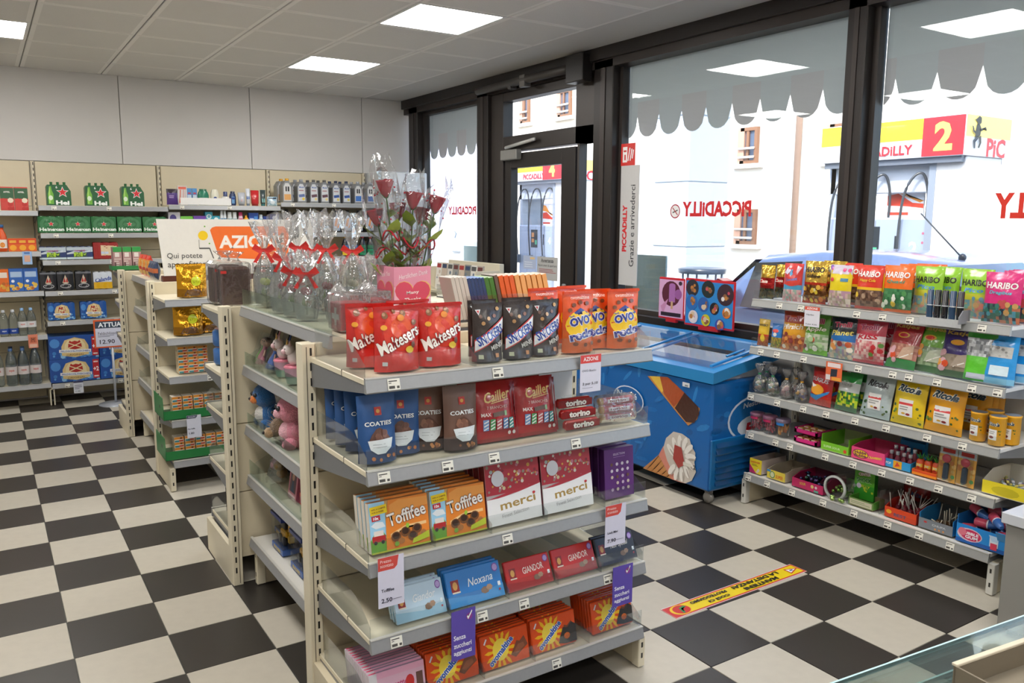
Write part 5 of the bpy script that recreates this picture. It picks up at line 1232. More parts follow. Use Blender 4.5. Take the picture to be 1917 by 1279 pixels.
def plush(name, label, px, py, z, X, body, belly, ear, sc=1.0, rz=-math.pi/2, horn=None, patch=None, snout=None, lie=False):
    t = thing(name, label, 'plush toy', T(X, max(-5.26, min(-4.465, hitX(px, py, X).y)), z, rz) @ Matrix.Scale(sc, 4), 'plush animals on the gondola side')
    mb = MB(); mb.ball((0, 0, .055), .055, body, 14, 10, sz=1.05)
    for s in (-1, 1): mb.ball((s*.042, -.035, .02), .022, body, 9, 6, sy=1.3); mb.ball((s*.05, -.012, .07), .018, body, 9, 6, sz=1.4)
    mb.ball((0, -.02, .135), .052, body, 14, 10); o = obj('body', mb, FABR, t)
    mb = MB(); mb.ball((0, -.032, .055), .036, belly, 12, 8, sz=1.1); obj('belly', mb, FABR, t)
    for s in (-1, 1):
        mb = MB(); mb.ball((s*.038, -.008, .178), .020, ear, 9, 6, sy=.5); obj('ear', mb, FABR, t)
        if patch: mb = MB(); mb.ball((s*.022, -.056, .142), .016, patch, 9, 6, sy=.5); obj('eye_patch', mb, FABR, t)
        mb = MB(); mb.ball((s*.020, -.068, .143), .009, '1c1c1e', 9, 6); obj('eye', mb, PLAS, t)
    mb = MB(); mb.ball((0, -.064, .122), .022, snout or belly, 10, 7, sz=.8); mb.ball((0, -.085, .127), .006, '2a2022', 7, 5); obj('snout', mb, FABR, t)
    if horn: mb = MB(); mb.lathe([(.012, 0), (.008, .02), (.001, .05)], 8, horn, (0, -.035, .18)); obj('horn', mb, FABR2, t)
z3 = .748
plush('plush_dog', 'white plush dog with black ears at the shelf end', 484, 785, z3, .90, 'ddd6d0', 'c9a0a4', '1e1c1e', 1.2, patch='1e1c1e')
plush('plush_penguin', 'blue plush penguin with white belly and orange beak', 505, 806, z3, .835, '2368a8', 'e0dcd4', '2368a8', 1.05, snout='e8802a')
plush('plush_unicorn', 'purple plush unicorn above the brown hedgehog', 534, 800, z3, .93, '8a48a8', 'e4dce0', 'c84a8a', 1.1, horn='e88a3a')
plush('plush_pig', 'pink fluffy plush dog leaning over the rail by the upright', 560, 835, z3, .835, 'e08a9c', 'ecb0bc', 'e89aa8', 1.15, -math.pi/2-.2)
t = thing('plush_hedgehog', 'brown shaggy plush hedgehog hanging over the rail', 'plush toy', T(.80, hitX(530, 835, .80).y, z3, -math.pi/2), 'plush animals on the gondola side')
mb = MB(); mb.ball((0, 0, .055), .052, '7a6044', 12, 9); obj('body', mb, FABR, t)
mb = MB()
for k in range(150):
    a, b = R_.uniform(0, 6.28), R_.uniform(-.6, 1.5); d = Vector((math.cos(a)*math.cos(b), math.sin(a)*math.cos(b), math.sin(b))); s_ = d.cross(Vector((.3, .2, .9))).normalized()*.004; c = Vector((0, 0, .055))
    mb.face([c+d*.048-s_, c+d*.048+s_, c+d*.072], R_.choice(['8a6e4c', '6a5038', '9c8058']))
obj('fur_spikes', mb, FABR, t)['kind'] = 'stuff'
mb = MB(); mb.ball((0, -.055, .045), .022, 'b89870', 9, 6); mb.ball((0, -.078, .047), .007, '1c1a1a', 7, 5); obj('snout', mb, FABR, t)
# fourth shelf: bagged toys and doll boxes
z4 = .518
def toybag(c):
    def fn():
        rr = random.Random(len(c[0])+ord(c[0][1])); mb = MB()
        for k in range(7): mb.ball((rr.uniform(-.03, .03), rr.uniform(-.02, .02), .025+rr.uniform(0, .06)), rr.uniform(.014, .026), rr.choice(c), 8, 6)
        P = bagfn(.11, .17, .08, 'stand', 3, .1); m2 = MB(); m2.grid(lambda u, v: P(u, v, -1), 8, 8, 'fff'); m2.grid(lambda u, v: P(1-u, v, 1), 8, 8, 'fff')
        return [('toys', mb, PLAS), ('clear_bag', m2, CELLO)]
    return fn
kind('tb1', toybag(['c9b48a', '3a5a8a', '4a3a3a', 'd8c8b0'])); kind('tb2', toybag(['8a5a6a', 'b88a4a', '6a4a7a', 'c8a0a8']))
ps('tb1', 488, 900, z4, 'toy_bag', 'clear bag with cream and blue figures at the shelf end', 'toy', X=.90); ps('tb2', 520, 905, z4, 'toy_bag', 'clear bag with purple and ochre figures in the middle', 'toy', X=.84)
carton('dollbox', .10, .15, .045, 'd07a8c', lambda p: p.rect(.14, .2, .86, .9, '6a4450').ell(.5, .62, .13, .10, 'c89a80').poly([(.3, .22), (.7, .22), (.58, .52), (.42, .52)], '3a4a6a').rect(.1, .03, .9, .15, 'e8c8cc'), side='b05a78')
ps('dollbox', 545, 925, z4, 'doll_box', 'pink window box with fashion doll near the upright', 'toy', X=.80, rx=-.15)
carton('greenpack', .06, .08, .03, 'c8483a', lambda p: p.rect(0, 0, 1, .4, '3a8a4a').rect(.2, .5, .8, .85, '3a6aa0'))
ps('greenpack', 566, 945, z4, 'card_pack', 'small red and green pack beside the doll box', 'toy', X=.79)
# bottom: construction toy boxes
def digger():
    mb = MB(); mb.box(-.075, .075, 0, .10, 0, .025, '3f62a8', .002); mb.box(-.075, .075, .096, .10, .025, .19, '2a4a8a'); mb.box(-.076, .076, -.002, .102, .15, .165, '2a3f8a')
    d = MB(); d.box(-.05, .03, .03, .075, .045, .085, 'e0a81c', .006); d.box(-.045, -.005, .035, .07, .085, .12, '2a2a2c', .004)
    for x_ in (-.035, .018): d.lathe([(.006, -.008), (.020, -.008), (.020, .008), (.006, .008)], 12, '222224', (x_, .03, .045), axis='y'); d.lathe([(.006, -.008), (.020, -.008), (.020, .008), (.006, .008)], 12, '222224', (x_, .078, .045), axis='y')
    d.tube([(.02, .05, .085), (.05, .045, .135), (.068, .04, .08)], .007, 6, 'e0a81c'); d.box(.055, .075, .03, .055, .05, .08, 'caa020', .003)
    pr = Print(plane_map((-.075, 0, 0), (.15, 0, 0), (0, 0, .025), (0, -1, 0)), .15, .025, sub=2); pr.text('BUILDERS', .5, .5, .6, .6, 'e8c83a', 0, .03)
    m2 = MB(); m2.box(-.075, .075, .0, .096, .026, .19, 'fff', .004)
    return [('box_base', mb, PAPER), ('digger', d, PLAS), ('print', pr.mb, PAPER), ('window_sleeve', m2, ACRY)]
kind('digger', digger)
z5 = .226
ps('digger', 520, 1055, z5, 'toy_box', 'window box with yellow toy digger in the middle', 'toy', X=.80, group='digger toy boxes'); ps('digger', 556, 1095, z5, 'toy_box', 'window box with toy digger nearest the upright', 'toy', X=.80, group='digger toy boxes')
ps('digger', 492, 1010, z5, 'toy_box', 'window box with toy digger at the shelf end', 'toy', X=.86, group='digger toy boxes')
carton('whitebox', .05, .15, .04, 'c9c9c4', lambda p: p.rect(.1, .5, .9, .9, '4a5a5a').rect(.1, .1, .9, .3, '333'), side='8a8a86'); ps('whitebox', 574, 1130, z5, 'toy_box', 'narrow grey and black toy box touching the upright', 'toy', X=.80)
# --- far end of the near block: bread-like loaves in bags
def loaf():
    mb = MB(); mb.box(-.065, .065, 0, .11, .002, .185, '4a2d24', .012)
    m2 = MB(); m2.box(-.072, .072, -.007, .117, 0, .205, 'fff', .012); m2.lathe([(.03, .21), (.02, .225), (.05, .25)], 9, 'fff', (0, .055, 0))
    pr = Print(plane_map((-.075, -.0125, 0), (.15, 0, 0), (0, 0, .21), (0, -1, 0)), .15, .21, sub=2); pr.rect(.05, .74, .22, .80, 'c4302a')
    return [('loaf', mb, CHOC), ('clear_bag', m2, WRAP), ('seal_print', pr.mb, PAPER)]
kind('loaf', loaf)
zf = 1.248
put('loaf', .79, -4.15, zf, -.1, name='wrapped_loaf', label='dark brown loaf in clear bag standing at the shelf corner', cat='food pack', group='wrapped brown loaves')
put('loaf', .80, -3.98, zf, .1, name='wrapped_loaf', label='dark brown loaf in clear bag behind the corner one', cat='food pack', group='wrapped brown loaves')
put('loaf', .98, -4.10, zf, 0, name='wrapped_loaf', label='dark brown loaf in clear bag beside the lime flower gift', cat='food pack', group='wrapped brown loaves')
carton('greycard', .07, .055, .02, '9a9894', lambda p: p.rect(0, 0, 1, .5, 'b8b6b2')); put('greycard', .90, -4.22, zf, name='grey_card_box', label='small grey box between the loaves and the gifts', cat='box')
def bluepk():
    mb = MB(); mb.lathe([(.05, 0), (.056, .01), (.056, .07), (.045, .08)], 14, '2a62a4'); pr = MB(); pr.lathe([(.044, .081), (.045, .084), (.001, .086)], 14, 'b88a90')
    return [('tub', mb, FILM), ('lid', pr, PLAS)]
kind('bluepk', bluepk)
for k, (Y, zz, lb) in enumerate(((-3.95, .958, 'blue wrapped tub on the loaf end shelf, lower of its pile'), (-3.95, 1.046, 'blue wrapped tub on the loaf end shelf, upper of its pile'), (-4.08, .763, 'blue wrapped tub on the shelf below its twins'))): put('bluepk', .775, Y, zz, name='wrapped_tub', label=lb, cat='food pack', group='blue tubs')
for k, (Y, zz, lb) in enumerate(((-4.05, .493, 'clear snack tray on the loaf end shelf, middle level'), (-3.98, .763, 'clear snack tray on the loaf end shelf, third level'))):
    mb = MB(); mb.box(-.05, .05, 0, .12, 0, .05, 'fff', .008); o = obj('snack_tray', mb, CELLO, None, T(.80, Y-.13, zz)); tag(o, lb, 'food pack', 'clear snack trays'); mb = MB(); mb.box(-.04, .04, .01, .11, .004, .035, '8a6a3a', .01); obj('snacks', mb, CHOC, o)
def carpk(): 
    mb = MB(); mb.box(-.06, .06, 0, .05, 0, .19, '2a2824', .002); pr = Print(plane_map((-.06, 0, 0), (.12, 0, 0), (0, 0, .19), (0, -1, 0)), .12, .19, sub=2); pr.rect(.3, .05, .98, .95, 'd8941c').rect(.4, .5, .9, .53, '5a3a10').ell(.65, .7, .05, None, 'b87010', 10)
    return [('carton', mb, PAPER), ('print', pr.mb, PAPER)]
kind('carpk', carpk); put('carpk', .80, -3.98, .219, -.3, name='car_care_box', label='black and amber box on the lowest loaf end shelf', cat='box')
# ================================================================== far block
carton('tinybox', .056, .032, .075, 'e8dccb', lambda p: p.rect(0, .55, 1, 1, 'd98a2a').rect(.05, .05, .5, .4, '3f8a8f').rect(.5, .1, .95, .5, 'c44a2a').rect(.1, .42, .9, .56, 'f2e8d8').ell(.7, .75, .12, .15, '6a3a22', 8), side='cbb890', name='carton')
Ye = -2.80
def grid_of(px0, cols, rows, z, Y, lb, gname, dx=.058, missing=0):
    x0 = EX(px0, 690, Y)
    for c in range(cols):
        for r_ in range(rows - (1 if c == cols-1 and missing else 0)):
            for dpt in range(1): put('tinybox', x0+.03+dx*c, Y+.0015*r_, z+.0325*r_, name='snack_box', label=lb, cat='snack box', group=gname)
grid_of(334, 3, 5, .715, -2.78, 'tiny orange snack box in the loose pile on the middle end shelf', 'loose pile of tiny boxes')
def gtray():
    mb = MB(); c = '1f7a3c'
    mb.box(-.02, .46, 0, .003, 0, .055, c); mb.prism([(0, 0), (0, .06), (.02, .135), (.30, .135), (.30, 0)], 'x', -.02, -.017, c); mb.prism([(0, 0), (0, .06), (.02, .135), (.30, .135), (.30, 0)], 'x', .457, .46, c); mb.box(-.02, .46, .0, .30, 0, .003, '3a5a3a'); mb.box(-.0205, -.0195, .10, .13, .06, .08, '0f3a1c')
    return [('tray', mb, PAPER)]
kind('gtray', gtray)
for z, nm in ((.448, 'upper'), (.198, 'lower')):
    x0 = EX(312, 770, -2.84); put('gtray', x0, -2.845, z, name='green_tray', label='%s green cardboard tray filled with tiny snack boxes' % nm, cat='tray')
    for c in range(6):
        for r_ in range(4): put('tinybox', x0+.035+.062*c+.03, -2.825+.002*r_, z+.004+.0325*r_, name='snack_box', label='tiny orange snack box packed in the %s green tray' % nm, cat='snack box', group='boxes in the %s green tray' % nm)
def d_gold(p):
    p.poly([(.2, .04), (.3, .22), (.55, .26), (.75, .2), (.8, .04)], '5a3a22').ell(.5, .17, .2, .08, '7a5228').ell(.62, .48, .17, None, 'd8e02a', 18).text('6.95', .62, .46, .18, None, '6a6a10')
bag('goldbag', .175, .20, .10, [(.28, '9a6a1c'), (1, 'c98f1e')], d_gold, 'stand', FOIL, seed=9, crum=.16, base='foil_bag', pmat=FILM)
put('goldbag', EX(360, 555, -2.74), -2.74, 1.178, -.05, name='gold_bag', label='gold foil bag with lime sticker on the top end shelf', cat='coffee bag', group='gold foil bags')
put('goldbag', EX(353, 622, -2.74), -2.74, .948, 0, name='gold_bag', label='gold foil bag with lime sticker alone at the second shelf edge', cat='coffee bag', group='gold foil bags')
put('goldbag', EX(392, 622, -2.66), -2.66, .948, .15, name='gold_bag', label='gold foil bag beside the blue tubs on the second shelf', cat='coffee bag', group='gold foil bags')
def d_gc(p): p.text('Toblerone', .5, .90, .6, None, '555')
def card_b(p):
    p.poly([(0, .86), (.62, .86), (.72, .92), (.76, 1), (0, 1)], '55566a').text('Attuale', .35, .935, .5, .06, 'e4e4f0').text('Pan Caffe', .30, .40, .5, None, '333344', 0, .02).text('1.80', .3, .2, .36, .09, '26263a', 0, .02)
card('white price card hanging in front of the lower green tray', 349, 779, 378, 817, -2.872, 'd4d6e2', card_b)
# header board
YB_ = -2.33
a = hitY(292, 410, YB_); b_ = hitY(575, 417, YB_); zb = max(1.281, hitY(305, 522, YB_).z); wd, ht = b_.x-a.x+.05, a.z-zb
t = thing('header_board', 'white header board with orange sale panel on the far gondola', 'sign', T(a.x, YB_, zb))
mb = MB(); mb.prism([(.03, 0), (wd-.02, 0), (wd, ht), (0, ht)], 'y', 0, .008, 'e6e2da'); obj('board', mb, MATT, t)
fm = hitY
def uv(px, py): q = hitY(px, py, YB_); return ((q.x-a.x)/wd, (q.z-zb)/ht)
pr = Print(plane_map((0, 0, 0), (wd, 0, 0), (0, 0, ht), (0, -1, 0)), wd, ht, sub=2)
pts = [(393, 431), (397, 426), (404, 424), (530, 424), (537, 428), (540, 436), (540, 484), (534, 488), (415, 482), (408, 476)]
pr.poly([uv(*q) for q in pts], 'f07028'); c0 = uv(410, 452); c1 = uv(532, 452)
pr.text('AZIONE', (c0[0]+c1[0])/2, c0[1]-.01, c1[0]-c0[0], .235, 'f3ece6', 0, .03, out='f09a6a', ow=.03)
c = uv(380, 441); pr.ell(c[0], c[1], .03, None, 'f0c81c', 18)
for q in ((383, 424), (392, 456)): c = uv(*q); pr.ell(c[0], c[1], .005, None, '6fae3c', 8)
for q in ((372, 449, 373.5, 465), (373, 464, 392, 466)): c = uv(q[0], q[1]); e_ = uv(q[2], q[3]); pr.rect(c[0], e_[1], e_[0], c[1], '4a4a48')
pr.poly([uv(391, 464), uv(393, 464), uv(401, 484), uv(399, 484)], '4a4a48')
pr.text('Qui potete', *uv(346, 480), uv(379, 480)[0]-uv(313, 480)[0], None, '4a4a48').text('approfittare', *uv(354, 496), (uv(379, 480)[0]-uv(313, 480)[0])*1.2, None, '4a4a48')
obj('print', pr.mb, MATT, t)
mb = MB(); mb.box(.02, wd-.02, .0, .06, -.040, 0, '5a3028', .003); obj('stand', mb, PLAS, t)
# green capped snack packs in a tray, orange pouches
def d_cap(p): p.rect(0, .78, 1, 1, '2f9a4a').rect(.2, .55, .7, .75, 'e4dcd8').lines(.1, .1, .9, .5, 4, 'd8ccc8').rect(.1, .05, .3, .3, '6a4a4a')
carton('capcan', .062, .165, .05, 'b08a8a', d_cap, side='8a5a5c', top='3aa858')
for k in range(3):
    for j in range(2): put('capcan', .70+.068*k, -1.02+.058*j, 1.262, 0, name='snack_sleeve', label='brown snack sleeve with green top beside the orange pouches', cat='snack pack', group='green topped sleeves in the tray')
mb = MB(); mb.box(.655, .885, -1.04, -.88, 1.253, 1.262, '1f7a3c'); mb.box(.655, .885, -1.043, -1.04, 1.253, 1.285, '1f7a3c'); mb.box(.652, .655, -1.043, -.88, 1.253, 1.285, '1f7a3c'); tag(obj('sleeve_tray', mb, PAPER), 'shallow green tray under the green topped snack sleeves', 'tray')
bag('orangepouch', .075, .15, .05, [(.45, ['c8442a', 'd8642a', 'b83a2a']), (.8, ['e0a03a', 'd8b878', 'e08a3a']), (1, 'd83a2a')], lambda p: p.rect(.15, .1, .85, .3, 'e8c070'), seed=12)
for k in range(5): put('orangepouch', .80+.012*(k % 2), -1.50-.075*k, 1.24, -math.pi/2+.2, name='snack_pouch', label='orange and red snack pouch behind the clear guard', cat='snack pouch', group='orange pouches beside the header board')
bag('navypouch', .07, .12, .05, [(.4, ['2a3a5a', '1c2a4a']), (.6, 'c86a3a'), (1, ['2a3a5a', '3a4a6a'])], None, seed=13)
for k in range(3): put('navypouch', .80, -1.90-.075*k, 1.24, -math.pi/2+.2, name='snack_pouch', label='navy snack pouch at the header board edge', cat='snack pouch', group='navy pouches beside the header board')
# little things on the side shelves of the far block
for (px, py, z, c, lb) in ((268, 575, 1.003, 'c86a4a', 'small red snack box on the far gondola side, upper level'), (272, 640, .715, 'e08a3a', 'small orange snack box on the far gondola side, middle level'), (272, 695, .463, 'd8d4cc', 'small white snack box on the far gondola side, third level')):
    carton('sb'+lb[-9:], .07, .09, .05, c, lambda p: p.rect(.1, .1, .9, .5, 'e8dccc').ell(.5, .7, .2, .12, '8a3a2a', 10)); put('sb'+lb[-9:], .88, max(-2.2, min(-1.5, hitX(px, py, .88).y-.35)), z, -math.pi/2, name='side_snack_box', label=lb, cat='snack box')
bag('orangelow', .06, .10, .04, [(1, ['e0602a', 'd8501c', 'c84a1c'])], None, seed=14)
for k in range(4): put('orangelow', .80, -1.75-.09*k, .204, -math.pi/2, name='snack_pouch', label='small orange pouch on the lowest shelf of the far gondola', cat='snack pouch', group='small orange pouches low on the gondola')
# floor stand with price sign in front of the beer
YS = -.05
a = hitY(174, 600, YS); b_ = hitY(217, 650, YS); wd, ht = .30, a.z-b_.z
t = thing('price_stand', 'floor stand with orange framed price sign before the beer boxes', 'sign', T(a.x, YS, 0))
mb = MB(); mb.box(0, wd, 0, .006, b_.z, a.z, 'e2602a', .002); obj('frame', mb, PLAS, t)
pr = Print(plane_map((0, 0, b_.z), (wd, 0, 0), (0, 0, ht), (0, -1, 0)), wd, ht, sub=2)
pr.rect(.04, .05, .96, .95, 'd8daea').rect(.04, .70, .96, .95, '3a4658').text('ATTUALE', .52, .82, .80, .17, 'f4f6fa', 0, .03).text('Feldschlösschen', .42, .52, .62, .10, '3a3a4a').lines(.1, .38, .6, .46, 2, '8a8a9a').text('12.90', .34, .22, .40, .15, '2a2a3a', 0, .01)
obj('print', pr.mb, MATT, t)
mb = MB(); mb.tube([(.14, .01, 0), (.14, .01, b_.z)], .010, 8, 'b9bcc2'); obj('pole', mb, STEEL, t)
mb = MB(); mb.lathe([(.14, 0), (.14, .008), (.02, .016), (.0001, .017)], 20, 'aab0b8', (.14, .01, 0)); obj('base', mb, STEEL, t)
# ================================================================== back wall goods
YF = .175
def pb(key, px0, px1, py, z, nm, label, cat, group=None, Y=YF, rz=0, sc=1.0):
    return put(key, (EX(px0, py, Y)+EX(px1, py, Y))/2, Y, z+.003, rz, name=nm, label=label, cat=cat, group=group, sc=sc)
g = 'cartons on the drinks bay'
def d_apple(p): p.rect(0, .5, 1, .95, '2f5a3a').text('APFEL', .5, .78, .5, None, 'f0ece4', 0, .02).blobs(.1, .05, .9, .45, 7, ['c83a32', 'e8d8c0', 'b82a28', 'd8503a'], .14, .24)
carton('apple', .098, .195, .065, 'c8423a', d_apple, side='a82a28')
pb('apple', 3, 27, 392, 1.705, 'juice_carton', 'red and green apple juice carton at the picture edge', 'juice carton', g); pb('apple', 29, 54, 392, 1.705, 'juice_carton', 'red and green apple juice carton nearest the beer bay', 'juice carton', g)
def d_or(p): p.rect(0, .55, 1, .95, 'd8451c').rect(.15, .65, .85, .85, 'e8a83a').ell(.5, .28, .36, .22, 'f0a82a', 16)
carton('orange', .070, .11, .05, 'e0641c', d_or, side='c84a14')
for k, (a_, b_) in enumerate(((16, 34), (35, 51), (52, 68))): pb('orange', a_, b_, 467, 1.36, 'juice_carton', 'small orange juice carton, %s from the red sauce bottle' % ordinal(k), 'juice carton', g)
lathe_kind('sauce', [(.03, 0), (.036, .01), (.036, .12), (.03, .15), (.016, .18), (.016, .20, '4a7ab0'), (.018, .20, '4a7ab0'), (.018, .225, '4a7ab0')], 'd8541c', deco=lambda p: p.rect(.05, .1, .95, .9, 'e8e0d8').ell(.5, .4, .2, .25, 'e08a2a'), rlab=.036, z0=.02, z1=.11, material=PLAS)
pb('sauce', 0, 11, 468, 1.36, 'sauce_bottle', 'orange juice bottle with blue cap beside small cartons', 'bottle')
def d_tea(c):
    def d(p): p.rect(.1, .62, .9, .86, 'a8c0dc' if c == '2f62b0' else 'e8d8c8').blobs(.1, .05, .9, .38, 9, ['d8a03a', 'e0b84a', 'b8642a', 'e8c87a'], .1, .2).ell(.25, .45, .12, None, 'e8ecf2', 10)
    return d
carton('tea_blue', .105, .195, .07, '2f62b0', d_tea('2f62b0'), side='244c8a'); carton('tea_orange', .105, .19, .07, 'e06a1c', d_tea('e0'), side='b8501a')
pb('tea_orange', -8, 18, 548, 1.02, 'ice_tea_carton', 'orange ice tea carton next to the two blue ones', 'drink carton', g); pb('tea_blue', 20, 45, 546, 1.02, 'ice_tea_carton', 'blue ice tea carton between orange and blue cartons', 'drink carton', g); pb('tea_blue', 47, 72, 544, 1.02, 'ice_tea_carton', 'blue ice tea carton nearest the black beer packs', 'drink carton', g)
def water(key, h, r, lab_c, cap):
    def ex():
        m = MB(); m.lathe([(r*.36, h-.022), (r*.38, h-.020), (r*.38, h), (r*.3, h+.001)], 12, cap); return [('cap', m, PLAS)]
    lathe_kind(key, [(r*.8, 0), (r, .012), (r*.94, h*.16), (r, h*.2), (r, h*.62), (r*.9, h*.72), (r*.5, h*.88), (r*.33, h*.92), (r*.33, h-.02)], 'd8e4e8', 14, material=CLEARB, extra=ex,
               deco=lambda p: p.rect(0, 0, 1, 1, lab_c).text('aqua', .5, .5, .3, .3, 'c85a50' if lab_c != '2a4a9a' else 'e8ecf4', 0, .02), rlab=r+.0005, z0=h*(.30 if lab_c != '2a4a9a' else .1), z1=h*(.52 if lab_c != '2a4a9a' else .3), arc=1.5)
water('wat_s', .235, .036, 'dcdcdc', '8ab0d8'); water('wat_b', .225, .036, '2a4a9a', 'c9ccd0'); water('wat_l', .32, .043, 'd8cfcc', '4a6a9a'); water('wat_d', .325, .043, 'd8cfcc', '3a4a6a')
for k, (key, a_, b_, lb) in enumerate((('wat_b', 0, 17, 'small water bottle with blue label at the picture edge'), ('wat_b', 18, 35, 'small water bottle with blue label, second in its row'), ('wat_s', 36, 52, 'small water bottle with white label, third in its row'), ('wat_s', 53, 68, 'small water bottle with white label next to the blue can packs'))): pb(key, a_, b_, 625, .64, 'water_bottle', lb, 'bottle', 'small water bottles')
for k, (key, a_, b_, lb) in enumerate((('wat_l', -12, 9, 'large water bottle cut by the picture edge on the lowest shelf'), ('wat_l', 13, 34, 'large water bottle second on the lowest drinks shelf'), ('wat_l', 36, 57, 'large water bottle third on the lowest drinks shelf'), ('wat_d', 58, 80, 'large water bottle touching the blue beer boxes'))): pb(key, a_, b_, 715, .21, 'water_bottle', lb, 'bottle', 'large water bottles')
for k in range(3): put('wat_l' if k else 'wat_d', EX(24+22*k, 710, YF+.1), YF+.1, .213, name='water_bottle', label='large water bottle in the back row of the lowest drinks shelf', cat='bottle', group='back row of large water bottles')
# shelf cards
def card_back(label, px0, py0, px1, py1, Y, base, deco): card(label, px0, py0, px1, py1, Y, base, deco)
card('pale blue and orange card hanging above the ice tea cartons', 41, 471, 61, 495, .135, '9ab8dc', lambda p: p.rect(.2, .2, .8, .7, 'd8a890').rect(.2, .8, .8, .95, '5a7ab0'))
card('orange card hanging above the large water bottles', 52, 627, 72, 651, .135, 'e0866a', lambda p: p.rect(.15, .4, .85, .8, 'c86a4a').text('M', .5, .6, .3, .3, '333').rect(.1, .05, .9, .3, 'e8b8a0'))
card('white price card hanging below the beer boxes', 137, 714, 157, 735, .135, 'd8dae2', lambda p: p.rect(0, .85, 1, 1, '3a3a5a').lines(.1, .3, .9, .7, 3, '8a8a9a').text('11.40', .4, .15, .5, None, '333'))
# beer carriers
def carrier():
    mb = MB(); W, H, D = .185, .175, .12
    mb.prism([(-W/2, 0), (W/2, 0), (W/2, H*.70), (W/2-.03, H), (-W/2+.01, H), (-W/2, H*.9)], 'y', 0, D, '1f5a34')
    pr = Print(plane_map((-W/2, 0, 0), (W, 0, 0), (0, 0, H), (0, -1, 0)), W, H, sub=2)
    pr.star(.66, .64, .27, 'f2f2ee').star(.66, .64, .215, 'd8242a')
    pr.poly([(.06, .06), (.28, .06), (.28, .55), (.22, .72), (.20, .92), (.12, .92), (.10, .72), (.05, .55)], '6fae3c').poly([(.08, .1), (.15, .1), (.15, .8), (.12, .9), (.09, .6)], 'a8d46a').ell(.16, .36, .09, .12, 'dce8d0', 12)
    pr.text('Hei', .64, .13, .56, .22, 'f4f6f2', 0, .05).text('6', .42, .88, None, .12, 'f2f2ee', 0, .02)
    m2 = MB()
    for k in range(3): m2.lathe([(.011, H-.02), (.011, H+.02), (.012, H+.025)], 8, '2a6a3a', (-.05+.05*k, D/2, 0))
    return [('carrier', mb, PAPER), ('print', pr.mb, PAPER), ('bottle_neck', m2, PLAS)]
kind('carrier', carrier)
for k, (a_, b_) in enumerate(((90, 133), (161, 205), (229, 271))): pb('carrier', a_, b_, 384, 1.752, 'beer_carrier', 'green six-bottle beer carrier with red star, %s along the top shelf' % ordinal(k), 'beer pack', 'green beer carriers')
def canpack(key, n, w, h, base, deco, shine=.1, wrapc=None):
    def fn():
        mb = MB(); r = w/n/2; prof = [(r*.82, 0), (r, .008), (r, h-.012), (r*.8, h)]
        for k in range(n):
            for j in range(2): mb.lathe(prof, 12, base, (-w/2+r+2*r*k, r+2*r*j, 0))
        # film wrapped over the fronts: a softly bulging sheet carrying the print
        def f(u, v, e):
            x = (u-.5)*w; b = abs(math.sin(math.pi*u*n))*.006
            return (x, -b-e-.0008, .004+v*(h-.010))
        m2 = MB(); m2.grid(lambda u, v: f(u, v, 0), n*6, 4, base)
        pr = Print(lambda u, v, e: f(u, v, e+.0006), w, h, sub=.09); deco(pr)
        return [('can', mb, FILM), ('wrap', m2, FILM), ('print', pr.mb, FILM)]
    kind(key, fn)
def d_hein(p):
    p.ell(.5, .52, .44, .46, '3a7a4a', 20).ell(.5, .54, .30, .32, '24693a', 18).star(.5, .54, .125, 'e8c8c8').star(.5, .54, .10, 'd8242a').text('Heineken', .52, .20, .94, .22, 'e8efe6', 0, .04)
canpack('hein', 3, .20, .145, '1f6a34', d_hein)
for k, (a_, b_) in enumerate(((72, 121), (123, 170), (172, 218), (220, 266), (268, 312))): pb('hein', a_, b_, 434, 1.515, 'beer_pack', 'green beer can pack with red star, %s along its shelf' % ordinal(k), 'beer pack', 'green beer can packs')
def d_bilz(p): p.rect(0, .0, 1, .16, 'c8d8dc').rect(0, .72, 1, 1, 'b8c4cc').poly([(0, .5), (.3, .7), (.6, .6), (1, .78), (1, .6), (0, .4)], 'c9d2dc').text('Bilz', .52, .40, .50, .38, 'b4d83a', 4, .05, out='2a4a2a', ow=.05).text('PANACHE', .5, .70, .4, .12, 'b83a7a', 3, .02)
canpack('bilz', 4, .205, .115, '2a3a6a', d_bilz)
pb('bilz', 75, 124, 484, 1.282, 'shandy_pack', 'navy and silver can pack at the end of its shelf', 'drink pack'); pb('bilz', 126, 174, 484, 1.282, 'shandy_pack', 'navy and silver can pack next to the red pack', 'drink pack')
def d_red(p): p.poly([(.3, .2), (.9, .2), (.95, .8), (.3, .85)], 'e0c8a0').rect(.3, .3, 1, .45, 'c8d4e8')
canpack('redpack', 3, .20, .15, '9a1f1c', d_red); pb('redpack', 176, 222, 484, 1.282, 'beer_pack', 'red beer pack partly hidden by the green topped sleeves', 'beer pack')
def d_blk(p): p.poly([(.3, .4), (.5, .85), (.7, .4), (.6, .35), (.4, .35)], 'c8b8a0').poly([(.36, .42), (.44, .7), (.52, .45)], 'b8302a').poly([(.52, .45), (.6, .7), (.66, .42)], 'b8302a').ell(.5, .22, .34, .12, 'c9c9cc', 16).ell(.5, .22, .30, .09, '2a2a2e', 16).rect(0, .9, 1, 1, '6a6c72')
canpack('blk', 2, .125, .165, '232327', d_blk)
for k, (a_, b_) in enumerate(((78, 105), (109, 138), (143, 172))): pb('blk', a_, b_, 541, 1.015, 'beer_pack', 'black and silver beer can pack, %s along its shelf' % ordinal(k), 'beer pack', 'black beer packs')
def d_cal(p): p.rect(0, .45, 1, 1, 'd4dae2').rect(0, 0, 1, .40, 'd8a81c').text('Calanda', .52, .58, .88, .26, '2a4a9a', 10, .03, .3)
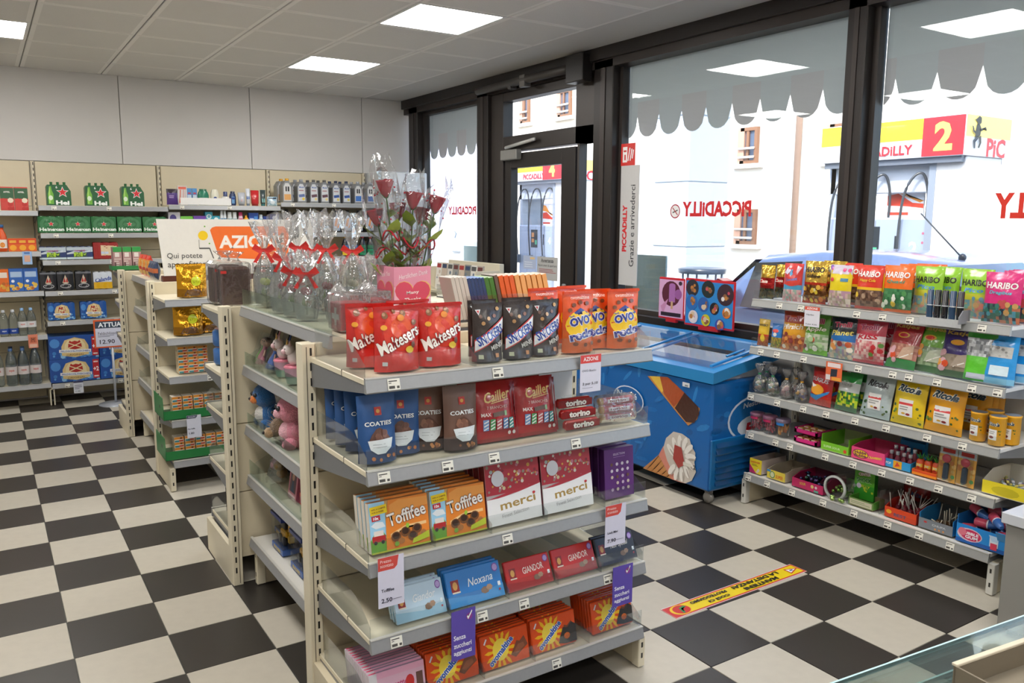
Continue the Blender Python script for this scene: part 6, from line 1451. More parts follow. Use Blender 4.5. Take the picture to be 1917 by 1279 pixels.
canpack('cal', 3, .15, .155, 'c9ccd2', d_cal); pb('cal', 175, 212, 541, 1.015, 'beer_pack', 'white and yellow beer can pack beside black ones', 'beer pack')
def d_feld(p, box=False):
    p.blobs(.0, .0, 1, .3, 26, ['5a9ad0', '3a7ac0', '8abce0'], .02, .05).ell(.12, .7, .1, .2, '4a8ad0', 12)
    cx = .52 if not box else .52
    p.poly([(cx-.27, .16), (cx-.27, .55), (cx-.2, .82), (cx, .93), (cx+.2, .82), (cx+.27, .55), (cx+.27, .16), (cx, .06)], 'd8bf86').poly([(cx-.22, .3), (cx-.2, .62), (cx-.14, .8), (cx, .88), (cx+.14, .8), (cx+.2, .62), (cx+.22, .3)], 'e6d4a4')
    p.poly([(cx-.14, .46), (cx-.13, .66), (cx-.1, .80), (cx-.06, .74), (cx, .78), (cx+.06, .74), (cx+.1, .80), (cx+.13, .66), (cx+.14, .46), (cx, .40)], 'b02a24').rect(cx-.16, .56, cx+.16, .60, 'e6d4a4', 24).rect(cx-.16, .56, cx+.16, .60, 'e6d4a4', -24)
    p.rect(cx-.32, .27, cx+.32, .40, 'e6e8ea', -2).text('FELDSCHLÖSSCHEN', cx, .335, .58, .085, '24408a', -2, .02).text('ORIGINAL', cx, .17, .36, .075, '8a6a2a', 0, .02)
    if box: p.rect(.86, .08, .99, .92, 'b8242a').text('+2', .925, .5, .11, .2, 'f4f0ee', 0, .03).rect(.88, .78, .97, .84, 'e8d8d4').rect(.88, .14, .97, .2, 'e8d8d4')
canpack('feldcan', 4, .21, .155, '2256a0', d_feld)
pb('feldcan', 90, 142, 597, .752, 'beer_pack', 'blue beer can pack with castle badge at the upright', 'beer pack'); pb('feldcan', 148, 204, 597, .752, 'beer_pack', 'blue beer can pack with castle badge and red strip', 'beer pack')
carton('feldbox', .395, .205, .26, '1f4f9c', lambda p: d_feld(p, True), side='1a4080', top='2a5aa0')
x0 = EX(86, 715, .155)
for k in range(2):
    for j in range(2):
        lb = 'blue beer box with castle badge, %s %s' % (('lower', 'upper')[j], ('beside the water bottles', 'behind the price stand')[k])
        put('feldbox', x0+.235+.400*k+.004*j, .178, .199+.207*j, name='beer_box', label=lb, cat='beer box', group='blue beer boxes')
# --- toiletries
def tube(key, r, h, col, cap, deco=None):
    def fn():
        mb = MB(); n = 12; rows = []
        for t in (0, .12, .13, .5, 1): rows.append(t)
        v = []; f = []; cc = []
        for t in rows:
            ry = r*(1-.88*max(0, (t-.12)/.88)); rx = r*(1+.12*max(0, (t-.12)/.88))
            if t <= .12: ry, rx = r*.86, r*.86
            for i in range(n): a_ = 2*math.pi*i/n; v.append((rx*math.cos(a_), ry*math.sin(a_), t*h))
        for j in range(4):
            for i in range(n): f.append((j*n+i, j*n+(i+1) % n, (j+1)*n+(i+1) % n, (j+1)*n+i)); cc.append(cap if j == 0 else col)
        f += [tuple(range(n))[::-1], tuple(4*n+i for i in range(n))]; cc += [cap, col]; mb.mesh_(v, f, cc, True)
        out = [('tube', mb, PLAS)]
        if deco:
            pr = Print(plane_map((-r*.9, -r*.95, h*.13), (r*1.8, 0, 0), (0, r*.86, h*.83), (0, -1, .1)), r*1.8, h*.83, sub=2); deco(pr); out.append(('print', pr.mb, PLAS))
        return out
    kind(key, fn)
def flask(key, w, d, h, col, cap, ch=.03, cw=.5, deco=None):
    def fn():
        mb = MB(); mb.lathe([(.42, 0), (.5, .02*h/h), (.5, (h-ch)*.72), (.42, (h-ch)*.92), (cw*.5, h-ch)], 14, col, sx=w, sy=d)
        m2 = MB(); m2.lathe([(cw*.46, h-ch), (cw*.46, h-.002), (cw*.36, h)], 12, cap, sx=w, sy=d); out = [('bottle', mb, PLAS), ('cap', m2, PLAS)]
        if deco:
            def f(u, v, e):
                a_ = (u-.5)*2-math.pi/2; return ((.5*w+e+.001)*math.cos(a_), (.5*d+e+.001)*math.sin(a_), .01+v*(h-ch)*.72)
            pr = Print(f, w*.9, (h-ch)*.72, sub=.2); deco(pr); out.append(('label_print', pr.mb, PAPER))
        return out
    kind(key, fn)
def simple(c, c2='ffffff'): return lambda p: p.rect(.1, .35, .9, .75, c).rect(.2, .5, .8, .58, c2)
bag('t_purple', .10, .145, .03, [(.78, '4a2a7a'), (1, '3a3038')], lambda p: p.lines(.2, .4, .8, .6, 2, 'b89ad0'), seed=21)
carton('t_brush', .085, .175, .02, 'd8cfcc', lambda p: p.rect(.1, .82, .9, .95, 'e0644a').rect(.2, .1, .3, .8, 'd8623a', -5).rect(.55, .1, .62, .8, 'c88a80', -4).rect(.75, .1, .82, .8, 'c8b0a8', -4), material=FILM)
carton('t_btube', .042, .155, .03, '3f8ac8', lambda p: p.rect(.1, .1, .9, .6, 'c8d8e4').rect(.2, .65, .8, .75, 'b83a5a'), material=FILM)
carton('t_comb', .085, .035, .03, '6a645c', None, material=PLAS)
flask('t_mouth', .105, .05, .15, '1f7a5c', '1f6a50', .02, .7, lambda p: p.rect(.12, .3, .88, .62, 'd8e4dc').rect(.15, .5, .85, .56, '7a5a4a'))
flask('t_lotion', .078, .045, .15, 'e0dcc8', 'e4e0d0', .008, .7, lambda p: p.ell(.5, .55, .2, None, '24408a', 14))
flask('t_pump', .085, .05, .13, 'e4e2dc', '2a3a6a', .045, .5, lambda p: p.ell(.5, .5, .18, None, '3a4a6a', 14))
flask('t_navy', .065, .04, .135, '2a3a62', '1f2a48', .02, .7, lambda p: p.rect(.3, .1, .7, .9, '6a9ac8').ell(.5, .7, .2, None, '24408a', 12))
tube('t_silver', .032, .125, 'b8bcc4', '9aa0a8', lambda p: p.ell(.5, .78, .2, None, '24408a', 12).rect(.35, .2, .65, .45, 'c86a4a'))
tube('t_white', .018, .165, 'd4d8e0', '8aa0c0', lambda p: p.rect(.1, .3, .9, .5, '3a6ab0')); tube('t_red', .036, .15, 'c4282c', 'a81c22', lambda p: p.lines(.2, .35, .8, .85, 4, 'e0a090'))
tube('t_teal', .024, .155, '3a4a4c', '2a8a94', lambda p: p.rect(.2, .1, .8, .4, '8ac4c0')); bag('t_pale', .10, .09, .04, [(1, ['a8c4d0', 'c4d4dc', '8ab0c4'])], lambda p: p.rect(.1, .75, .9, .95, '2a3a4a').ell(.5, .4, .25, .2, 'e0e8ec'), seed=22)
T1 = [('t_purple', 312, 334, 'purple pouch'), ('t_brush', 333, 352, 'toothbrush blister with red strip'), ('t_btube', 351, 360, 'slim blue toothpaste box beside the toothbrushes'), ('t_btube', 361, 370, 'slim blue toothpaste box beside the green mouthwash'), ('t_mouth', 370, 392, 'flat green mouthwash bottle'), ('t_lotion', 394, 411, 'cream lotion bottle with round blue logo'),
      ('t_pump', 414, 431, 'white bottle with navy pump cap'), ('t_navy', 429, 443, 'navy shower bottle'), ('t_silver', 444, 461, 'silver cream tube standing on its cap'), ('t_white', 461, 468, 'tall white and blue tube'), ('t_red', 469, 486, 'red cream tube standing on its cap'), ('t_teal', 487, 498, 'dark tube with teal cap'), ('t_pale', 499, 520, 'pale blue pouch at the shelf end')]
for k, a_, b_, lb in T1: pb(k, a_, b_, 383, 1.772, 'toiletry', lb+' on the top toiletry shelf', 'toiletry', 'toiletries on the top shelf', Y=.24 if k not in ('t_silver', 't_pale') else .20)
put('t_comb', EX(376, 345, .33), .33, 1.93, 0, .2, name='toiletry', label='grey hair brush head showing above the green mouthwash', cat='toiletry') if 0 else None
mb = MB(); a = hitY(338, 381, .17); b_ = hitY(433, 381, .17); mb.box(a.x, b_.x, .17, .173, 1.776, 1.84, 'eceae6'); mb.box(a.x, b_.x, .173, .20, 1.776, 1.779, 'e0deda'); tag(obj('white_card_strip', mb, MATT), 'plain white folded card standing before the toiletries', 'card')
carton('u_pad', .10, .10, .07, 'c8c4cc', lambda p: p.ell(.4, .45, .28, .35, '3a2a7a', 14), material=FILM); carton('u_green', .11, .065, .07, '2f7ac0', lambda p: p.rect(0, .6, 1, 1, '6fc03a').rect(.2, .15, .8, .4, 'c8dcec'), material=FILM, side='6fc03a', bev=.008); carton('u_purp', .115, .07, .07, '2f5ac0', lambda p: p.rect(0, .6, 1, 1, '6a3aa0').rect(.2, .15, .8, .4, 'c8d0ec'), material=FILM, side='6a3aa0', bev=.008)
carton('u_teal', .065, .105, .06, '2a9ab0', lambda p: p.ell(.5, .6, .35, None, 'd8ecec', 14).ell(.5, .6, .2, None, '6aaac0', 12)); carton('u_teal2', .062, .07, .06, '2a9ab0', lambda p: p.ell(.5, .55, .3, None, 'd8ecec', 14))
flask('u_spray', .03, .03, .12, 'dce0e2', 'e8ecec', .03, .8, lambda p: p.rect(.1, .3, .9, .6, '4a8ab8')); flask('u_roll', .045, .04, .105, 'd8dcda', 'e4e8e6', .035, .9, lambda p: p.rect(.1, .3, .9, .7, '5a9aa8')); flask('u_pink', .045, .04, .105, 'e0c0cc', 'c83a6a', .035, .9, simple('c83a6a'))
flask('u_yel', .045, .04, .075, 'e8b02a', 'e89a1c', .02, .5); carton('u_blue', .09, .10, .05, '1f4fae', lambda p: p.rect(.55, .2, .9, .7, '4a8ad0').rect(.1, .1, .5, .5, 'b8c8e0')); flask('u_wht', .035, .035, .085, 'dce4e8', 'ccd8dc', .02, .9, simple('4aa0b0')); carton('u_nav1', .05, .07, .05, '24408a', lambda p: p.rect(0, 0, 1, .4, '8a94a8')); carton('u_nav2', .085, .09, .06, '1f2f7a', lambda p: p.ell(.5, .62, .25, None, 'c8d0e0', 14).rect(0, 0, 1, .3, 'b0b8c8'))
T2 = [('u_pad', 315, 338, 'pale pad pack with violet spot'), ('u_green', 340, 361, 'green and blue tissue pack'), ('u_purp', 362, 385, 'violet and blue tissue pack'), ('u_teal', 385, 398, 'tall teal box with white disc'), ('u_teal2', 399, 411, 'short teal box with white disc'), ('u_spray', 412, 418, 'slim white spray can beside the teal boxes'), ('u_spray', 418, 424, 'slim white spray can beside the roll-on sticks'), ('u_roll', 425, 435, 'white roll-on stick beside the spray cans'), ('u_roll', 435, 444, 'white roll-on stick beside the pink one'), ('u_pink', 445, 456, 'pink roll-on stick'), ('u_yel', 457, 465, 'small yellow bottle'), ('u_blue', 466, 484, 'bright blue carton'), ('u_wht', 485, 492, 'small white stick'), ('u_nav1', 493, 503, 'small navy jar box'), ('u_nav2', 505, 523, 'navy cream box at the oil bay')]
for k, a_, b_, lb in T2: pb(k, a_, b_, 412, 1.598, 'toiletry', lb+' on the second toiletry shelf', 'toiletry', 'toiletries on the second shelf', Y=.2, sc=1.05)
# --- motor oil
def oil(key, w, h, d, col, cap, deco, hand=None):
    def fn():
        mb = MB(); mb.prism([(-w/2, 0), (w/2, 0), (w/2, h*.66), (w*.22, h*.90), (-w*.18, h*.90), (-w/2, h*.70)], 'y', 0, d, col)
        m2 = MB(); m2.lathe([(w*.20, h*.90), (w*.21, h*.91), (w*.21, h), (w*.17, h)], 12, cap, (.01, d*.35, 0))
        pr = Print(plane_map((-w/2, 0, 0), (w, 0, 0), (0, 0, h), (0, -1, 0)), w, h, sub=2); deco(pr)
        return [('bottle', mb, PLAS), ('cap', m2, PLAS), ('label_print', pr.mb, PAPER)]
    kind(key, fn)
def d_oil(c1, c2, logo=True):
    def d(p):
        p.poly([(.10, .06), (.92, .06), (.90, .64), (.66, .80), (.3, .80), (.12, .66)], 'c4c6c8').rect(.18, .24, .86, .36, c1, 8).ell(.7, .16, .16, .06, c2, 10).text('Mobil', .52, .66, .56, .07, '3a5a9a', 0, .03).rect(.2, .5, .75, .54, '9a6a6a')
    return d
def d_oil1(c):
    def d(p): p.poly([(.10, .06), (.92, .06), (.90, .64), (.66, .80), (.3, .80), (.12, .66)], 'c9c8c6').rect(.3, .46, .46, .66, '1c1c1e').rect(.54, .46, .72, .66, '1c1c1e').rect(.15, .10, .88, .34, c)
    return d
oil('oil_gold', .092, .235, .11, '7c7e80', 'd09a2a', d_oil1('d09a5a')); oil('oil_a', .088, .23, .11, '6f7174', '8a8c90', d_oil('5a6a9a', 'd8b83a')); oil('oil_b', .085, .23, .11, '75777a', '4a4846', d_oil('5a3a44', 'd8c07a')); oil('oil_c', .085, .225, .11, '6c6e72', '1f2a4a', d_oil('2a4a8a', 'c8b45a')); oil('oil_d', .085, .225, .11, '77797c', '9a9ca0', d_oil1('3a6ab0'))
O1 = [('oil_gold', 529, 548, 'grey oil bottle with gold cap'), ('oil_a', 555, 575, 'grey oil bottle beside the gold capped one'), ('oil_b', 580, 597, 'grey oil bottle with dark red stripe, first of two'), ('oil_b', 600, 617, 'grey oil bottle with dark red stripe, second of two'), ('oil_c', 621, 639, 'grey oil bottle with navy cap beside the red striped'), ('oil_c', 641, 658, 'grey oil bottle with navy cap beside the black numeral'), ('oil_d', 661, 681, 'grey oil bottle with black numeral and blue panel'), ('oil_d', 685, 703, 'grey oil bottle with black numeral behind the tallest rose')]
for k, a_, b_, lb in O1:
    pb(k, a_, b_, 376, 1.81, 'oil_bottle', lb, 'oil bottle', 'grey oil bottles'); put(k, (EX(a_, 376, YF)+EX(b_, 376, YF))/2-.02, YF+.125, 1.813, name='oil_bottle', label='grey oil bottle standing in the second row behind the first', cat='oil bottle', group='second row of grey oil bottles')
def d_blko(c, bg): return lambda p: p.poly([(.08, .08), (.92, .08), (.90, .62), (.5, .78), (.12, .6)], bg).poly([(.2, .3), (.4, .6), (.7, .68), (.6, .45), (.5, .25)], c).poly([(.5, .2), (.8, .4), (.75, .2)], c).rect(.12, .1, .88, .18, '9aa4b0')
oil('bo_dark', .085, .225, .11, '1d1d20', '1d1d20', d_blko('e08a2a', '3a3436')); oil('bo_light', .085, .225, .11, '1d1d20', '1d1d20', d_blko('e08a3a', 'b8c8dc'))
O2 = [('bo_dark', 529, 547), ('bo_dark', 551, 569), ('bo_dark', 573, 590), ('bo_dark', 595, 612), ('bo_light', 622, 639), ('bo_light', 643, 660), ('bo_light', 664, 681), ('bo_light', 685, 702)]
for i, (k, a_, b_) in enumerate(O2): pb(k, a_, b_, 430, 1.512, 'oil_bottle', 'black oil bottle with orange flame on %s label, %s from the cream box' % ('dark' if i < 4 else 'pale', ordinal(i)), 'oil bottle', 'black oil bottles')
def fluid(key, c_lab, cap):
    lathe_kind(key, [(.034, 0), (.038, .008), (.038, .12), (.022, .165), (.014, .175), (.014, .19)], '1a1c22', deco=lambda p: p.rect(0, 0, 1, .6, c_lab).rect(0, .66, 1, 1, '4a6a9a' if cap != 'c8303a' else '2a6a4a').text('ADD', .5, .3, .4, .2, '2a2a2a', 0, .02), rlab=.0385, z0=.01, z1=.115,
               extra=lambda: [('cap', (lambda m: (m.lathe([(.017, .188), (.018, .19), (.018, .218), (.015, .22)], 10, cap), m)[1])(MB()), PLAS)])
fluid('fl_y', 'd8b41c', 'd8a02a'); fluid('fl_g', '1f8a5a', 'c8303a')
for k, a_, b_, lb in (('fl_y', 639, 655, 'yellow labelled additive bottle nearest the gifts'), ('fl_y', 656, 671, 'yellow labelled additive bottle next to the green ones'), ('fl_g', 673, 685, 'green labelled additive bottle with red cap'), ('fl_g', 687, 700, 'green labelled additive bottle with red cap behind the rose leaves')): pb(k, a_, b_, 490, 1.265, 'additive_bottle', lb, 'bottle', 'additive bottles', sc=1.0)
# white corner cabinet
t = thing('corner_cabinet', 'tall plain white cabinet in the corner by the window', 'cabinet', T(3.43, .13, 0))
mb = MB(); mb.box(0, .52, 0, .43, .06, 2.15, 'd6dade', .004); obj('carcass', mb, PLAS, t)
for k in range(2): mb = MB(); mb.box(.005+.258*k, .255+.258*k, -.018, 0, .08, 2.14, 'e2e6ea', .003); d_ = obj('door', mb, PLAS, t); m2 = MB(); m2.box(.225+.03*k+.258*k*.0, .235+.03*k, -.03, -.018, 1.0, 1.15, '8a8e94', .003); obj('handle', m2, STEEL, d_)
mb = MB(); mb.box(.02, .50, .02, .41, 0, .06, '5a5c60'); obj('plinth', mb, PLAS, t)
# ================================================================== candy rack by the window
XC = 3.535
HP = -math.pi/2
SCL = [(1.08, 1.22), (1.2, 1.06), (1.13, 1.12), (1, 1), (1, 1)]
def pc(key, px0, px1, py, lev, nm, label, cat, X=XC, rz=0, rx=0, group=None, dz=0.0, sc=1.0):
    y = (hitX(px0, py, X).y+hitX(px1, py, X).y)/2
    o = put(key, X, y, CZ[lev]+.003+dz, HP+rz, rx, name=nm, label=label, cat=cat, group=group, sc=sc)
    if key[:2] in ('h_', 'k_', 's_'): o.scale = (SCL[lev][0], 1, SCL[lev][1])
    return o
CAND = ['c8a03a', 'b84a3a', '6a9a4a', 'd8c07a', '8a5a9a', 'c87a4a']
def d_har(sub, tc, scol, oc=None, ty=.80, lc='ffffff', sx=.5):
    def d(p): p.text('HARIBO', .5, ty, .84, .13, tc, 0, .03, out=oc, ow=.035).text(sub, .5, ty-.15, .62, .085, scol, 0, .02, .2); p.blobs(.08, .06, .92, .42, 14, CANDL[sub], .05, .09)
    return d
CANDL = {'Goldbären': ['e8c83a', 'c8742a', 'd8a83a', '8a5a3a', 'e8d8a0'], 'Happy Cola': ['6a4a3a', '8a6a50', 'e8c83a', 'b89a80'], 'Quaxi': ['3a7a4a', 'e8e8dc', '5a9a5a', 'e8c83a', 'dce4d0'], 'Phantasia': ['e0b8c0', 'd8d0c8', 'c8a0b0', 'e8d87a'], 'Pico': ['e08a7a', '7ab0a0', '6a9ab0', 'd8b07a'], 'Dragibus': ['3a7a6a', '2a3a4a', '4aa0b0', 'b84a4a', 'c89a5a']}
W1 = .135; H1 = .175
bag('h_casa', .095, .155, .05, [(.34, ['5a6a5a', '8a7a4a', '3a3a34']), (.60, 'b02a28'), (1, ['c9a23a', 'b8902e', 'd8b45a'])], lambda p: p.text('Casa', .42, .52, .6, .1, 'f0e0d0', 0, .02, .2), material=FOIL, seed=31, crum=.12, pmat=FILM)
bag('h_sweet', .115, .17, .05, [(.30, ['c8a0a0', 'd8b8b4', '9ab0a0', 'c07a80']), (.42, '4a9ac0'), (1, 'd0302e')], lambda p: p.ell(.55, .50, .40, .10, 'd8443a', 16).text('Sweet', .55, .58, .6, .09, '3a7ac0', 8, .02).poly([(.1, .75), (.3, .95), (.45, .8), (.3, .7)], 'c9c4d8').poly([(.7, .95), (.95, .9), (.8, .7)], 'e0b8c4').poly([(.45, .95), (.55, .95), (.55, .75), (.6, .72), (.5, .66), (.4, .74), (.45, .76)], '5a9ac8'), seed=32)
bag('h_gold', W1, .185, .06, [(.12, 'b03a1c'), (.42, ['7a4a2a', '9a6a3a', 'c8942a', '8a5a34']), (.50, 'c83a28'), (1, 'd0aa4a')], d_har('Goldbären', '1c1a1a', '3a2a1a'), material=FOIL, seed=33, crum=.08, pmat=FILM)
bag('h_yel', .125, .175, .05, [(.40, ['c8a8a0', 'b890a0', 'd8c8b8', 'a89a80']), (1, 'e8d01c')], lambda p: p.rect(0, .78, 1, 1, 'cfc4d4').blobs(.05, .8, .95, .98, 8, ['d83a7a', '8a4ab0', 'e8e0e8'], .05, .08).rect(.6, .6, .9, .68, '3a7a9a').ell(.2, .64, .1, .05, 'd84a4a', 8), seed=34)
bag('h_cola', W1, .18, .055, [(.08, 'b84038'), (.46, ['5a3f34', '7a5a48', '8a6a58']), (.52, 'e8b81c'), (1, 'd83018')], d_har('Happy Cola', 'f6efe8', 'f0c83a', 'b02010'), seed=35)
bag('h_quax', .145, .185, .055, [(.06, 'e0641c'), (.50, ['3a7a4a', '4a8a5a', '2f6a40']), (1, 'ec6c14')], d_har('Quaxi', 'f6f0ea', '2a8a6a', 'c8402a'), seed=36)
bag('h_green', .135, .185, .055, [(.40, ['d89a8a', '9ab8a0', 'c8b07a', '7aa8b0']), (.5, 'c8c83a'), (1, '96cc2c')], d_har('Pico', '1f1c1c', '3a8ad0', None, .72), seed=37)
bag('h_pink', .15, .18, .055, [(.40, ['3a6a5a', '2a3a48', '4a8a9a', 'b86a4a']), (1, 'd8287a')], d_har('Dragibus', 'f2e8ea', '3ac0d0', 'a01a2a', .74), seed=38)
gA = 'gummy bags on the top candy shelf'
A = [('h_casa', 1417, 1447, 'small gold foil candy bag at the end of the top candy shelf'), ('h_sweet', 1462, 1497, 'red marshmallow bag beside the gold foil bag'), ('h_gold', 1498, 1545, 'gold gummy bear bag with black lettering'), ('h_yel', 1547, 1590, 'yellow and white gummy bag with bright top edge'),
     ('h_cola', 1598, 1647, 'red cola gummy bag with white lettering'), ('h_quax', 1648, 1703, 'orange and green frog gummy bag facing front'), ('h_green', 1712, 1752, 'lime green gummy bag behind the dark tubes'), ('h_green', 1798, 1845, 'lime green gummy bag beside the pink bag'), ('h_pink', 1842, 1903, 'bright pink gummy bag at the near end of the top shelf')]
for k, a_, b_, lb in A:
    X = XC if k != 'h_green' else XC+.06
    pc(k, a_, b_, 600, 0, 'gummy_bag', lb, 'candy bag', X=X, rx=-.06, group=gA)
B2 = [('h_casa', 1450, 1470, 'second gold foil candy bag half hidden by the red one'), ('h_gold', 1535, 1575, 'gold gummy bag behind the yellow and white bag'), ('h_cola', 1560, 1605, 'red gummy bag in the second row behind the yellow bag'), ('h_quax', 1700, 1740, 'orange gummy bag half hidden behind the lime bag'), ('h_green', 1735, 1790, 'lime gummy bag in the back row over the dark tubes'), ('h_pink', 1885, 1930, 'pink gummy bag in the second row at the near end'), ('h_yel', 1610, 1650, 'yellow gummy bag in the back row behind the cola bag')]
for k, a_, b_, lb in B2: pc(k, a_, b_, 595, 0, 'gummy_bag', lb, 'candy bag', X=XC+.115, rx=-.08, group=gA)
for j in range(3): pc('h_quax', 1680+16*j, 1725+16*j, 585, 0, 'gummy_bag', 'orange gummy bag packed in the back rows behind the front orange one', 'candy bag', X=XC+.16+.068*j, rx=-.08, group='orange gummy bags in the back rows')
for j in range(3): pc('h_pink', 1880+8*j, 1930+8*j, 590, 0, 'gummy_bag', 'pink gummy bag packed in the back rows behind the front pink one', 'candy bag', X=XC+.16+.068*j, rx=-.08, group='pink gummy bags in the back rows')
# dark tube display clipped on the rail
xd = XC-.055; ya = hitX(1733, 590, xd).y; yb = hitX(1803, 600, xd).y
t = thing('tube_display', 'clear tray clipped on the candy rail holding dark tubes', 'display tray', T(xd, (ya+yb)/2, CZ[0])); hw = (ya-yb)/2
mb = MB(); mb.box(-.03, .03, -hw-.01, hw+.01, -.006, 0, 'd0d2d4'); mb.box(-.034, -.03, -hw-.01, hw+.01, -.03, .006, 'c8cacc'); obj('tray', mb, STEEL, t)
mb = MB(); mb.prism([(-.06, -.01), (-.06, .02), (-.03, .05), (.03, .05), (.03, -.01)], 'y', -hw-.014, -hw-.010, '8a8c90'); obj('end_plate', mb, PLAS, t)
def dtube(c1, c2):
    def fn():
        mb = MB(); mb.lathe([(.013, 0), (.0145, .004), (.0145, .056), (.0150, .057, 'c8ccd0'), (.0150, .061), (.0145, .062), (.0145, .125), (.012, .13)], 14, c1); return [('tube', mb, mat('gloss_tube', .12, coat=.8, noise=.02))]
    return fn
kind('tb_blue', dtube('2c4a6a', 0)); kind('tb_black', dtube('1a1a1e', 0))
for k in range(5):
    f_ = (k+.5)/5; c_ = 'tb_blue' if k in (0, 3) else 'tb_black'
    put(c_, xd, ya+(yb-ya)*f_, CZ[0]+.002, name='dark_tube', label='%s glossy tube in the rail display, %s from the lime bag' % ('blue' if k in (0, 3) else 'black', ordinal(k)), cat='tube', group='dark tubes in the rail display')
# second shelf
bag('k_smallgold', .065, .145, .035, [(.35, ['9a4a2a', 'b8642a', '7a3a22']), (.42, 'c83a28'), (1, 'd8b02a')], lambda p: p.text('HARIBO', .5, .78, .8, .09, '1c1a1a', 0, .02).ell(.6, .3, .2, .14, 'e8c83a', 10), seed=41)
bag('k_smallblue', .06, .13, .035, [(.45, ['6a7a3a', '8a6a3a', 'a89a3a']), (1, '2a7ac8')], lambda p: p.ell(.5, .7, .3, .08, 'c8302a', 10).ell(.5, .55, .2, .08, 'e8e4e0', 10), seed=42)
def d_trol(name2, tc='a8204a', c2='e8e0d0', ty=.80): return lambda p: (p.text('Trolli', .5, ty, .66, .13, tc, 5, .04, out='f0d8c8', ow=.03), p.text(name2, .52, ty-.20, .84, .13, c2, 5, .02, .2), p.blobs(.1, .06, .9, .42, 10, ['e8e0d0', 'c8603a', 'd8904a', '8a3a3a', 'e0c8a8'] if name2 != 'Apple' else ['e8e8dc', 'b8d8a0', 'c8603a', '9ac47a', '7a3a3a'], .07, .12))
bag('k_apr', .13, .21, .055, [(.40, ['9a4a2a', 'b86a4a', 'c8703a', '8a4a34']), (.68, 'e0a02a'), (1, 'b8401c')], d_trol('Pfirsich'), seed=43)
bag('k_app', .13, .21, .055, [(.10, '6ab02a'), (.48, ['8aa878', 'c8d0b8', '9ab88a']), (1, '5a9a2c')], d_trol('Apple', 'a02a4a'), seed=44)
bag('k_blue', .13, .20, .055, [(.45, ['a89a8a', '8aa8a0', 'c8b8a0', '9a8aa0']), (.62, '1f6ab0'), (1, '16202c')], d_trol('Planet', 'c82a5a', 'e8d86a', .84), seed=45)
bag('k_kiss', .145, .215, .06, [(.08, 'b82a40'), (.52, ['d8b0a8', 'e0c8c0', 'c88a88', 'c86a70']), (.62, 'e8d8d8'), (1, 'c83a50')], lambda p: (p.text('Trolli', .5, .80, .6, .13, 'b02a5a', 5, .04, out='f0d8dc', ow=.03), p.text('KISS', .5, .58, .7, .10, 'c01a30', 4, .03, .2), p.blobs(.55, .1, .95, .45, 6, ['5a8a3a', 'b82a30', 'c83a40'], .06, .1)), seed=46)
def d_kat(p, c1='b8243a', win='c8a890'): p.text('Katjes', .5, .86, .78, .11, 'd8b45a', 0, .03).ell(.5, .68, .20, .06, 'd8a83a', 14).ell(.5, .68, .15, .04, c1, 12).blobs(.02, .15, .35, .48, 7, ['e0702a', 'e8a03a', 'd8a8b0', 'd8502a'], .08, .12).poly([(.45, .2), (.92, .2), (.92, .48), (.6, .42)], win).rect(.5, .26, .95, .28, 'e8e4dc', 30)
bag('k_katr', .135, .225, .06, [(.16, '3a8a4a'), (.48, ['b87a6a', 'a86a5a', 'c8907a']), (1, 'a81c24')], d_kat, seed=47); bag('k_katg', .14, .225, .06, [(.14, '3a6a3a'), (.48, ['8aa07a', '7a906a', '9ab08a']), (1, '6aa82a')], lambda p: d_kat(p, 'c83a2a', 'b8c0a8'), seed=48); bag('k_katp', .145, .22, .06, [(.14, '4a6a4a'), (.46, ['8a7a68', '9a8a78']), (1, '35226e')], lambda p: d_kat(p, 'e8a03a', 'a89888'), seed=49)
bag('k_gw', .11, .205, .06, [(.14, '3aa03a'), (.48, '5ac02c'), (.86, ['c8ccd0', 'a8acb0', 'e0e4e8', '7a7e84']), (1, '3a9a34')], lambda p: p.rect(.2, .04, .85, .15, 'c8c8d8'), 'stand', seed=50)
bag('k_sky', .12, .20, .06, [(.12, '7ab8d8'), (1, '1f94dc')], lambda p: (p.rect(.12, .55, .88, .78, 'c8c8c4'), p.blobs(.15, .57, .85, .76, 14, ['a8a8a4', 'd8d8d4', '8a8a86'], .04, .06), p.rect(.3, .18, .85, .38, 'd0e4ec'), p.ell(.5, .9, .1, .015, '1874b0', 8)), 'stand', seed=51)
gB = 'candy bags on the second candy shelf'
A = [('k_smallgold', 1414, 1436, 0, 'small gold gummy bag at the end of the second candy shelf'), ('k_smallblue', 1439, 1460, 0, 'small blue topped gummy bag beside the small gold one'), ('k_apr', 1459, 1503, 0, 'orange and red peach ring bag'), ('k_app', 1500, 1547, 0, 'green apple ring bag below the price card'), ('k_blue', 1550, 1597, 0, 'black and blue sour gummy bag'), ('k_kiss', 1599, 1648, 0, 'pink strawberry gummy bag with white band'),
     ('k_katr', 1655, 1712, -.08, 'red and green gummy bag slanting beside the pink one'), ('k_katg', 1705, 1762, -.08, 'lime green gummy bag slanting on the second shelf'), ('k_katp', 1756, 1814, -.05, 'purple gummy bag with gold lettering'), ('k_gw', 1816, 1846, 0, 'green and white pebble candy pouch'), ('k_sky', 1850, 1888, 0, 'sky blue candy pouch facing front')]
for k, a_, b_, tilt, lb in A: pc(k, a_, b_, 690, 1, 'gummy_bag', lb, 'candy bag', X=XC+(.02 if k == 'k_katg' else 0), rx=-.10 if not tilt else -.28, rz=tilt, group=gB)
A = [('k_sky', 1885, 1925, 'sky blue candy pouch in the second row at the shelf end'), ('k_kiss', 1632, 1668, 'pink strawberry gummy bag behind the front pink one'), ('k_katg', 1765, 1810, 'green gummy bag behind the purple one'), ('k_app', 1520, 1556, 'green apple ring bag behind its twin')]
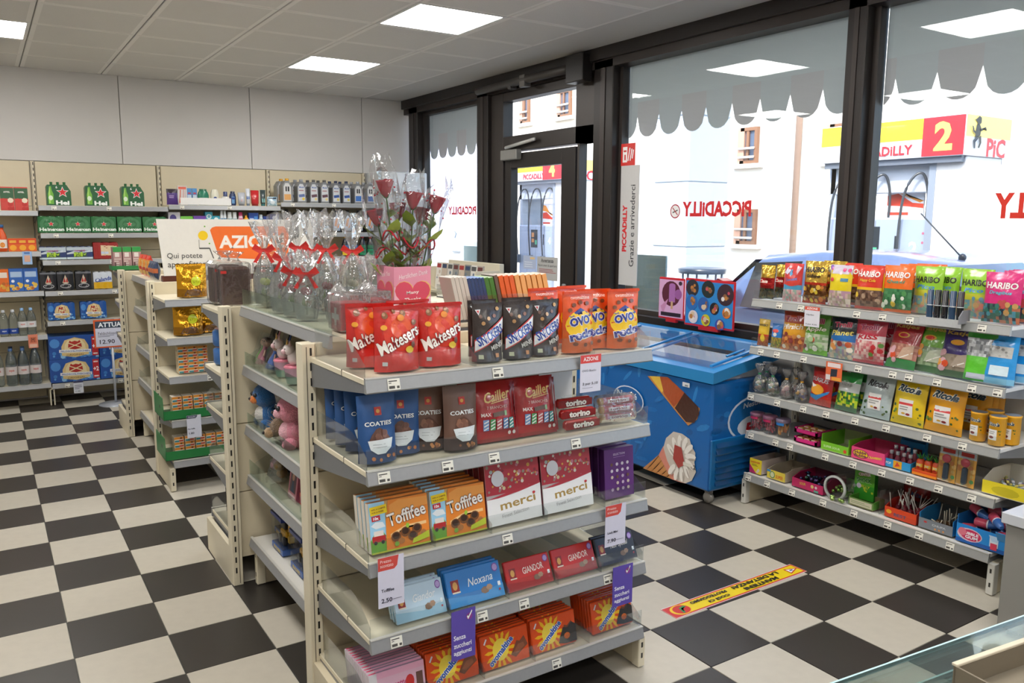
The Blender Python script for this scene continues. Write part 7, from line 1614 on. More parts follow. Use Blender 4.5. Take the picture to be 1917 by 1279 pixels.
for k, a_, b_, lb in A: pc(k, a_, b_, 680, 1, 'gummy_bag', lb, 'candy bag', X=XC+.13, rx=-.10, group=gB)
# third shelf: knotted clear bags and herb candy
def knot(cols, tie):
    def fn():
        rr = random.Random(sum(ord(c) for c in tie)); mb = MB()
        for k in range(16): mb.ball((rr.uniform(-.024, .024), rr.uniform(-.02, .02), .012+rr.uniform(0, .055)), rr.uniform(.008, .014), rr.choice(cols), 7, 5)
        wr = MB(); wr.lathe([(.02, 0), (.036, .01), (.038, .05), (.026, .085), (.008, .105), (.006, .112), (.016, .128), (.030, .155), (.026, .165)], 12, 'fff'); tb = MB(); tb.lathe([(.0085, .104), (.010, .108), (.0085, .112)], 8, tie)
        return [('sweet_heap', mb, CHOC), ('clear_bag', wr, CELLO), ('tie', tb, PLAS)]
    return fn
kind('kn1', knot(['6aa0b0', 'd8d0c0', '8ab07a', 'c8a890'], '2a8a5a')); kind('kn2', knot(['b08a90', 'a86a70', '8a9a6a', 'd8b8a8'], 'e0a02a')); kind('kn3', knot(['2a2a3a', 'e0a82a', '5a4a7a', 'c8b0a0'], 'e8b03a'))
for k, px, X, lb in (('kn1', 1421, .0, 'knotted clear sweet bag with green tie at the shelf end'), ('kn1', 1446, .0, 'knotted clear sweet bag with green tie, second from the end'), ('kn1', 1434, .08, 'knotted clear sweet bag with green tie in the back row'), ('kn2', 1472, .0, 'knotted clear sweet bag with rose sweets in the middle'), ('kn2', 1490, .06, 'knotted clear sweet bag with rose sweets in the back row'), ('kn3', 1501, .0, 'knotted clear sweet bag with dark and yellow sweets')): pc(k, px-8, px+8, 730, 2, 'sweet_bag', lb, 'candy bag', X=XC+X, group='knotted clear sweet bags')
bag('s_sug', .125, .18, .06, [(.25, ['b8281c', 'c8301c']), (1, 'b81c1a')], lambda p: (p.poly([(.0, .3), (.4, .2), (.95, .42), (.9, .34), (.4, .12), (.0, .22)], '3a8ac8'), p.ell(.42, .42, .32, .14, 'e8a02a', 16), p.text('SUGUS', .5, .68, .75, .11, 'c8bcc0', -6, .03), p.poly([(.08, .6), (.4, .52), (.2, .46)], 'e8e0dc')), seed=61)
bag('s_grn', .12, .18, .05, [(.10, '3a6a4a'), (.5, ['4a9a2a', 'b8d02a', '3a7a3a', 'd8d83a', '2a5a3a']), (.78, 'c9cfcc'), (1, '2f9a44')], lambda p: p.text('HERB', .5, .68, .5, .06, '8a948e'), seed=62)
def d_ric(p, back='ffffff', tc='1c3a4a'): p.text('Ricola', .5, .76, .72, .15, tc, -3, .045, .35, out=back if back != 'n' else None, ow=.05).rect(.28, .18, .72, .54, 'eceae6').rect(.28, .42, .72, .47, 'd84a4a').lines(.32, .30, .68, .40, 2, '9a9a98').ell(.44, .24, .06, .02, 'd8a83a', 8).ell(.58, .23, .07, .025, '8a2a2a', 8).blobs(.05, .06, .22, .45, 5, ['4a6a2a', '3a5a2a', '6a8a3a'], .03, .05).blobs(.78, .06, .95, .45, 5, ['5a6a2a', '3a5a2a'], .02, .04)
bag('s_rgrey', .15, .20, .05, [(1, 'b4c2c4')], lambda p: d_ric(p, 'n', '14181c'), seed=63); bag('s_ryel', .155, .205, .06, [(1, 'e8c814')], lambda p: d_ric(p, 'f4f4e8'), seed=64, material=MATS['matte_pouch']); bag('s_ramb', .165, .205, .06, [(1, 'eaa414')], lambda p: d_ric(p, 'f4f4e8'), seed=65, material=MATS['matte_pouch'])
for k, a_, b_, lb, rx in (('s_sug', 1510, 1555, 'red fruit chew bag with blue swoosh', -.15), ('s_grn', 1558, 1603, 'green and white herb candy bag', -.2), ('s_rgrey', 1608, 1664, 'pale grey herb candy bag with dark lettering', -.2), ('s_ryel', 1668, 1727, 'yellow herb candy bag with white label', -.15), ('s_ramb', 1732, 1800, 'amber herb candy bag with white label', -.15)): pc(k, a_, b_, 790, 2, 'herb_candy_bag', lb, 'candy bag', rx=rx, rz=-.05, group='bags on the third candy shelf')
for j in range(3): pc('s_ramb', 1790+12*j, 1840+12*j, 800, 2, 'herb_candy_bag', 'amber herb candy bag in the dim back row behind the tins', 'candy bag', X=XC+.15+.07*j, rx=-.1, group='amber bags behind the tins')
pc('s_sug', 1535, 1575, 780, 2, 'herb_candy_bag', 'red fruit chew bag behind its twin', 'candy bag', X=XC+.08, rx=-.1); pc('s_grn', 1585, 1625, 785, 2, 'herb_candy_bag', 'green herb candy bag behind its twin', 'candy bag', X=XC+.08, rx=-.1)
def rtin():
    mb = MB(); mb.lathe([(.032, 0), (.034, .004), (.034, .120), (.036, .122), (.036, .130), (.033, .131)], 20, 'e8a818'); lid = MB(); lid.lathe([(.0325, .1315), (.0002, .1318)], 20, '9aa4b0')
    f = lambda u, v, e: ((.0345+e)*math.cos((u-.5)*2.2-math.pi/2), (.0345+e)*math.sin((u-.5)*2.2-math.pi/2), .01+v*.10)
    pr = Print(f, .075, .10, sub=.14); pr.text('Ricola', .45, .86, .7, .16, '1c3a4a', 0, .04, .35, out='f4f4e8', ow=.05).rect(.18, .15, .68, .62, 'eceae6').lines(.22, .4, .6, .56, 2, '9a9a98').ell(.4, .27, .14, .06, '7a2a2a', 10).blobs(.76, .1, .9, .6, 4, ['6a7a2a', '4a5a1a'], .03, .05)
    return [('tin', mb, PAPER), ('lid', lid, STEEL), ('label_print', pr.mb, PAPER)]
kind('rtin', rtin)
for px, X, lb in ((1829, 0, 'yellow herb candy tin nearest the amber bag'), (1865, -.01, 'yellow herb candy tin foremost at the rail'), (1892, .06, 'yellow herb candy tin at the shelf end behind the guard'), (1858, .09, 'yellow herb candy tin in the second row')): pc('rtin', px-12, px+12, 830, 2, 'candy_tin', lb, 'candy tin', X=XC+X+.02, group='yellow candy tins')
# fourth shelf
def cup(c, lidc, lab_c):
    def fn():
        rr = random.Random(len(lab_c)+ord(lab_c[1])); mb = MB()
        for k in range(34):
            a_ = rr.uniform(0, 6.28); r_ = .027*math.sqrt(rr.random()); mb.lathe([(.0035, 0), (.0035, rr.uniform(.012, .024))], 6, rr.choice(c), (r_*math.cos(a_), r_*math.sin(a_), .004+rr.uniform(0, .06)), smooth=False)
        w_ = MB(); w_.lathe([(.030, 0), (.034, .004), (.037, .082)], 18, 'fff'); ld = MB(); ld.lathe([(.0375, .080), (.040, .083), (.040, .096), (.034, .10), (.0002, .101)], 18, lidc)
        f = lambda u, v, e: ((.0372+e)*math.cos((u-.5)*1.5-math.pi/2), (.0372+e)*math.sin((u-.5)*1.5-math.pi/2), .066+v*.014); pr = Print(f, .05, .014, sub=.2); pr.rect(0, 0, 1, 1, lab_c)
        return [('sweet_heap', mb, CHOC), ('cup', w_, ACRY), ('lid', ld, PLAS), ('label_print', pr.mb, PAPER)]
    return fn
kind('cup_pink', cup(['c86a78', 'b85a6a', 'd88a90', 'e0a0a0'], '8a5a72', 'b82a5a')); kind('cup_tan', cup(['d8a060', 'c88a4a', 'e0b47a', 'c07a4a'], '7a6a80', '2a7ac0'))
for k, px, lb in (('cup_pink', 1416, 'clear cup of rose sweets at the shelf end'), ('cup_pink', 1440, 'clear cup of rose sweets beside the tan one'), ('cup_tan', 1465, 'clear cup of tan sweets with blue label')): pc(k, px-12, px+12, 825, 3, 'sweet_cup', lb, 'candy cup', X=XC+.01, group='sweet cups', sc=1.05)
def btray():
    mb = MB(); c = 'cf1f78'
    for z0 in (0, .052):
        mb.box(-.075, .075, 0, .16, z0, z0+.003, c); mb.box(-.075, .075, 0, .003, z0, z0+.022, c); mb.box(-.075, -.060, 0, .003, z0-.0, z0+.03, c); mb.box(.060, .075, 0, .003, z0, z0+.03, c)
        for s in (-1, 1): mb.box(s*.075, s*.072, 0, .16, z0, z0+.028, c)
    for s in (-1, 1): mb.box(s*.075, s*.070, .15, .16, 0, .07, c)
    return [('rack', mb, PAPER)]
kind('btray', btray); carton('burger', .034, .026, .032, 'c8924a', lambda p: p.rect(.08, .3, .92, .92, 'e0d0c0').rect(.15, .5, .85, .75, 'c05a6a'), bev=.006, material=FILM, name='burger_box')
pc('btray', 1482, 1531, 850, 3, 'pink_rack', 'two-tier pink cardboard rack with small burger sweets', 'display rack', X=XC-.01)
yb_ = (hitX(1482, 850, XC-.01).y+hitX(1531, 850, XC-.01).y)/2
for z0, nm in ((.006, 'lower'), (.058, 'upper')):
    for k in range(3):
        for j in range(2): put('burger', XC+.0+.05*j, yb_+.045-.045*k, CZ[3]+z0, HP, name='burger_sweet', label='boxed burger sweet on the %s tier of the pink rack' % nm, cat='candy', group='burger sweets on the %s tier' % nm)
tray('gtray2', .165, .20, .085, '7ac02a', 'a8b08a', front=.045, deco=lambda p: p.text('SUPER SOUR', .4, .5, .6, .25, 'e0ecc8', 0, .01).ell(.88, .4, .06, None, 'd8482a', 10), side='6ab024', nz=.085)
pc('gtray2', 1530, 1590, 880, 3, 'green_display_tray', 'lime green display carton with notched front', 'display carton', X=XC-.02)
def hubba(p): p.ell(.28, .5, .25, .38, '8a1f5a', 16).ell(.28, .5, .22, .32, 'e8c81c', 16).text('Hubba', .28, .62, .36, .26, '6a1a4a', 4, .04).text('Bubba', .28, .36, .36, .26, '6a1a4a', 4, .04).text('STRAWBERRY', .72, .45, .42, .2, 'f0d83a', 6, .03)
tray('hubbatray', .185, .20, .075, 'e84a80', 'c84a70', front=.06, deco=hubba, side='d83a72'); pc('hubbatray', 1589, 1655, 895, 3, 'pink_display_tray', 'pink bubble gum display carton with yellow lettering', 'display carton', X=XC-.02)
tray('bluetray', .14, .17, .05, '2a94d0', '4a8ab0', front=.042, deco=lambda p: p.rect(.36, .05, .68, .95, 'e0a01c').poly([(.42, .2), (.5, .85), (.62, .4)], 'c83a2a').text('POP', .18, .5, .2, .3, 'e8f0f4', 0, .03), side='1f84c0'); pc('bluetray', 1650, 1702, 915, 3, 'blue_display_tray', 'light blue display carton holding small capped bottles', 'display carton', X=XC-.01)
lathe_kind('minibot', [(.011, 0), (.0125, .004), (.0125, .04), (.007, .052), (.007, .058, 'c8ccd0'), (.009, .058, 'c8ccd0'), (.009, .074, 'c8ccd0')], '8a3a4a', n=10)
yb_ = (hitX(1650, 915, XC-.01).y+hitX(1702, 915, XC-.01).y)/2
for k in range(4):
    for j in range(2): put('minibot', XC+.02+.035*j, yb_+.05-.033*k, CZ[3]+.008+.02*j, HP, name='mini_bottle', label='tiny red candy bottle with silver cap in the light blue carton', cat='candy', group='tiny candy bottles')
tray('bluetray2', .13, .03, .11, '2a8ac8', '2a6a9a', front=.10, deco=lambda p: p.rect(.1, .1, .4, .7, '8a3a3a').rect(.55, .1, .9, .7, '8a3a3a')); pc('bluetray2', 1682, 1728, 880, 3, 'blue_window_box', 'blue window carton in the back behind the tiny bottles', 'display carton', X=XC+.18)
def fruit():
    mb = MB(); mb.lathe([(.012, 0), (.017, .01), (.017, .055), (.012, .062)], 12, 'd8502a'); f = lambda u, v, e: ((.0174+e)*math.cos((u-.5)*2-math.pi/2), (.0174+e)*math.sin((u-.5)*2-math.pi/2), .012+v*.04); pr = Print(f, .035, .04, sub=.2); pr.rect(0, .4, 1, .8, 'e8b83a').ell(.35, .65, .1, None, 'f4f4f0', 8).ell(.65, .65, .1, None, 'f4f4f0', 8).ell(.35, .65, .05, None, '222', 6).ell(.65, .65, .05, None, '222', 6).ell(.5, .4, .2, .1, 'b02a2a', 8)
    lf = MB()
    for k in range(8): a_ = k*.785; lf.face([(.006*math.cos(a_+1.2), .006*math.sin(a_+1.2), .06), (.006*math.cos(a_-1.2), .006*math.sin(a_-1.2), .06), (.026*math.cos(a_), .026*math.sin(a_), .088)], ['3a9a3a', '2a7a34'][k % 2])
    return [('body', mb, PLAS), ('print', pr.mb, PLAS), ('crown', lf, PLAS)]
kind('fruit', fruit)
tray('firetray', .12, .12, .03, 'e88a1c', 'c86a1c', front=.026, deco=lambda p: p.rect(0, .5, 1, 1, 'd84a1c')); pc('firetray', 1700, 1752, 935, 3, 'orange_display_tray', 'low orange display carton holding fruit-shaped sprays', 'display carton', X=XC-.015)
yb_ = (hitX(1700, 935, XC-.015).y+hitX(1752, 935, XC-.015).y)/2
for k in range(3): put('fruit', XC+.02, yb_+.040-.040*k, CZ[3]+.008, HP, name='fruit_spray', label='fruit-shaped candy spray with leaf crown, %s in the orange carton' % ordinal(k), cat='candy', group='fruit sprays', sc=1.1)
def ringpack():
    mb = MB(); mb.box(-.042, .042, 0, .003, 0, .165, 'd8a04a'); pr = Print(plane_map((-.042, 0, 0), (.084, 0, 0), (0, 0, .165), (0, -1, 0)), .084, .165, sub=2); pr.rect(0, .78, 1, 1, 'b8c4cc').rect(.15, .84, .85, .95, 'c83a34').blobs(.05, .05, .95, .7, 12, ['e8c07a', 'c87a3a', 'd8b46a', '5a9a5a'], .08, .14)
    d = MB(); d.box(-.012, .012, -.022, 0, .012, .09, '2a3a4a', .006); d.lathe([(.002, -.006), (.019, -.005), (.021, 0), (.019, .005), (.002, .006)], 14, 'b83a4a', (0, -.014, .112), axis='y')
    m2 = MB(); m2.box(-.034, .034, -.03, 0, .006, .14, 'fff', .008); return [('back_card', mb, PAPER), ('print', pr.mb, PAPER), ('toy', d, PLAS), ('blister', m2, ACRY)]
kind('ringpack', ringpack)
for a_, b_, lb in ((1752, 1784, 'blister pack with dark handle and red lolly beside fruit sprays'), (1787, 1820, 'blister pack with dark handle and red lolly beside yellow carton')): pc('ringpack', a_, b_, 925, 3, 'lolly_pack', lb, 'candy pack', rx=-.08, group='lolly blister packs')
tray('yeltray', .20, .24, .10, 'e8d42a', 'b8b4a8', front=.06, side='c8c0b0', deco=lambda p: p.ell(.5, .45, .3, .35, 'c8b820', 12)); pc('yeltray', 1835, 1925, 950, 3, 'yellow_display_tray', 'yellow edged display carton full of wrapped sticks', 'display carton', X=XC-.005)
yb_ = (hitX(1835, 950, XC).y+hitX(1925, 950, XC).y)/2
carton('stick', .012, .085, .010, 'd8c86a', lambda p: p.rect(0, .2, 1, .4, '6a4a8a').rect(0, .6, 1, .7, '3a7a4a'), material=FILM, bev=.003); carton('stick2', .012, .085, .010, '8a9aa0', lambda p: p.rect(0, .3, 1, .6, 'e0dce8'), material=FILM, bev=.003)
for k in range(16): put('stick' if k % 3 else 'stick2', XC+.02+R_.uniform(0, .13), yb_+R_.uniform(-.07, .09), CZ[3]+.012+.006*(k//4), R_.uniform(-2.4, -.7), -1.5, name='wrapped_stick', label='thin wrapped candy stick lying in the yellow edged carton', cat='candy', group='wrapped sticks in the yellow carton')
# bottom shelf
def d_yb(p): p.rect(0, 0, 1, 1, 'e8d02a').poly([(0, 0), (.6, 0), (0, .6)], 'b82a6a').text('DISPENSER', .5, .78, .8, .12, 'c8302a', 3, .03).lines(.2, .5, .8, .66, 2, '8a7a1a').poly([(.55, .1), (.75, .4), (.9, .3), (.7, .05)], 'd8d0c0')
tray('yb', .085, .22, .085, 'e8d02a', '8a8478', front=.085, deco=d_yb, side='d8c8c0'); pc('yb', 1400, 1428, 880, 4, 'yellow_carton', 'yellow and magenta open carton at the end of the lowest shelf', 'display carton', X=XC-.02)
tray('yb2', .125, .22, .07, 'e0c84a', 'a89c88', front=.052, side='b8ac98', deco=lambda p: p.ell(.3, .5, .15, .4, '5a8a4a', 14).ell(.3, .5, .11, .3, 'd8d8b0', 14).text('SUPER', .7, .4, .4, .4, 'd8702a', 0, .03).rect(.0, .75, .2, 1, '3a8ac8')); pc('yb2', 1430, 1475, 895, 4, 'yellow_display_tray', 'pale yellow display carton with smiling face, nearly empty', 'display carton', X=XC-.02)
tray('pktray', .20, .20, .075, 'b81f5a', '6a2a44', front=.05, side='a81c50', deco=lambda p: p.text('SOUR', .35, .6, .2, .3, 'c8a83a', 4, .03).ell(.66, .6, .05, None, 'd8c07a', 10).ell(.78, .6, .04, None, 'd8c0c8', 10).rect(.72, .06, .86, .3, '5aa08a')); pc('pktray', 1475, 1548, 918, 4, 'magenta_display_tray', 'magenta display carton heaped with dark wrapped sweets', 'display carton', X=XC-.02)
yb_ = (hitX(1475, 918, XC).y+hitX(1548, 918, XC).y)/2
def swt(c): 
    def fn():
        mb = MB(); mb.ball((0, 0, .009), .010, c, 8, 5, sx=1.3); 
        for s in (-1, 1): mb.face([(s*.010, 0, .009), (s*.020, -.006, .012), (s*.020, .006, .008)], c); mb.face([(s*.020, .006, .008), (s*.020, -.006, .012), (s*.010, 0, .009)], c)
        return [('sweet', mb, FOIL)]
    return fn
kind('sw1', swt('2a3a5a')); kind('sw2', swt('5a4a7a')); kind('sw3', swt('7a9ab0')); kind('sw4', swt('3a5a4a'))
for k in range(34): put(R_.choice(['sw1', 'sw2', 'sw1', 'sw3', 'sw4']), XC+R_.uniform(.0, .15), yb_+R_.uniform(-.08, .08), CZ[4]+.008+.016*(k//9), R_.uniform(0, 6), name='wrapped_sweet', label='dark foil wrapped sweet heaped in the magenta carton', cat='candy', group='sweets in the magenta carton')
# clear jar lying on its side with green sweets
yj = hitX(1566, 935, XC).y; t = thing('sweet_jar', 'clear round jar lying open with green wrapped sweets', 'jar', T(XC-.02, yj, CZ[4]+.068, HP))
mb = MB(); mb.lathe([(.058, -.0, 'fff'), (.064, .01), (.064, .17), (.05, .19), (.0002, .19)], 22, 'fff', axis='y', cap=False); obj('jar', mb, ACRY, t)
mb = MB(); mb.lathe([(.055, -.006, 'b8bcb8'), (.066, -.006, 'b8bcb8'), (.066, .006, 'b8bcb8'), (.055, .006, 'b8bcb8'), (.055, -.006, 'b8bcb8')], 22, 'b8bcb8', axis='y', cap=False); obj('rim', mb, PLAS, t)
kind('sw5', swt('7aa04a')); kind('sw6', swt('9ab46a'))
for k in range(22): put('sw5' if k % 2 else 'sw6', XC-.0+R_.uniform(0, .10), yj+R_.uniform(-.034, .034), CZ[4]+.014+.015*(k//8), R_.uniform(0, 6), name='wrapped_sweet', label='green wrapped sweet inside the clear jar', cat='candy', group='green sweets in the jar')
for k in range(6): put('sw6', XC-.035+R_.uniform(-.008, .008), yj-.01+R_.uniform(-.05, .03), CZ[4]+.004+.006*(k//3), R_.uniform(0, 6), name='wrapped_sweet', label='green wrapped sweet spilled before the clear jar', cat='candy', group='green sweets spilled before the jar')
def d_shock(p): p.rect(.0, .5, 1, 1, '5ab02c').text('CENTER', .5, .86, .62, .10, 'f0e8e8', 8, .04, out='b81f3a', ow=.06).text('SHOCK', .48, .66, .74, .16, '2a8a2a', 6, .05, out='d8e8c0', ow=.04).text('JELLY', .55, .45, .5, .10, 'd8d83a', 0, .03).ell(.24, .45, .12, .09, 'd8d0e0', 12).blobs(.5, .28, .95, .4, 5, ['c8d83a', '8ac03a'], .05, .08)
carton('shock', .115, .16, .03, '3aa02c', d_shock, side='2a8a24'); pc('shock', 1590, 1640, 955, 4, 'gum_carton', 'green sour gum carton standing upright behind its tray', 'candy box', X=XC+.075, dz=.012)
tray('shocktray', .14, .10, .045, '6a8a4a', '7a6a4a', front=.040, side='5a9a3a', deco=lambda p: p.rect(.05, .15, .95, .85, 'c8bfa8').lines(.1, .3, .9, .7, 2, '8a9a6a')); pc('shocktray', 1580, 1640, 965, 4, 'gum_tray', 'low green and cream tray in front of the green carton', 'display carton', X=XC-.01)
mb = MB(); mb.box(0, .22, 0, .002, 0, .12, 'fff'); o = obj('acrylic_divider', mb, ACRY, None, T(XC-.02, hitX(1648, 985, XC).y, CZ[4]+.003)); tag(o, 'clear acrylic divider standing between gum tray and lollies', 'divider')
tray('loltray', .165, .19, .08, 'd8451c', '4a2a24', front=.052, side='b82a1c', deco=lambda p: p.rect(0, 0, 1, .5, 'c8401c').text('BEST', .5, .4, .4, .3, '4a4a6a', 0, .03).ell(.14, .55, .09, .2, 'e8a82a', 12)); pc('loltray', 1652, 1716, 985, 4, 'red_display_tray', 'red and orange display carton full of upturned lollipops', 'display carton', X=XC-.01)
def lol(c, st='d8d4cc'):
    def fn():
        mb = MB(); mb.tube([(0, 0, .0), (.0, 0, .085)], .0022, 6, st); m2 = MB(); m2.ball((0, 0, -.006), .013, c, 10, 7); return [('stick', mb, PLAS), ('head', m2, FILM)]
    return fn
kind('lol1', lol('8a2a3a')); kind('lol2', lol('6a4a2a', 'c9c0a8'))
yb_ = (hitX(1652, 985, XC).y+hitX(1716, 985, XC).y)/2
for k in range(24): put('lol1', XC+.01+R_.uniform(0, .13), yb_+R_.uniform(-.068, .068), CZ[4]+.03+R_.uniform(0, .02), R_.uniform(0, 6.28), R_.uniform(-.75, .75), name='lollipop', label='lollipop stuck head down in the red carton', cat='lollipop', group='lollipops in the red carton')
bag('redbackbag', .15, .17, .05, [(1, ['8a1f1c', 'a02a24'])], lambda p: p.text('MIX', .6, .5, .4, .12, '4a6aa0', -8, .03), seed=71); pc('redbackbag', 1685, 1745, 950, 4, 'candy_refill_bag', 'large red refill bag behind the upturned lollipops', 'candy bag', X=XC+.20)
tray('greytray', .165, .18, .09, '7a8088', '5a564e', front=.05, side='2a8ac8', nz=.075, deco=lambda p: p.text('CHUPA', .6, .6, .4, .2, 'c8ccd4', 0, .02).ell(.2, .7, .05, .1, 'c83a3a', 10).ell(.5, .25, .03, None, 'd8904a', 8).ell(.62, .25, .03, None, 'd8904a', 8).ell(.74, .25, .03, None, 'd8904a', 8)); pc('greytray', 1716, 1783, 1010, 4, 'grey_display_tray', 'grey display carton with blue sides and few lollipops', 'display carton', X=XC-.01)
yb_ = (hitX(1716, 1010, XC).y+hitX(1783, 1010, XC).y)/2
for k in range(9): put('lol2', XC+.03+R_.uniform(0, .09), yb_+R_.uniform(-.05, .05), CZ[4]+.022, R_.uniform(0, 6.28), R_.uniform(-1.1, 1.1), name='lollipop', label='small lollipop lying in the grey carton', cat='lollipop', group='lollipops in the grey carton')
def d_bub(p): p.rect(0, 0, 1, .22, '1a5aa8').ell(.26, .5, .24, .36, 'd8c0cc', 18).ell(.28, .5, .20, .30, 'c82a5a', 18).text('BUBBLE', .27, .58, .32, .16, 'f4f0f4', 0, .04).text('GUM', .30, .38, .24, .18, 'f4f0f4', 0, .04).ell(.12, .6, .08, .22, 'e0788a', 12).rect(.64, .25, .8, .85, 'd8e4f0').rect(.66, .1, .78, .45, 'd8405a').poly([(.62, .85), (.84, .85), (.78, .55), (.68, .55)], 'b8d4ec')
tray('bubtray', .235, .20, .125, '1f8ad8', '2a6aa0', front=.085, side='1f7ac8', deco=d_bub, nz=.125); pc('bubtray', 1788, 1888, 1030, 4, 'blue_gum_tray', 'bright blue bubble gum carton at the near end of lowest shelf', 'display carton', X=XC-.02)
yb_ = (hitX(1788, 1030, XC-.02).y+hitX(1888, 1030, XC-.02).y)/2
def gumlol():
    mb = MB(); mb.lathe([(.018, -.03), (.021, -.024), (.021, .024), (.018, .03)], 14, 'd2506a', axis='x'); m2 = MB(); m2.lathe([(.021, .026), (.0215, .03), (.012, .07), (.009, .075)], 12, '3a6ab0', axis='x'); m3 = MB(); m3.lathe([(.0216, .022), (.0216, .028)], 14, 'e4e8f0', axis='x'); return [('gum_head', mb, PLAS), ('handle', m2, PLAS), ('band', m3, PLAS)]
kind('gumlol', gumlol)
for k in range(12): put('gumlol', XC+.02+.05*(k//4)+R_.uniform(-.005, .01), yb_-.075+.05*(k % 4)+R_.uniform(-.01, .01), CZ[4]+.035+.036*((k*5) % 3)+.01, R_.uniform(-2.6, -.4), 0, R_.uniform(-.3, .3), name='gum_lolly', label='pink bubble gum pop heaped in the bright blue carton', cat='candy', group='bubble gum pops')
mb = MB(); mb.box(-.03, .03, 0, .002, 0, .05, '3aa0e8'); o = obj('blue_flap', mb, PAPER, None, T(XC-.03, yb_-.10, CZ[4]+.065, HP, .5)); tag(o, 'bright blue folded flap hanging off the bubble gum carton', 'card')
# hanging cards on the candy rack
def cardx(label, px0, py0, px1, py1, X, base, deco):
    a = hitX(px0, py0, X); b = hitX(px1, py1, X); wd, ht = a.y-b.y, a.z-b.z
    r = thing('price_card', label, 'price card', T(X, a.y, b.z, HP)); mb = MB(); mb.box(0, wd, 0, .0015, 0, ht, base); obj('card', mb, MATT, r)
    pr = Print(plane_map((0, 0, 0), (wd, 0, 0), (0, 0, ht), (0, -1, 0)), wd, ht, sub=2); deco(pr); obj('print', pr.mb, MATT, r); mb = MB(); mb.box(wd*.3, wd*.7, .0015, .004, ht-.012, ht+.012, 'e8eef0'); obj('clip', mb, ACRY, r)
cardx('white and red action card hanging under the gold gummy bag', 1507, 573, 1533, 614, 3.468, 'dedce4', lambda p: p.rect(0, .82, 1, 1, 'd8543a').text('AZIONE', .5, .91, .72, .1, 'f6eeee', 0, .02).text('Haribo', .38, .60, .5, .08, '333344').text('2 per 4.30', .48, .12, .74, .08, '33333f', 0, .01))
cardx('orange promotion card hanging above the green herb bag', 1547, 676, 1575, 716, 3.468, 'e0683a', lambda p: p.rect(.1, .72, .9, .95, 'e8d8d8').poly([(.3, .2), (.7, .25), (.72, .65), (.32, .62)], '2a2e3a').rect(.02, .02, .3, .3, 'd8d0d0').rect(.4, .02, .95, .2, 'e8a03a'))
# ================================================================== ice cream freezer
FX, FY0, FY1 = 3.275, -4.76, -3.46
WB = .60; fl = FY1-FY0; ZR = .735
t = thing('ice_cream_freezer', 'blue chest freezer with sliding glass lids printed with ice creams', 'freezer', T(FX, FY0, 0))
BLUE = '1a72b8'
mb = MB(); mb.box(0, WB, 0, fl, .085, ZR, '1464ae', .012); fb = obj('cabinet', mb, PLAS, t)
def mapX(u, v, e): return (-e, fl*(1-u), .085+v*(ZR-.085))
pr = Print(mapX, fl, ZR-.085, sub=.25, eps=.00016)
for k in range(70):
    u, v = R_.uniform(.02, .98), R_.uniform(.02, .98); pr.ell(u, v, R_.uniform(.02, .05), R_.uniform(.012, .03), R_.choice(['1a70bc', '115a9e', '2a80c8', '1866b0']), 7, R_.uniform(0, 90)); pr.e -= pr.eps*.85
pr.e += .001
def UV(px, py): q = hitX(px, py, FX); return ((FY1-q.y)/fl, (q.z-.085)/(ZR-.085))
pr.poly([UV(1213, 704), UV(1250, 706), UV(1311, 765), UV(1306, 785), UV(1289, 797), UV(1270, 775)], 'c4884a')
pr.poly([UV(1217, 704), UV(1236, 705), UV(1248, 722), UV(1240, 735)], 'e8c04a').poly([UV(1236, 705), UV(1252, 707), UV(1285, 738), UV(1262, 762), UV(1244, 738)], 'b0532e').poly([UV(1282, 735), UV(1308, 762), UV(1310, 775), UV(1300, 792), UV(1285, 790), UV(1264, 764)], '4a2a22')
pr.poly([UV(1204, 886), UV(1236, 850), UV(1262, 895), UV(1270, 905), UV(1266, 910), UV(1240, 903)], 'c98c52')
for k in range(6): a_, b2 = UV(1210+k*9, 884+k*3), UV(1234+k*5, 852+k*9); pr.poly([a_, (a_[0]+.006, a_[1]), (b2[0]+.006, b2[1]), b2], '9c6436')
pr.poly([UV(1234, 852), UV(1243, 835), UV(1268, 890), UV(1283, 905), UV(1270, 908), UV(1258, 897)], 'd88a78')
pr.poly([UV(*q) for q in ((1243, 838), (1248, 820), (1262, 808), (1278, 812), (1292, 822), (1296, 836), (1303, 848), (1301, 866), (1304, 884), (1296, 900), (1284, 905), (1270, 900), (1260, 884), (1250, 862))], 'cfc6bc')
for k in range(11):
    a_ = -2.6+k*.50; cx_, cy_ = 1274+20*math.cos(a_), 858+30*math.sin(a_); c = UV(cx_, cy_); ang = -math.degrees(math.atan2(30*math.sin(a_), 20*math.cos(a_)))
    pr.ell(c[0], c[1], 17/1531*4.1/fl, 7/1531*4.1/(ZR-.085), 'efeae3', 12, ang); pr.e += pr.eps*.1
    c = UV(cx_+3, cy_+5); pr.ell(c[0], c[1], 12/1531*4.1/fl, 2.2/1531*4.1/(ZR-.085), 'b9aea4', 8, ang)
pr.e += .001; pr.poly([UV(1265, 832), UV(1278, 838), UV(1284, 870), UV(1272, 876), UV(1262, 858)], 'a83a34'); c = UV(1302, 875); pr.text('2', c[0], c[1], None, .04, '2a2a2a', 0, .03).rect(UV(1281, 866)[0], UV(1281, 870)[1], UV(1296, 866)[0], UV(1281, 864)[1], 'e0dcd0')
c = UV(1178, 748); pr.ell(c[0], c[1], .115, .14, 'd0dcec', 24).ell(c[0], c[1], .107, .128, '1a62a8', 24).text('Nestlé', c[0]-.01, c[1]+.05, .15, .06, 'e8eef4', 0, .02)
c = UV(1286, 720); pr.rect(c[0]-.02, c[1]-.02, c[0]+.025, c[1]+.02, 'd8dce0').rect(c[0]-.005, c[1]-.015, c[0]+.015, c[1]+.0, '8a8e94')
obj('print', pr.mb, FILM, fb)
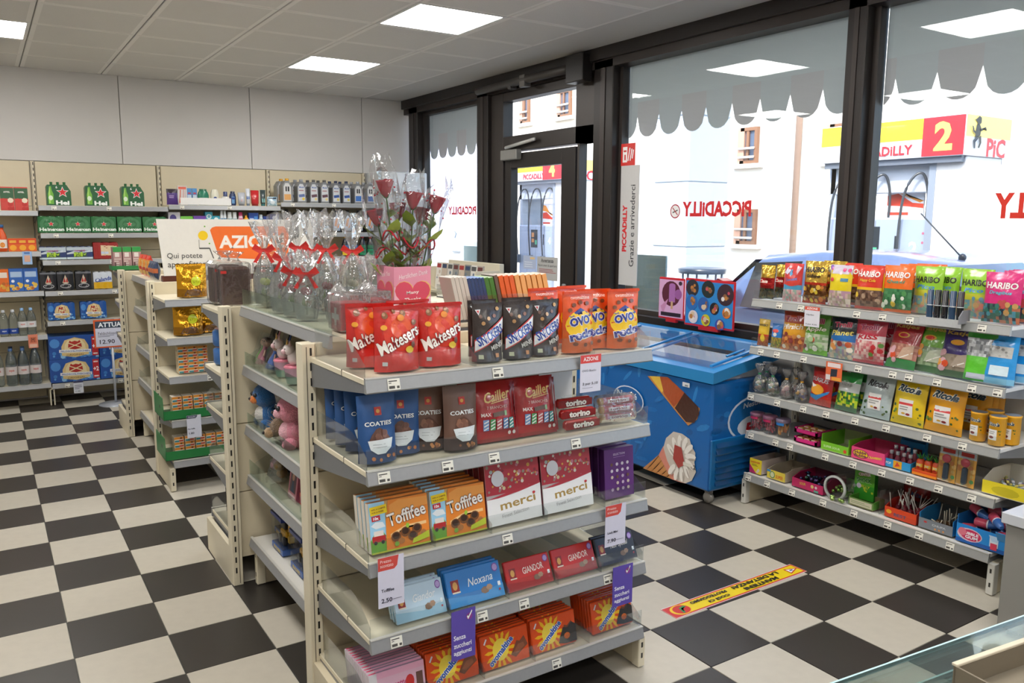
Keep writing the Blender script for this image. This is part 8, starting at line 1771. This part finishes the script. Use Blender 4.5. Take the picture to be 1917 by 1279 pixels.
def mapY(u, v, e): return (WB*u, -e, .085+v*(ZR-.085))
pr = Print(mapY, WB, ZR-.085, sub=.3)
for k in range(26): pr.ell(R_.uniform(.05, .95), R_.uniform(.45, .98), R_.uniform(.03, .08), R_.uniform(.01, .03), R_.choice(['1a70bc', '115a9e', '2a80c8']), 7); pr.e -= pr.eps*.85
pr.e += .001; pr.ell(.62, .62, .40, .22, 'd0dcec', 26).ell(.62, .62, .375, .20, '1a6ab0', 26).ell(.66, .55, .30, .11, 'dce4ee', 20).text('Nestlé', .56, .76, .26, .05, 'e8eef4', 6, .02, .2).text('Frisco', .72, .54, .5, .12, 'c8202c', 4, .05, .2)
obj('print', pr.mb, FILM, fb)
mb = MB(); mb.box(-.004, WB, -.014, 0, .10, .40, '146aa8', .004); gr = obj('vent_grille', mb, PLAS, t)
for k in range(7): mb = MB(); mb.prism([(-.028, .125+.038*k), (-.014, .125+.038*k), (-.014, .15+.038*k)], 'x', .03, WB-.03, '0c4a80'); obj('louvre', mb, PLAS, gr)
# sloping rim: front low, back high
zf_, zb_ = .80, .905
def rim(x0, x1, y0, y1, th=.065):
    m_ = MB(); z = lambda x: zf_+(zb_-zf_)*(x/WB)
    v = [(x0, y0, z(x0)-th), (x1, y0, z(x1)-th), (x1, y1, z(x1)-th), (x0, y1, z(x0)-th), (x0, y0, z(x0)), (x1, y0, z(x1)), (x1, y1, z(x1)), (x0, y1, z(x0))]
    m_.mesh_(v, [(0, 3, 2, 1), (4, 5, 6, 7), (0, 1, 5, 4), (1, 2, 6, 5), (2, 3, 7, 6), (3, 0, 4, 7)], '2a86c4'); return m_
mb = MB()
for a_ in ((-.015, .05, -.015, fl+.015), (WB-.06, WB+.01, -.015, fl+.015), (.05, WB-.06, -.015, .055), (.05, WB-.06, fl-.055, fl+.015)): mb.add(rim(*a_))
obj('rim', mb, PLAS, t)
mb = MB(); z = lambda x: zf_+(zb_-zf_)*(x/WB)
for y0, y1, dz in ((.06, fl*.56, .012), (fl*.50, fl-.06, .004)):
    mb2 = MB(); mb2.face([(.05, y0, z(.05)+dz), (WB-.06, y0, z(WB-.06)+dz), (WB-.06, y1, z(WB-.06)+dz), (.05, y1, z(.05)+dz)], 'fff'); ld = obj('glass_lid', mb2, ACRY, t)
    mb3 = MB()
    for yy in (y0, y1-.02): mb3.add((lambda q: q)(rim(.05, WB-.06, yy, yy+.02, .012))); 
    mb3.v = [(a_, b_, c_+dz+.006) for a_, b_, c_ in mb3.v]; mb3.tube([(WB*.35, y0+.04 if dz > .01 else y1-.04, z(WB*.35)+dz+.012), (WB*.6, y0+.04 if dz > .01 else y1-.04, z(WB*.6)+dz+.012)], .008, 6, '2a86c4'); obj('lid_frame', mb3, PLAS, ld)
mb = MB(); mb.box(.04, WB-.05, .04, fl-.04, .60, .61, 'e8ecf0')
for a_ in ((.04, .05, .04, fl-.04), (WB-.06, WB-.05, .04, fl-.04), (.05, WB-.06, .04, .05), (.05, WB-.06, fl-.05, fl-.04)): mb.box(a_[0], a_[1], a_[2], a_[3], .61, .80, 'eef2f6')
obj('liner', mb, PLAS, t)
for x_ in (.06, WB-.06):
    for y_ in (.05, fl-.05):
        mb = MB(); mb.lathe([(.012, -.014), (.032, -.013), (.034, 0), (.032, .013), (.012, .014)], 14, '8a8680', (x_-.005, y_, .034), axis='x'); mb.box(x_-.022, x_+.012, y_-.02, y_+.02, .06, .086, '6a6864', .003); obj('caster', mb, PLAS, t)
# ice creams lying inside
carton('icebar', .05, .14, .025, 'b8a090', lambda p: p.rect(.1, .2, .9, .8, '8a4a4a'), bev=.006, material=FILM)
for k in range(10): put('icebar', FX+.12+.04*(k % 3), FY0+.14+.11*k, .615, R_.uniform(-.4, .4)+HP, -1.5, name='wrapped_ice_cream', label='wrapped ice cream lying inside the freezer', cat='ice cream', group='ice creams in the freezer')
# menu boards standing on the back rim
def board(label, px0, py0, px1, py1, deco, base, ybase):
    X = FX+WB-.01; a = hitX(px0, py0, X); b = hitX(px1, py1, X); wd, ht = a.y-b.y, a.z-(b.z)
    r = thing('ice_cream_menu', label, 'menu board', T(X, a.y, b.z, HP)); mb = MB(); mb.box(0, wd, 0, .012, 0, ht, 'c8202c', .006); mb.box(wd*.3, wd*.7, .0, .03, -.02, .005, 'b81c28', .003); obj('frame', mb, PLAS, r)
    pr = Print(plane_map((0, 0, 0), (wd, 0, 0), (0, 0, ht), (0, -1, 0)), wd, ht, sub=2); pr.rect(.03, .05, .97, .95, base); deco(pr); obj('print', pr.mb, PAPER, r)
def d_m1(p): p.ell(.5, .62, .36, .30, '5a1f34', 18).poly([(.1, .3), (.4, .5), (.2, .1)], 'c88ab0').rect(.42, .42, .66, .82, 'a86aa8').ell(.54, .82, .12, .05, 'a86aa8', 12).rect(.50, .26, .58, .44, 'c8a078').ell(.78, .62, .14, .12, '9a5a98', 12).rect(.12, .08, .9, .17, '2a1a2a').ell(.85, .88, .07, .05, '3a2a3a', 10)
board('narrow ice cream board with violet bar in red frame', 1234, 518, 1279, 602, d_m1, 'd8a8cc', 0)
def d_m2(p):
    for u, v, r_, c in ((.16, .80, .13, '2a2a34'), (.48, .80, .13, '1c2a2c'), (.82, .72, .16, '3a2430'), (.16, .50, .12, '2a6ab0'), (.40, .48, .11, '2a5aa0'), (.62, .42, .09, '1c1c24'), (.86, .36, .08, 'd87a2a'), (.20, .20, .10, 'd8d0d4'), (.46, .16, .09, 'c8c02a'), (.74, .10, .09, '3a4aa0')):
        p.ell(u, v, r_, None, c, 18).blobs(u-r_*.5, v-r_*.6, u+r_*.5, v+r_*.6, 5, ['d8c0a0', 'e8e0d8', 'b87a3a', 'c84a5a', '8a5a3a'], .02, .045)
board('wide blue ice cream board with many round pictures in red frame', 1283, 520, 1373, 622, d_m2, '2a84c8', 0)
# ================================================================== floor sticker, counters
a = hitZ(1236, 1142, 0); b = hitZ(1265, 1160, 0); c = hitZ(1507, 1072, 0); d = hitZ(1475, 1058, 0)
U = (d-a); Lg = U.length; U.normalize(); V = (b-a); V = V-U*V.dot(U); Wd = V.length; V.normalize()
mb = MB(); N = Vector((0, 0, 1)); fm_ = lambda u, v, e: a+U*(u*Lg*1.02)+V*(v*Wd)+N*(.0008+e)
pr = Print(fm_, Lg*1.02, Wd, sub=2, eps=.00015)
pr.mb.mesh_([fm_(0, 0, -.0006), fm_(1, 0, -.0006), fm_(1, 1, -.0006), fm_(0, 1, -.0006)], [(0, 1, 2, 3)], 'd8302a')
pr.rect(0, 0, 1, 1, 'e4dede').rect(.004, .04, .996, .96, 'd0302a').rect(.08, .12, .985, .88, 'ecd01c')
pr.ell(.085, .5, .062, .42, 'ecc41c', 20).ell(.09, .5, .05, .36, 'cc3028', 20).poly([(.072, .80), (.086, .80), (.10, .45), (.13, .40), (.125, .28), (.085, .36)], '2f8a4a')
pr.poly([(.90, .25), (.985, .5), (.90, .78)], 'c8302a').poly([(.908, .34), (.968, .5), (.908, .69)], 'ecebf2').rect(.92, .46, .945, .56, '3a4a8a')
p2 = Print(lambda u, v, e: fm_(1-u, v, e), Lg*1.02, Wd, sub=2, eps=.00015, e0=.0035)
for s, u, v, w_, h_ in (('MANTIENI', .66, .70, .26, .26), ('LA DISTANZA!', .66, .33, .36, .26), ('COSÌ CI', .34, .70, .15, .22), ('PROTEGGIAMO', .30, .34, .26, .20)): p2.text(s, 1-u, v, w_, h_, '2c2a1c', 0, .04)
pr.mb.add(p2.mb); o = obj('floor_sticker', pr.mb, PAPER); tag(o, 'yellow and red keep-distance sticker on the chequered floor', 'sticker')
# low grey counter at the near end of the candy rack
t = thing('grey_counter', 'low grey counter with white top beside the candy rack', 'counter', T(3.17, -6.44, 0))
mb = MB(); mb.box(0, .70, -.9, 0, .035, .47, '8d8b86', .003); obj('body', mb, WALLM, t)
mb = MB(); mb.box(-.015, .72, -.92, .015, .47, .515, 'c9ccd2', .003); obj('top', mb, WALLM, t)
for x_, y_ in ((.05, -.04), (.65, -.04), (.05, -.85), (.65, -.85)): mb = MB(); mb.lathe([(.02, 0), (.024, .004), (.018, .036)], 10, '5a554c', (x_, y_, 0)); obj('foot', mb, PLAS, t)
# glass till counter in the near corner
t = thing('glass_counter', 'glass topped till counter with bright edges in the near corner', 'counter', T(.95, -7.23, 0, -.10))
mb = MB(); mb.box(-.20, 1.6, -.60, -.03, 0, .78, '8f8d88', .004); obj('base', mb, WALLM, t)
for k, (y0, zz) in enumerate(((0, .90), (-.03, .868))):
    mb = MB(); mb.box(-.25, 1.7, -.62, y0, zz-.004, zz+.004, 'cfeaf2'); obj('glass_sheet', mb, GREENG, t)
    mb = MB(); mb.box(-.25, 1.7, y0, y0+.0035, zz-.004, zz+.004, 'bfe6ec'); obj('glass_edge', mb, PLAS, t)
mb = MB(); mb.box(-.22, 1.66, -.045, -.04, .78, .864, 'fff'); obj('front_glass', mb, GREENG, t)
carton('gumpack', .05, .085, .014, 'c84a4a', lambda p: p.rect(.05, .1, .95, .5, 'd8d0cc').lines(.1, .15, .9, .45, 4, '6a5a5a').rect(.2, .6, .8, .9, 'e8d8d4'))
for k in range(7): q = Matrix.Translation((.95, -7.23, 0)) @ Matrix.Rotation(-.10, 4, 'Z') @ Vector((.20+.085*k, -.20-.02*(k % 2), .783)); put('gumpack', q.x, q.y, q.z, -.3+.1*k, -1.35, name='card_packet', label='small red and white packet lying under the counter glass', cat='packet', group='packets under the counter glass')
q = hitZ(1788, 1242, .955)
t = thing('open_carton', 'open brown cardboard carton on the glass counter', 'carton', T(q.x, q.y-.0, .905, -.12))
mb = MB(); mb.box(0, .32, -.002, .002, 0, .045, '7a6f5c'); mb.box(0, .004, -.22, 0, 0, .045, '7a6f5c'); mb.box(.316, .32, -.22, 0, 0, .045, '7a6f5c'); mb.box(0, .32, -.224, -.22, 0, .045, '7a6f5c'); mb.box(0, .32, -.22, 0, 0, .004, '8a7f6c'); obj('carton', mb, MATT, t)
mb = MB(); mb.box(0, .32, -.004, .006, .044, .049, 'd8ccb4', .001); obj('torn_edge', mb, MATT, t)
